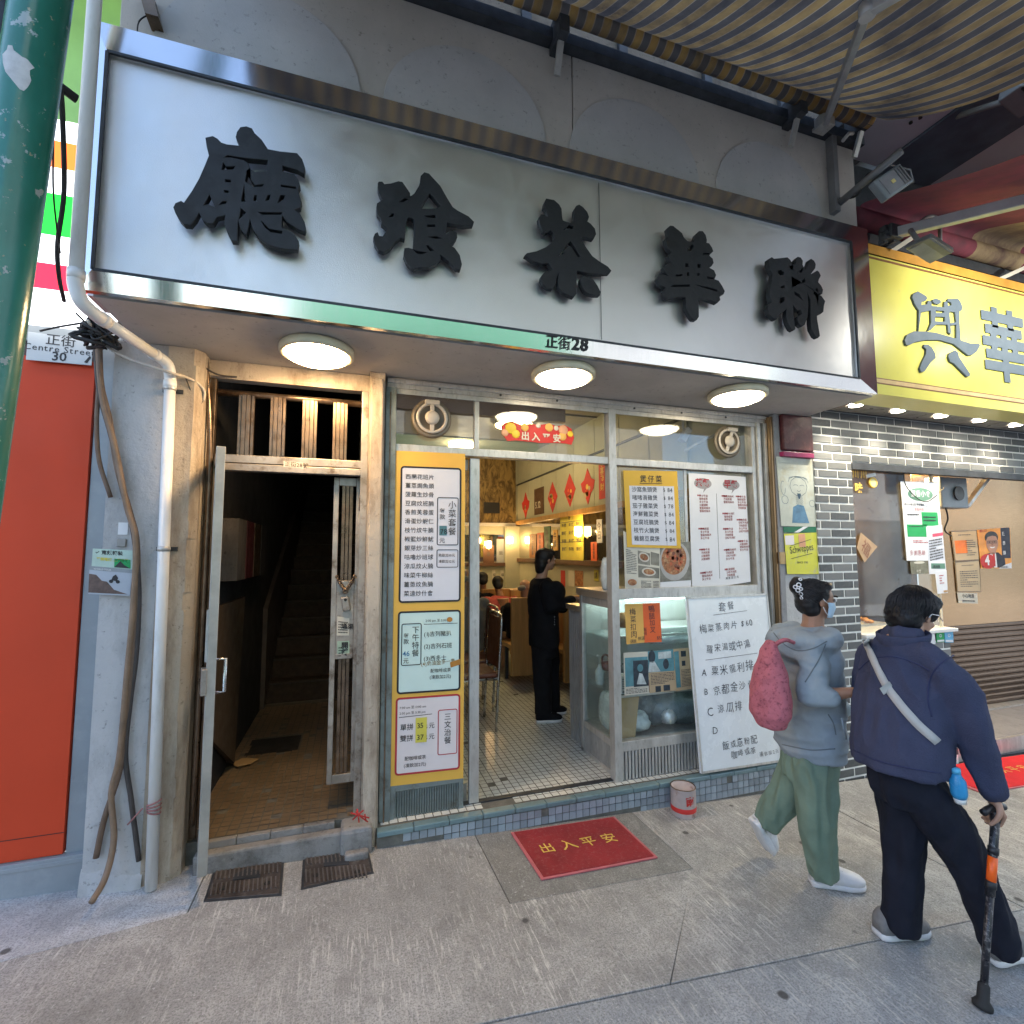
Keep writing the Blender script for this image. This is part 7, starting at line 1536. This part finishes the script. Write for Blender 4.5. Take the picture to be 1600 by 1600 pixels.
# trousers and shoes
tr_ = MB(); tors(tr_, [(J(1264, 1162), .165, .125), (J(1264, 1180), .175, .135), (J(1263, 1200), .175, .135), (J(1262, 1216), .15, .12)])
limb(tr_, [J(1270, 1195, -.97), J(1276, 1240, -.965), J(1276, 1285, -.965), J(1281, 1330, -.96), J(1289, 1366, -.95)], [.125, .118, .104, .090, .082], endcap=False); limb(tr_, [J(1255, 1195, -.83), J(1232, 1236, -.78), J(1213, 1262, -.74), J(1196, 1288, -.70)], [.125, .112, .100, .078], endcap=False)
fuse(tr_, 'trousers', GREENP, t, .009, 6, .013, (15, 15, 4))
h1, t1 = gp(1266, 1380), gp(1352, 1390); shoe('sneaker', h1+V(0, 0, .002), t1+V(0, 0, .004), (0, 0, 1), t, SNKW, L=.255)
h2, t2 = J(1176, 1284, -.69), J(1203, 1338, -.66); shoe('sneaker', h2, t2, V(.9, 0, .3), t, SNKW, L=.245)
an = MB(); limb(an, [J(1290, 1352, -.95), h1+(t1-h1).normalized()*.06+V(0, 0, .06)], [.042, .036]); fuse(an, 'ankle', SKIN2, t, .008, 2)

# ---- older woman in a blue fleece with a stick
Y1 = -1.38
t2_ = thing('person', 'person in a blue fleece jacket with a pale cross strap, walking with a stick', 'person', gp(1430, 1478)); t = t2_
J = lambda u, v, y=Y1: at(u, v, y)
bdm = MB(); HF = V(.97, -.06, -.32); hc = J(1428, 960); fr2 = head(bdm, hc, HF, (.30, 0, .95), .90); neck(bdm, *fr2, J(1408, 1005), 1.0, .052)
tors(bdm, [(J(1412, 1010+30*k), .13, .09) for k in range(6)])
shr, elr, wrr = J(1484, 1045, -1.56), J(1519, 1130, -1.60), J(1549, 1238, -1.60)
limb(bdm, [shr+V(-.03, .09, -.02), elr], [.040, .042]); limb(bdm, [elr, elr.lerp(wrr, .5), wrr], [.042, .038, .028])
cane_top = J(1556, 1262, -1.605); hand(bdm, wrr+V(.004, 0, -.012), V(.35, .05, -.75), V(-.45, .35, -.35), .98, (.55, .8, .9, .5), -1)
fuse(bdm, 'body', SKIN, t, .0058, 3); eyes(t, fr2)
c, f, s, up = fr2; hb = MB(); EL2 = lambda *a: EL(*a, fr=fr2)
hb.loft(EL2((-.018, 0, .035), .108, .094, .088)); hb.loft(EL2((-.062, 0, -.025), .066, .086, .080)); hb.loft(EL2((.055, 0, .080), .055, .075, .038)); hb.loft(EL2((-.055, 0, -.075), .045, .062, .035)); hb.loft(EL2((-.015, .072, .03), .04, .022, .045)); hb.loft(EL2((-.015, -.072, .03), .04, .022, .045))
hb.loft(EL2((-.01, 0, .06), .085, .08, .085))
ho2 = fuse(hb, 'hair', HAIR, t, .008, 3, .007, (16, 16, 44), fine=.002); strands(ho2, t, fan(fr2, 420, 1.0))
build(MB().tube([c+f*.095+s*.052+up*.005, c+f*.03+s*.080+up*.012, c-f*.012+s*.082+up*.006, c-f*.022+s*.080-up*.012], .0025, 6), 'spectacle_arm', mat('silver_frame', (.6, .6, .6), .25, 1, .1), t)
jk = MB(); tors(jk, [(J(1404, 1197), .222, .18), (J(1405, 1188), .228, .185), (J(1406, 1150), .232, .185), (J(1408, 1100), .232, .175), (J(1412, 1055), .225, .160), (J(1414, 1025), .215, .142), (J(1414, 1008), .165, .115), (J(1412, 996), .108, .092), (J(1412, 984), .088, .082), (J(1412, 979), .074, .072)])
limb(jk, [shr+V(-.02, .07, .025), shr.lerp(elr, .3), shr.lerp(elr, .75), elr, elr.lerp(wrr, .5), wrr-V(0, 0, -.01)], [.088, .090, .082, .077, .070, .055])
sl_ = J(1352, 1030, -1.20); limb(jk, [sl_+V(.04, -.02, .02), sl_+V(.03, .03, -.15), sl_+V(.16, .06, -.28)], [.085, .078, .065])
jo = fuse(jk, 'fleece_jacket', FLEECE, t, .009, 8, .013, (9, 9, 4), fine=.0016)
cl = MB(); rows = []
for z, r_ in ((0, 1.0), (.022, 1.08), (.045, 1.10), (.05, 1.02), (.03, .98)): rows.append([J(1411, 1001)+V(.084*r_*math.cos(a)+.03*z, .092*r_*math.sin(a), z-.012+.012*math.cos(a)) for a in [2*math.pi*k/24 for k in range(24)]])
cl.loft(rows, cap=False); build(cl, 'collar', FLEECE, t, smooth=True)
tr_ = MB(); tors(tr_, [(J(1408, 1180), .165, .13), (J(1410, 1205), .172, .145), (J(1412, 1232), .168, .14), (J(1415, 1255), .13, .11)])
limb(tr_, [J(1405, 1235, -1.32), J(1410, 1290, -1.32), J(1411, 1345, -1.31), J(1408, 1400, -1.30), J(1407, 1450, -1.29)], [.120, .105, .090, .086, .086], endcap=False); limb(tr_, [J(1440, 1235, -1.44), J(1478, 1290, -1.47), J(1512, 1345, -1.50), J(1541, 1410, -1.52), J(1567, 1482, -1.53)], [.120, .112, .096, .088, .084], endcap=False)
fuse(tr_, 'trousers', TROUS, t, .009, 6, .013, (13, 13, 4))
h1, t1 = gp(1371, 1464), gp(1452, 1475); shoe('sneaker', h1+V(0, 0, .003), h1+(V(1, -.16, -.03))*.25+V(0, 0, .003), (0, 0, 1), t, SNKG, L=.25)
h2 = gp(1546, 1508); shoe('sneaker', h2+V(0, 0, .012), h2+V(.98, -.12, .06)*.25+V(0, 0, .012), (0, 0, 1), t, SNKG, L=.25)
# strap laid on the back of the jacket
bv = BVHTree.FromPolygons([v.co+ORG[jo.name] for v in jo.data.vertices], [tuple(p.vertices) for p in jo.data.polygons])
def onto(u, v):
    h = bv.ray_cast(CAM, ray(u, v).normalized()); return (h[0], h[1]) if h[0] else (J(u, v), -FW)
st_ = MB(); rows = []
for q in curve_pts([V(1352, 999, 0), V(1368, 1036, 0), V(1388, 1075, 0), V(1422, 1119, 0), V(1464, 1160, 0)], 5):
    p, n_ = onto(q.x, q.y); w_ = (RT*.80+UP*.58); w_ = (w_-n_*w_.dot(n_)).normalized(); rows.append([p+n_*.004-w_*.0165, p+n_*.006, p+n_*.004+w_*.0165])
st_.loft(rows, cap=False, closed=False); so = build(st_, 'cross_strap', mat('pale_webbing', (.45, .44, .42), .75, 0, .1, 9, .3, 200), t, smooth=True); m_ = so.modifiers.new('thick', 'SOLIDIFY'); m_.thickness = .004
p, n_ = onto(1388, 1077); build(MB().obox(p+n_*.014, (RT*.8+UP*.58).normalized()*.026, (UP*.8-RT*.5).normalized()*.016, n_*.004), 'strap_buckle', mat('pale_buckle', (.5, .49, .46), .4), so, bev=.003)
SEAM = mat('fleece_seam', (.028, .034, .09), .95, 0, .2, 9)
for L in (((1342, 1046), (1362, 1030), (1395, 1026), (1430, 1036), (1452, 1048)), ((1490, 1024), (1466, 1040), (1453, 1062), (1450, 1092), (1456, 1120)), ((1334, 1172), (1370, 1188), (1420, 1200), (1470, 1208))):
    build(MB().tube([onto(q.x, q.y)[0] for q in curve_pts([V(u, v, 0) for u, v in L], 5)], .0035, 6), 'seam', SEAM, jo, smooth=True)
bb = thing('bottle_charm', 'small blue bottle charm hanging at the hem of the blue fleece', 'charm', J(1497, 1225, -1.56)); q = J(1497, 1228, -1.57)
build(MB().lathe([(.022, -.045), (.027, -.03), (.027, .02), (.016, .04), (.014, .05)], q, V(-.1, 0, 1), 14), 'bottle', mat('blue_plastic', (.03, .28, .55), .3), bb, smooth=True); build(MB().lathe([(.015, .05), (.015, .068), (.004, .07)], q, V(-.1, 0, 1), 12), 'cap', mat('sky_plastic', (.10, .45, .70), .35), bb); build(MB().lathe([(.018, -.065), (.022, -.045)], q, V(-.1, 0, 1), 12), 'foot', WHITE_PL, bb); build(MB().tube([q+V(0, 0, .06), q+V(-.02, .03, .11)], .003, 5), 'loop', BLACK_RUB, bb)
# stick
ctip = gp(1535, 1574); cn = thing('walking_stick', 'black folding walking stick with an orange reflective band', 'walking stick', ctip)
ct1 = J(1556, 1270, -1.60); ax = (ct1-ctip).normalized(); Lc = (ct1-ctip).length
SPK = mat('speckled_black', (.018, .018, .022), .35, 0, .3, 20, .1, 90, ((.30, .28, .27), .8, 70))
build(MB().tube([ctip+ax*.05, ctip+ax*Lc*.56], .012, 12), 'lower_shaft', SPK, cn, smooth=True); build(MB().tube([ctip+ax*Lc*.56, ctip+ax*Lc], .0145, 12), 'upper_shaft', SPK, cn, smooth=True)
build(MB().lathe([(.030, 0), (.031, .012), (.019, .028), (.018, .075), (.013, .082)], ctip, ax, 16), 'rubber_foot', BLACK_RUB, cn, smooth=True)
build(MB().tube([ctip+ax*Lc*.625, ctip+ax*Lc*.765], .0155, 12), 'orange_band', mat('orange_reflector', (.85, .12, .01), .35), cn, smooth=True)
for f_ in (.60, .78): build(MB().tube([ctip+ax*Lc*f_, ctip+ax*(Lc*f_+.025)], .0175, 12), 'joint', BLACK_PL, cn, smooth=True)
build(MB().tube(curve_pts([ct1+V(-.075, -.0, .012), ct1+V(-.03, 0, .022), ct1+V(.02, 0, .024), ct1+V(.05, 0, .015)], 5), .013, 10), 'handle', BLACK_PL, cn, smooth=True); build(MB().tube([ctip+ax*(Lc-.03), ct1+V(0, 0, .02)], .017, 10), 'neck', SPK, cn, smooth=True)
RS = .97
# ---- waitress in black inside the cafe
t = thing('person', 'person dressed in black standing at the serving counter inside the cafe', 'person', (1.72, 1.38, 0)); J = lambda u, v, y=1.36: at(u, v, y)
bdm = MB(); hc = J(853, 874); fr3 = head(bdm, hc, V(.98, .12, -.05), (0, 0, 1), .95); neck(bdm, *fr3, J(845, 905), .95, .05); tors(bdm, [(J(848, 915+20*k), .11, .08) for k in range(4)])
wq = J(899, 935, 1.22); hand(bdm, wq, V(.95, -.1, -.1), V(0, 0, -1), .92, (.2, .4, .4, .3), 1); limb(bdm, [J(880, 937, 1.25), wq], [.035, .025]); fuse(bdm, 'body', SKIN, t, .006, 3); eyes(t, fr3, .95)
HK = .95; hb = MB(); EL3 = lambda *a: EL(*a, fr=fr3)
hb.loft(EL3((-.02, 0, .03), .096, .086, .085)); hb.loft(EL3((-.06, 0, -.04), .055, .080, .085)); hb.loft(EL3((-.065, 0, -.10), .04, .06, .05)); hb.loft(EL3((.045, 0, .072), .05, .07, .03)); fuse(hb, 'hair', HAIR, t, .009, 3, .003, (14, 14, 30))
ck = MB(); tors(ck, [(J(850, 1010), .19, .13), (J(850, 990), .20, .14), (J(849, 960), .19, .14), (J(848, 930), .205, .14), (J(847, 912), .18, .11), (J(846, 903), .08, .075)])
limb(ck, [J(855, 918, 1.18), J(862, 950, 1.14), J(878, 945, 1.16), J(893, 937, 1.2)], [.075, .07, .06, .045]); limb(ck, [J(843, 918, 1.55), J(858, 950, 1.58), J(880, 950, 1.5)], [.075, .07, .05]); ball(ck, J(868, 925, 1.15), .09, .08, .1)
fuse(ck, 'jacket', BLACKC, t, .012, 4, .008, (6, 6, 6)); tk = MB(); tors(tk, [(J(851, 975), .15, .12), (J(851, 1005), .165, .13), (J(852, 1025), .15, .12)])
limb(tk, [J(847, 1015, 1.33), J(847, 1060, 1.32), J(849, 1112, 1.32)], [.10, .085, .08]); limb(tk, [J(858, 1015, 1.48), J(861, 1060, 1.48), J(863, 1104, 1.5)], [.10, .085, .08]); fuse(tk, 'trousers', BLACKC, t, .012, 4, .006)
shoe('shoe', V(1.60, 1.32, .002), V(1.84, 1.28, .002), (0, 0, 1), t, BLACKC, L=.24); shoe('shoe', V(1.73, 1.50, .002), V(1.97, 1.47, .002), (0, 0, 1), t, BLACKC, L=.24)
ap = MB()
for k in range(4): ap.bar(J(862, 962+k*4, 1.2), J(867, 964+k*4, 1.18), .012, .006)
build(ap, 'white_tag', WHITE_P, t)
# ---- diners seen from behind
def diner(c, m, label, lean, bald=False, hairm=HAIR, face=V(.2, 1, 0)):
    t = thing('person', label, 'person', (c.x, c.y, .46)); mb = MB()
    b = V(c.x, c.y, .50); hcd = c+lean; fr = head(mb, hcd, face+V(0, 0, -.5), (0, .2, 1), .95); neck(mb, *fr, V(c.x, c.y, c.z-.2)+lean*.5, .95); tors(mb, [(V(c.x, c.y, .5+.1*k), .13, .09) for k in range(5)])
    for s0 in (-1, 1): limb(mb, [V(c.x+s0*.1, c.y, .54), V(c.x+s0*.12, c.y+.4, .54), V(c.x+s0*.12, c.y+.42, .08)], [.08, .065, .045])
    fuse(mb, 'body', SKIN if bald else SKIN2, t, .012, 3); k = MB(); zt = c.z-.19
    k.loft([ell(V(c.x, c.y, .48).lerp(V(c.x, c.y, zt)+lean*.55, q), V(.235*r_, 0, 0), V(0, .16*r_, 0), 18) for q, r_ in ((0, .8), (.05, .95), (.4, 1), (.75, 1.0), (.93, .75), (1.0, .4))])
    for s0 in (-1, 1): limb(k, [V(c.x+s0*.2, c.y, zt-.08)+lean*.5, V(c.x+s0*.25, c.y+.08, zt-.34), V(c.x+s0*.14, c.y+.36, .80)], [.075, .065, .05])
    fuse(k, 'jacket', m, t, .013, 4, .008, (6, 6, 6)); h = MB(); E4 = lambda *a: EL(*a, fr=fr)
    if bald: h.loft(E4((-.07, 0, -.03), .035, .07, .04))
    else: h.loft(E4((-.025, 0, .03), .095, .086, .085)); h.loft(E4((-.06, 0, -.035), .05, .075, .07))
    fuse(h, 'hair', hairm, t, .009, 3); return t
diner(at(785, 905, 3.55), mat('red_jacket_cloth', (.42, .075, .07), .9, 0, .2, 8, .3), 'person in a faded red jacket eating, seen from behind', V(-.02, .16, -.075))
diner(at(818, 912, 2.85), BLACKC, 'bald person in a dark jacket bent over the booth table', V(.06, .10, -.06), True, mat('grey_hair', (.25, .24, .23), .6), V(1, .5, 0))
diner(at(757, 900, 3.9), BLACKC, 'dark haired person beside the diner in red', V(0, .1, -.06)); diner(at(728, 905, 2.3), mat('grey_coat', (.20, .20, .19), .9), 'person in a grey coat behind the sliding door glass', V(0, .05, 0), True, MATS['grey_hair'])

bpy.data.scenes.remove(TMP)
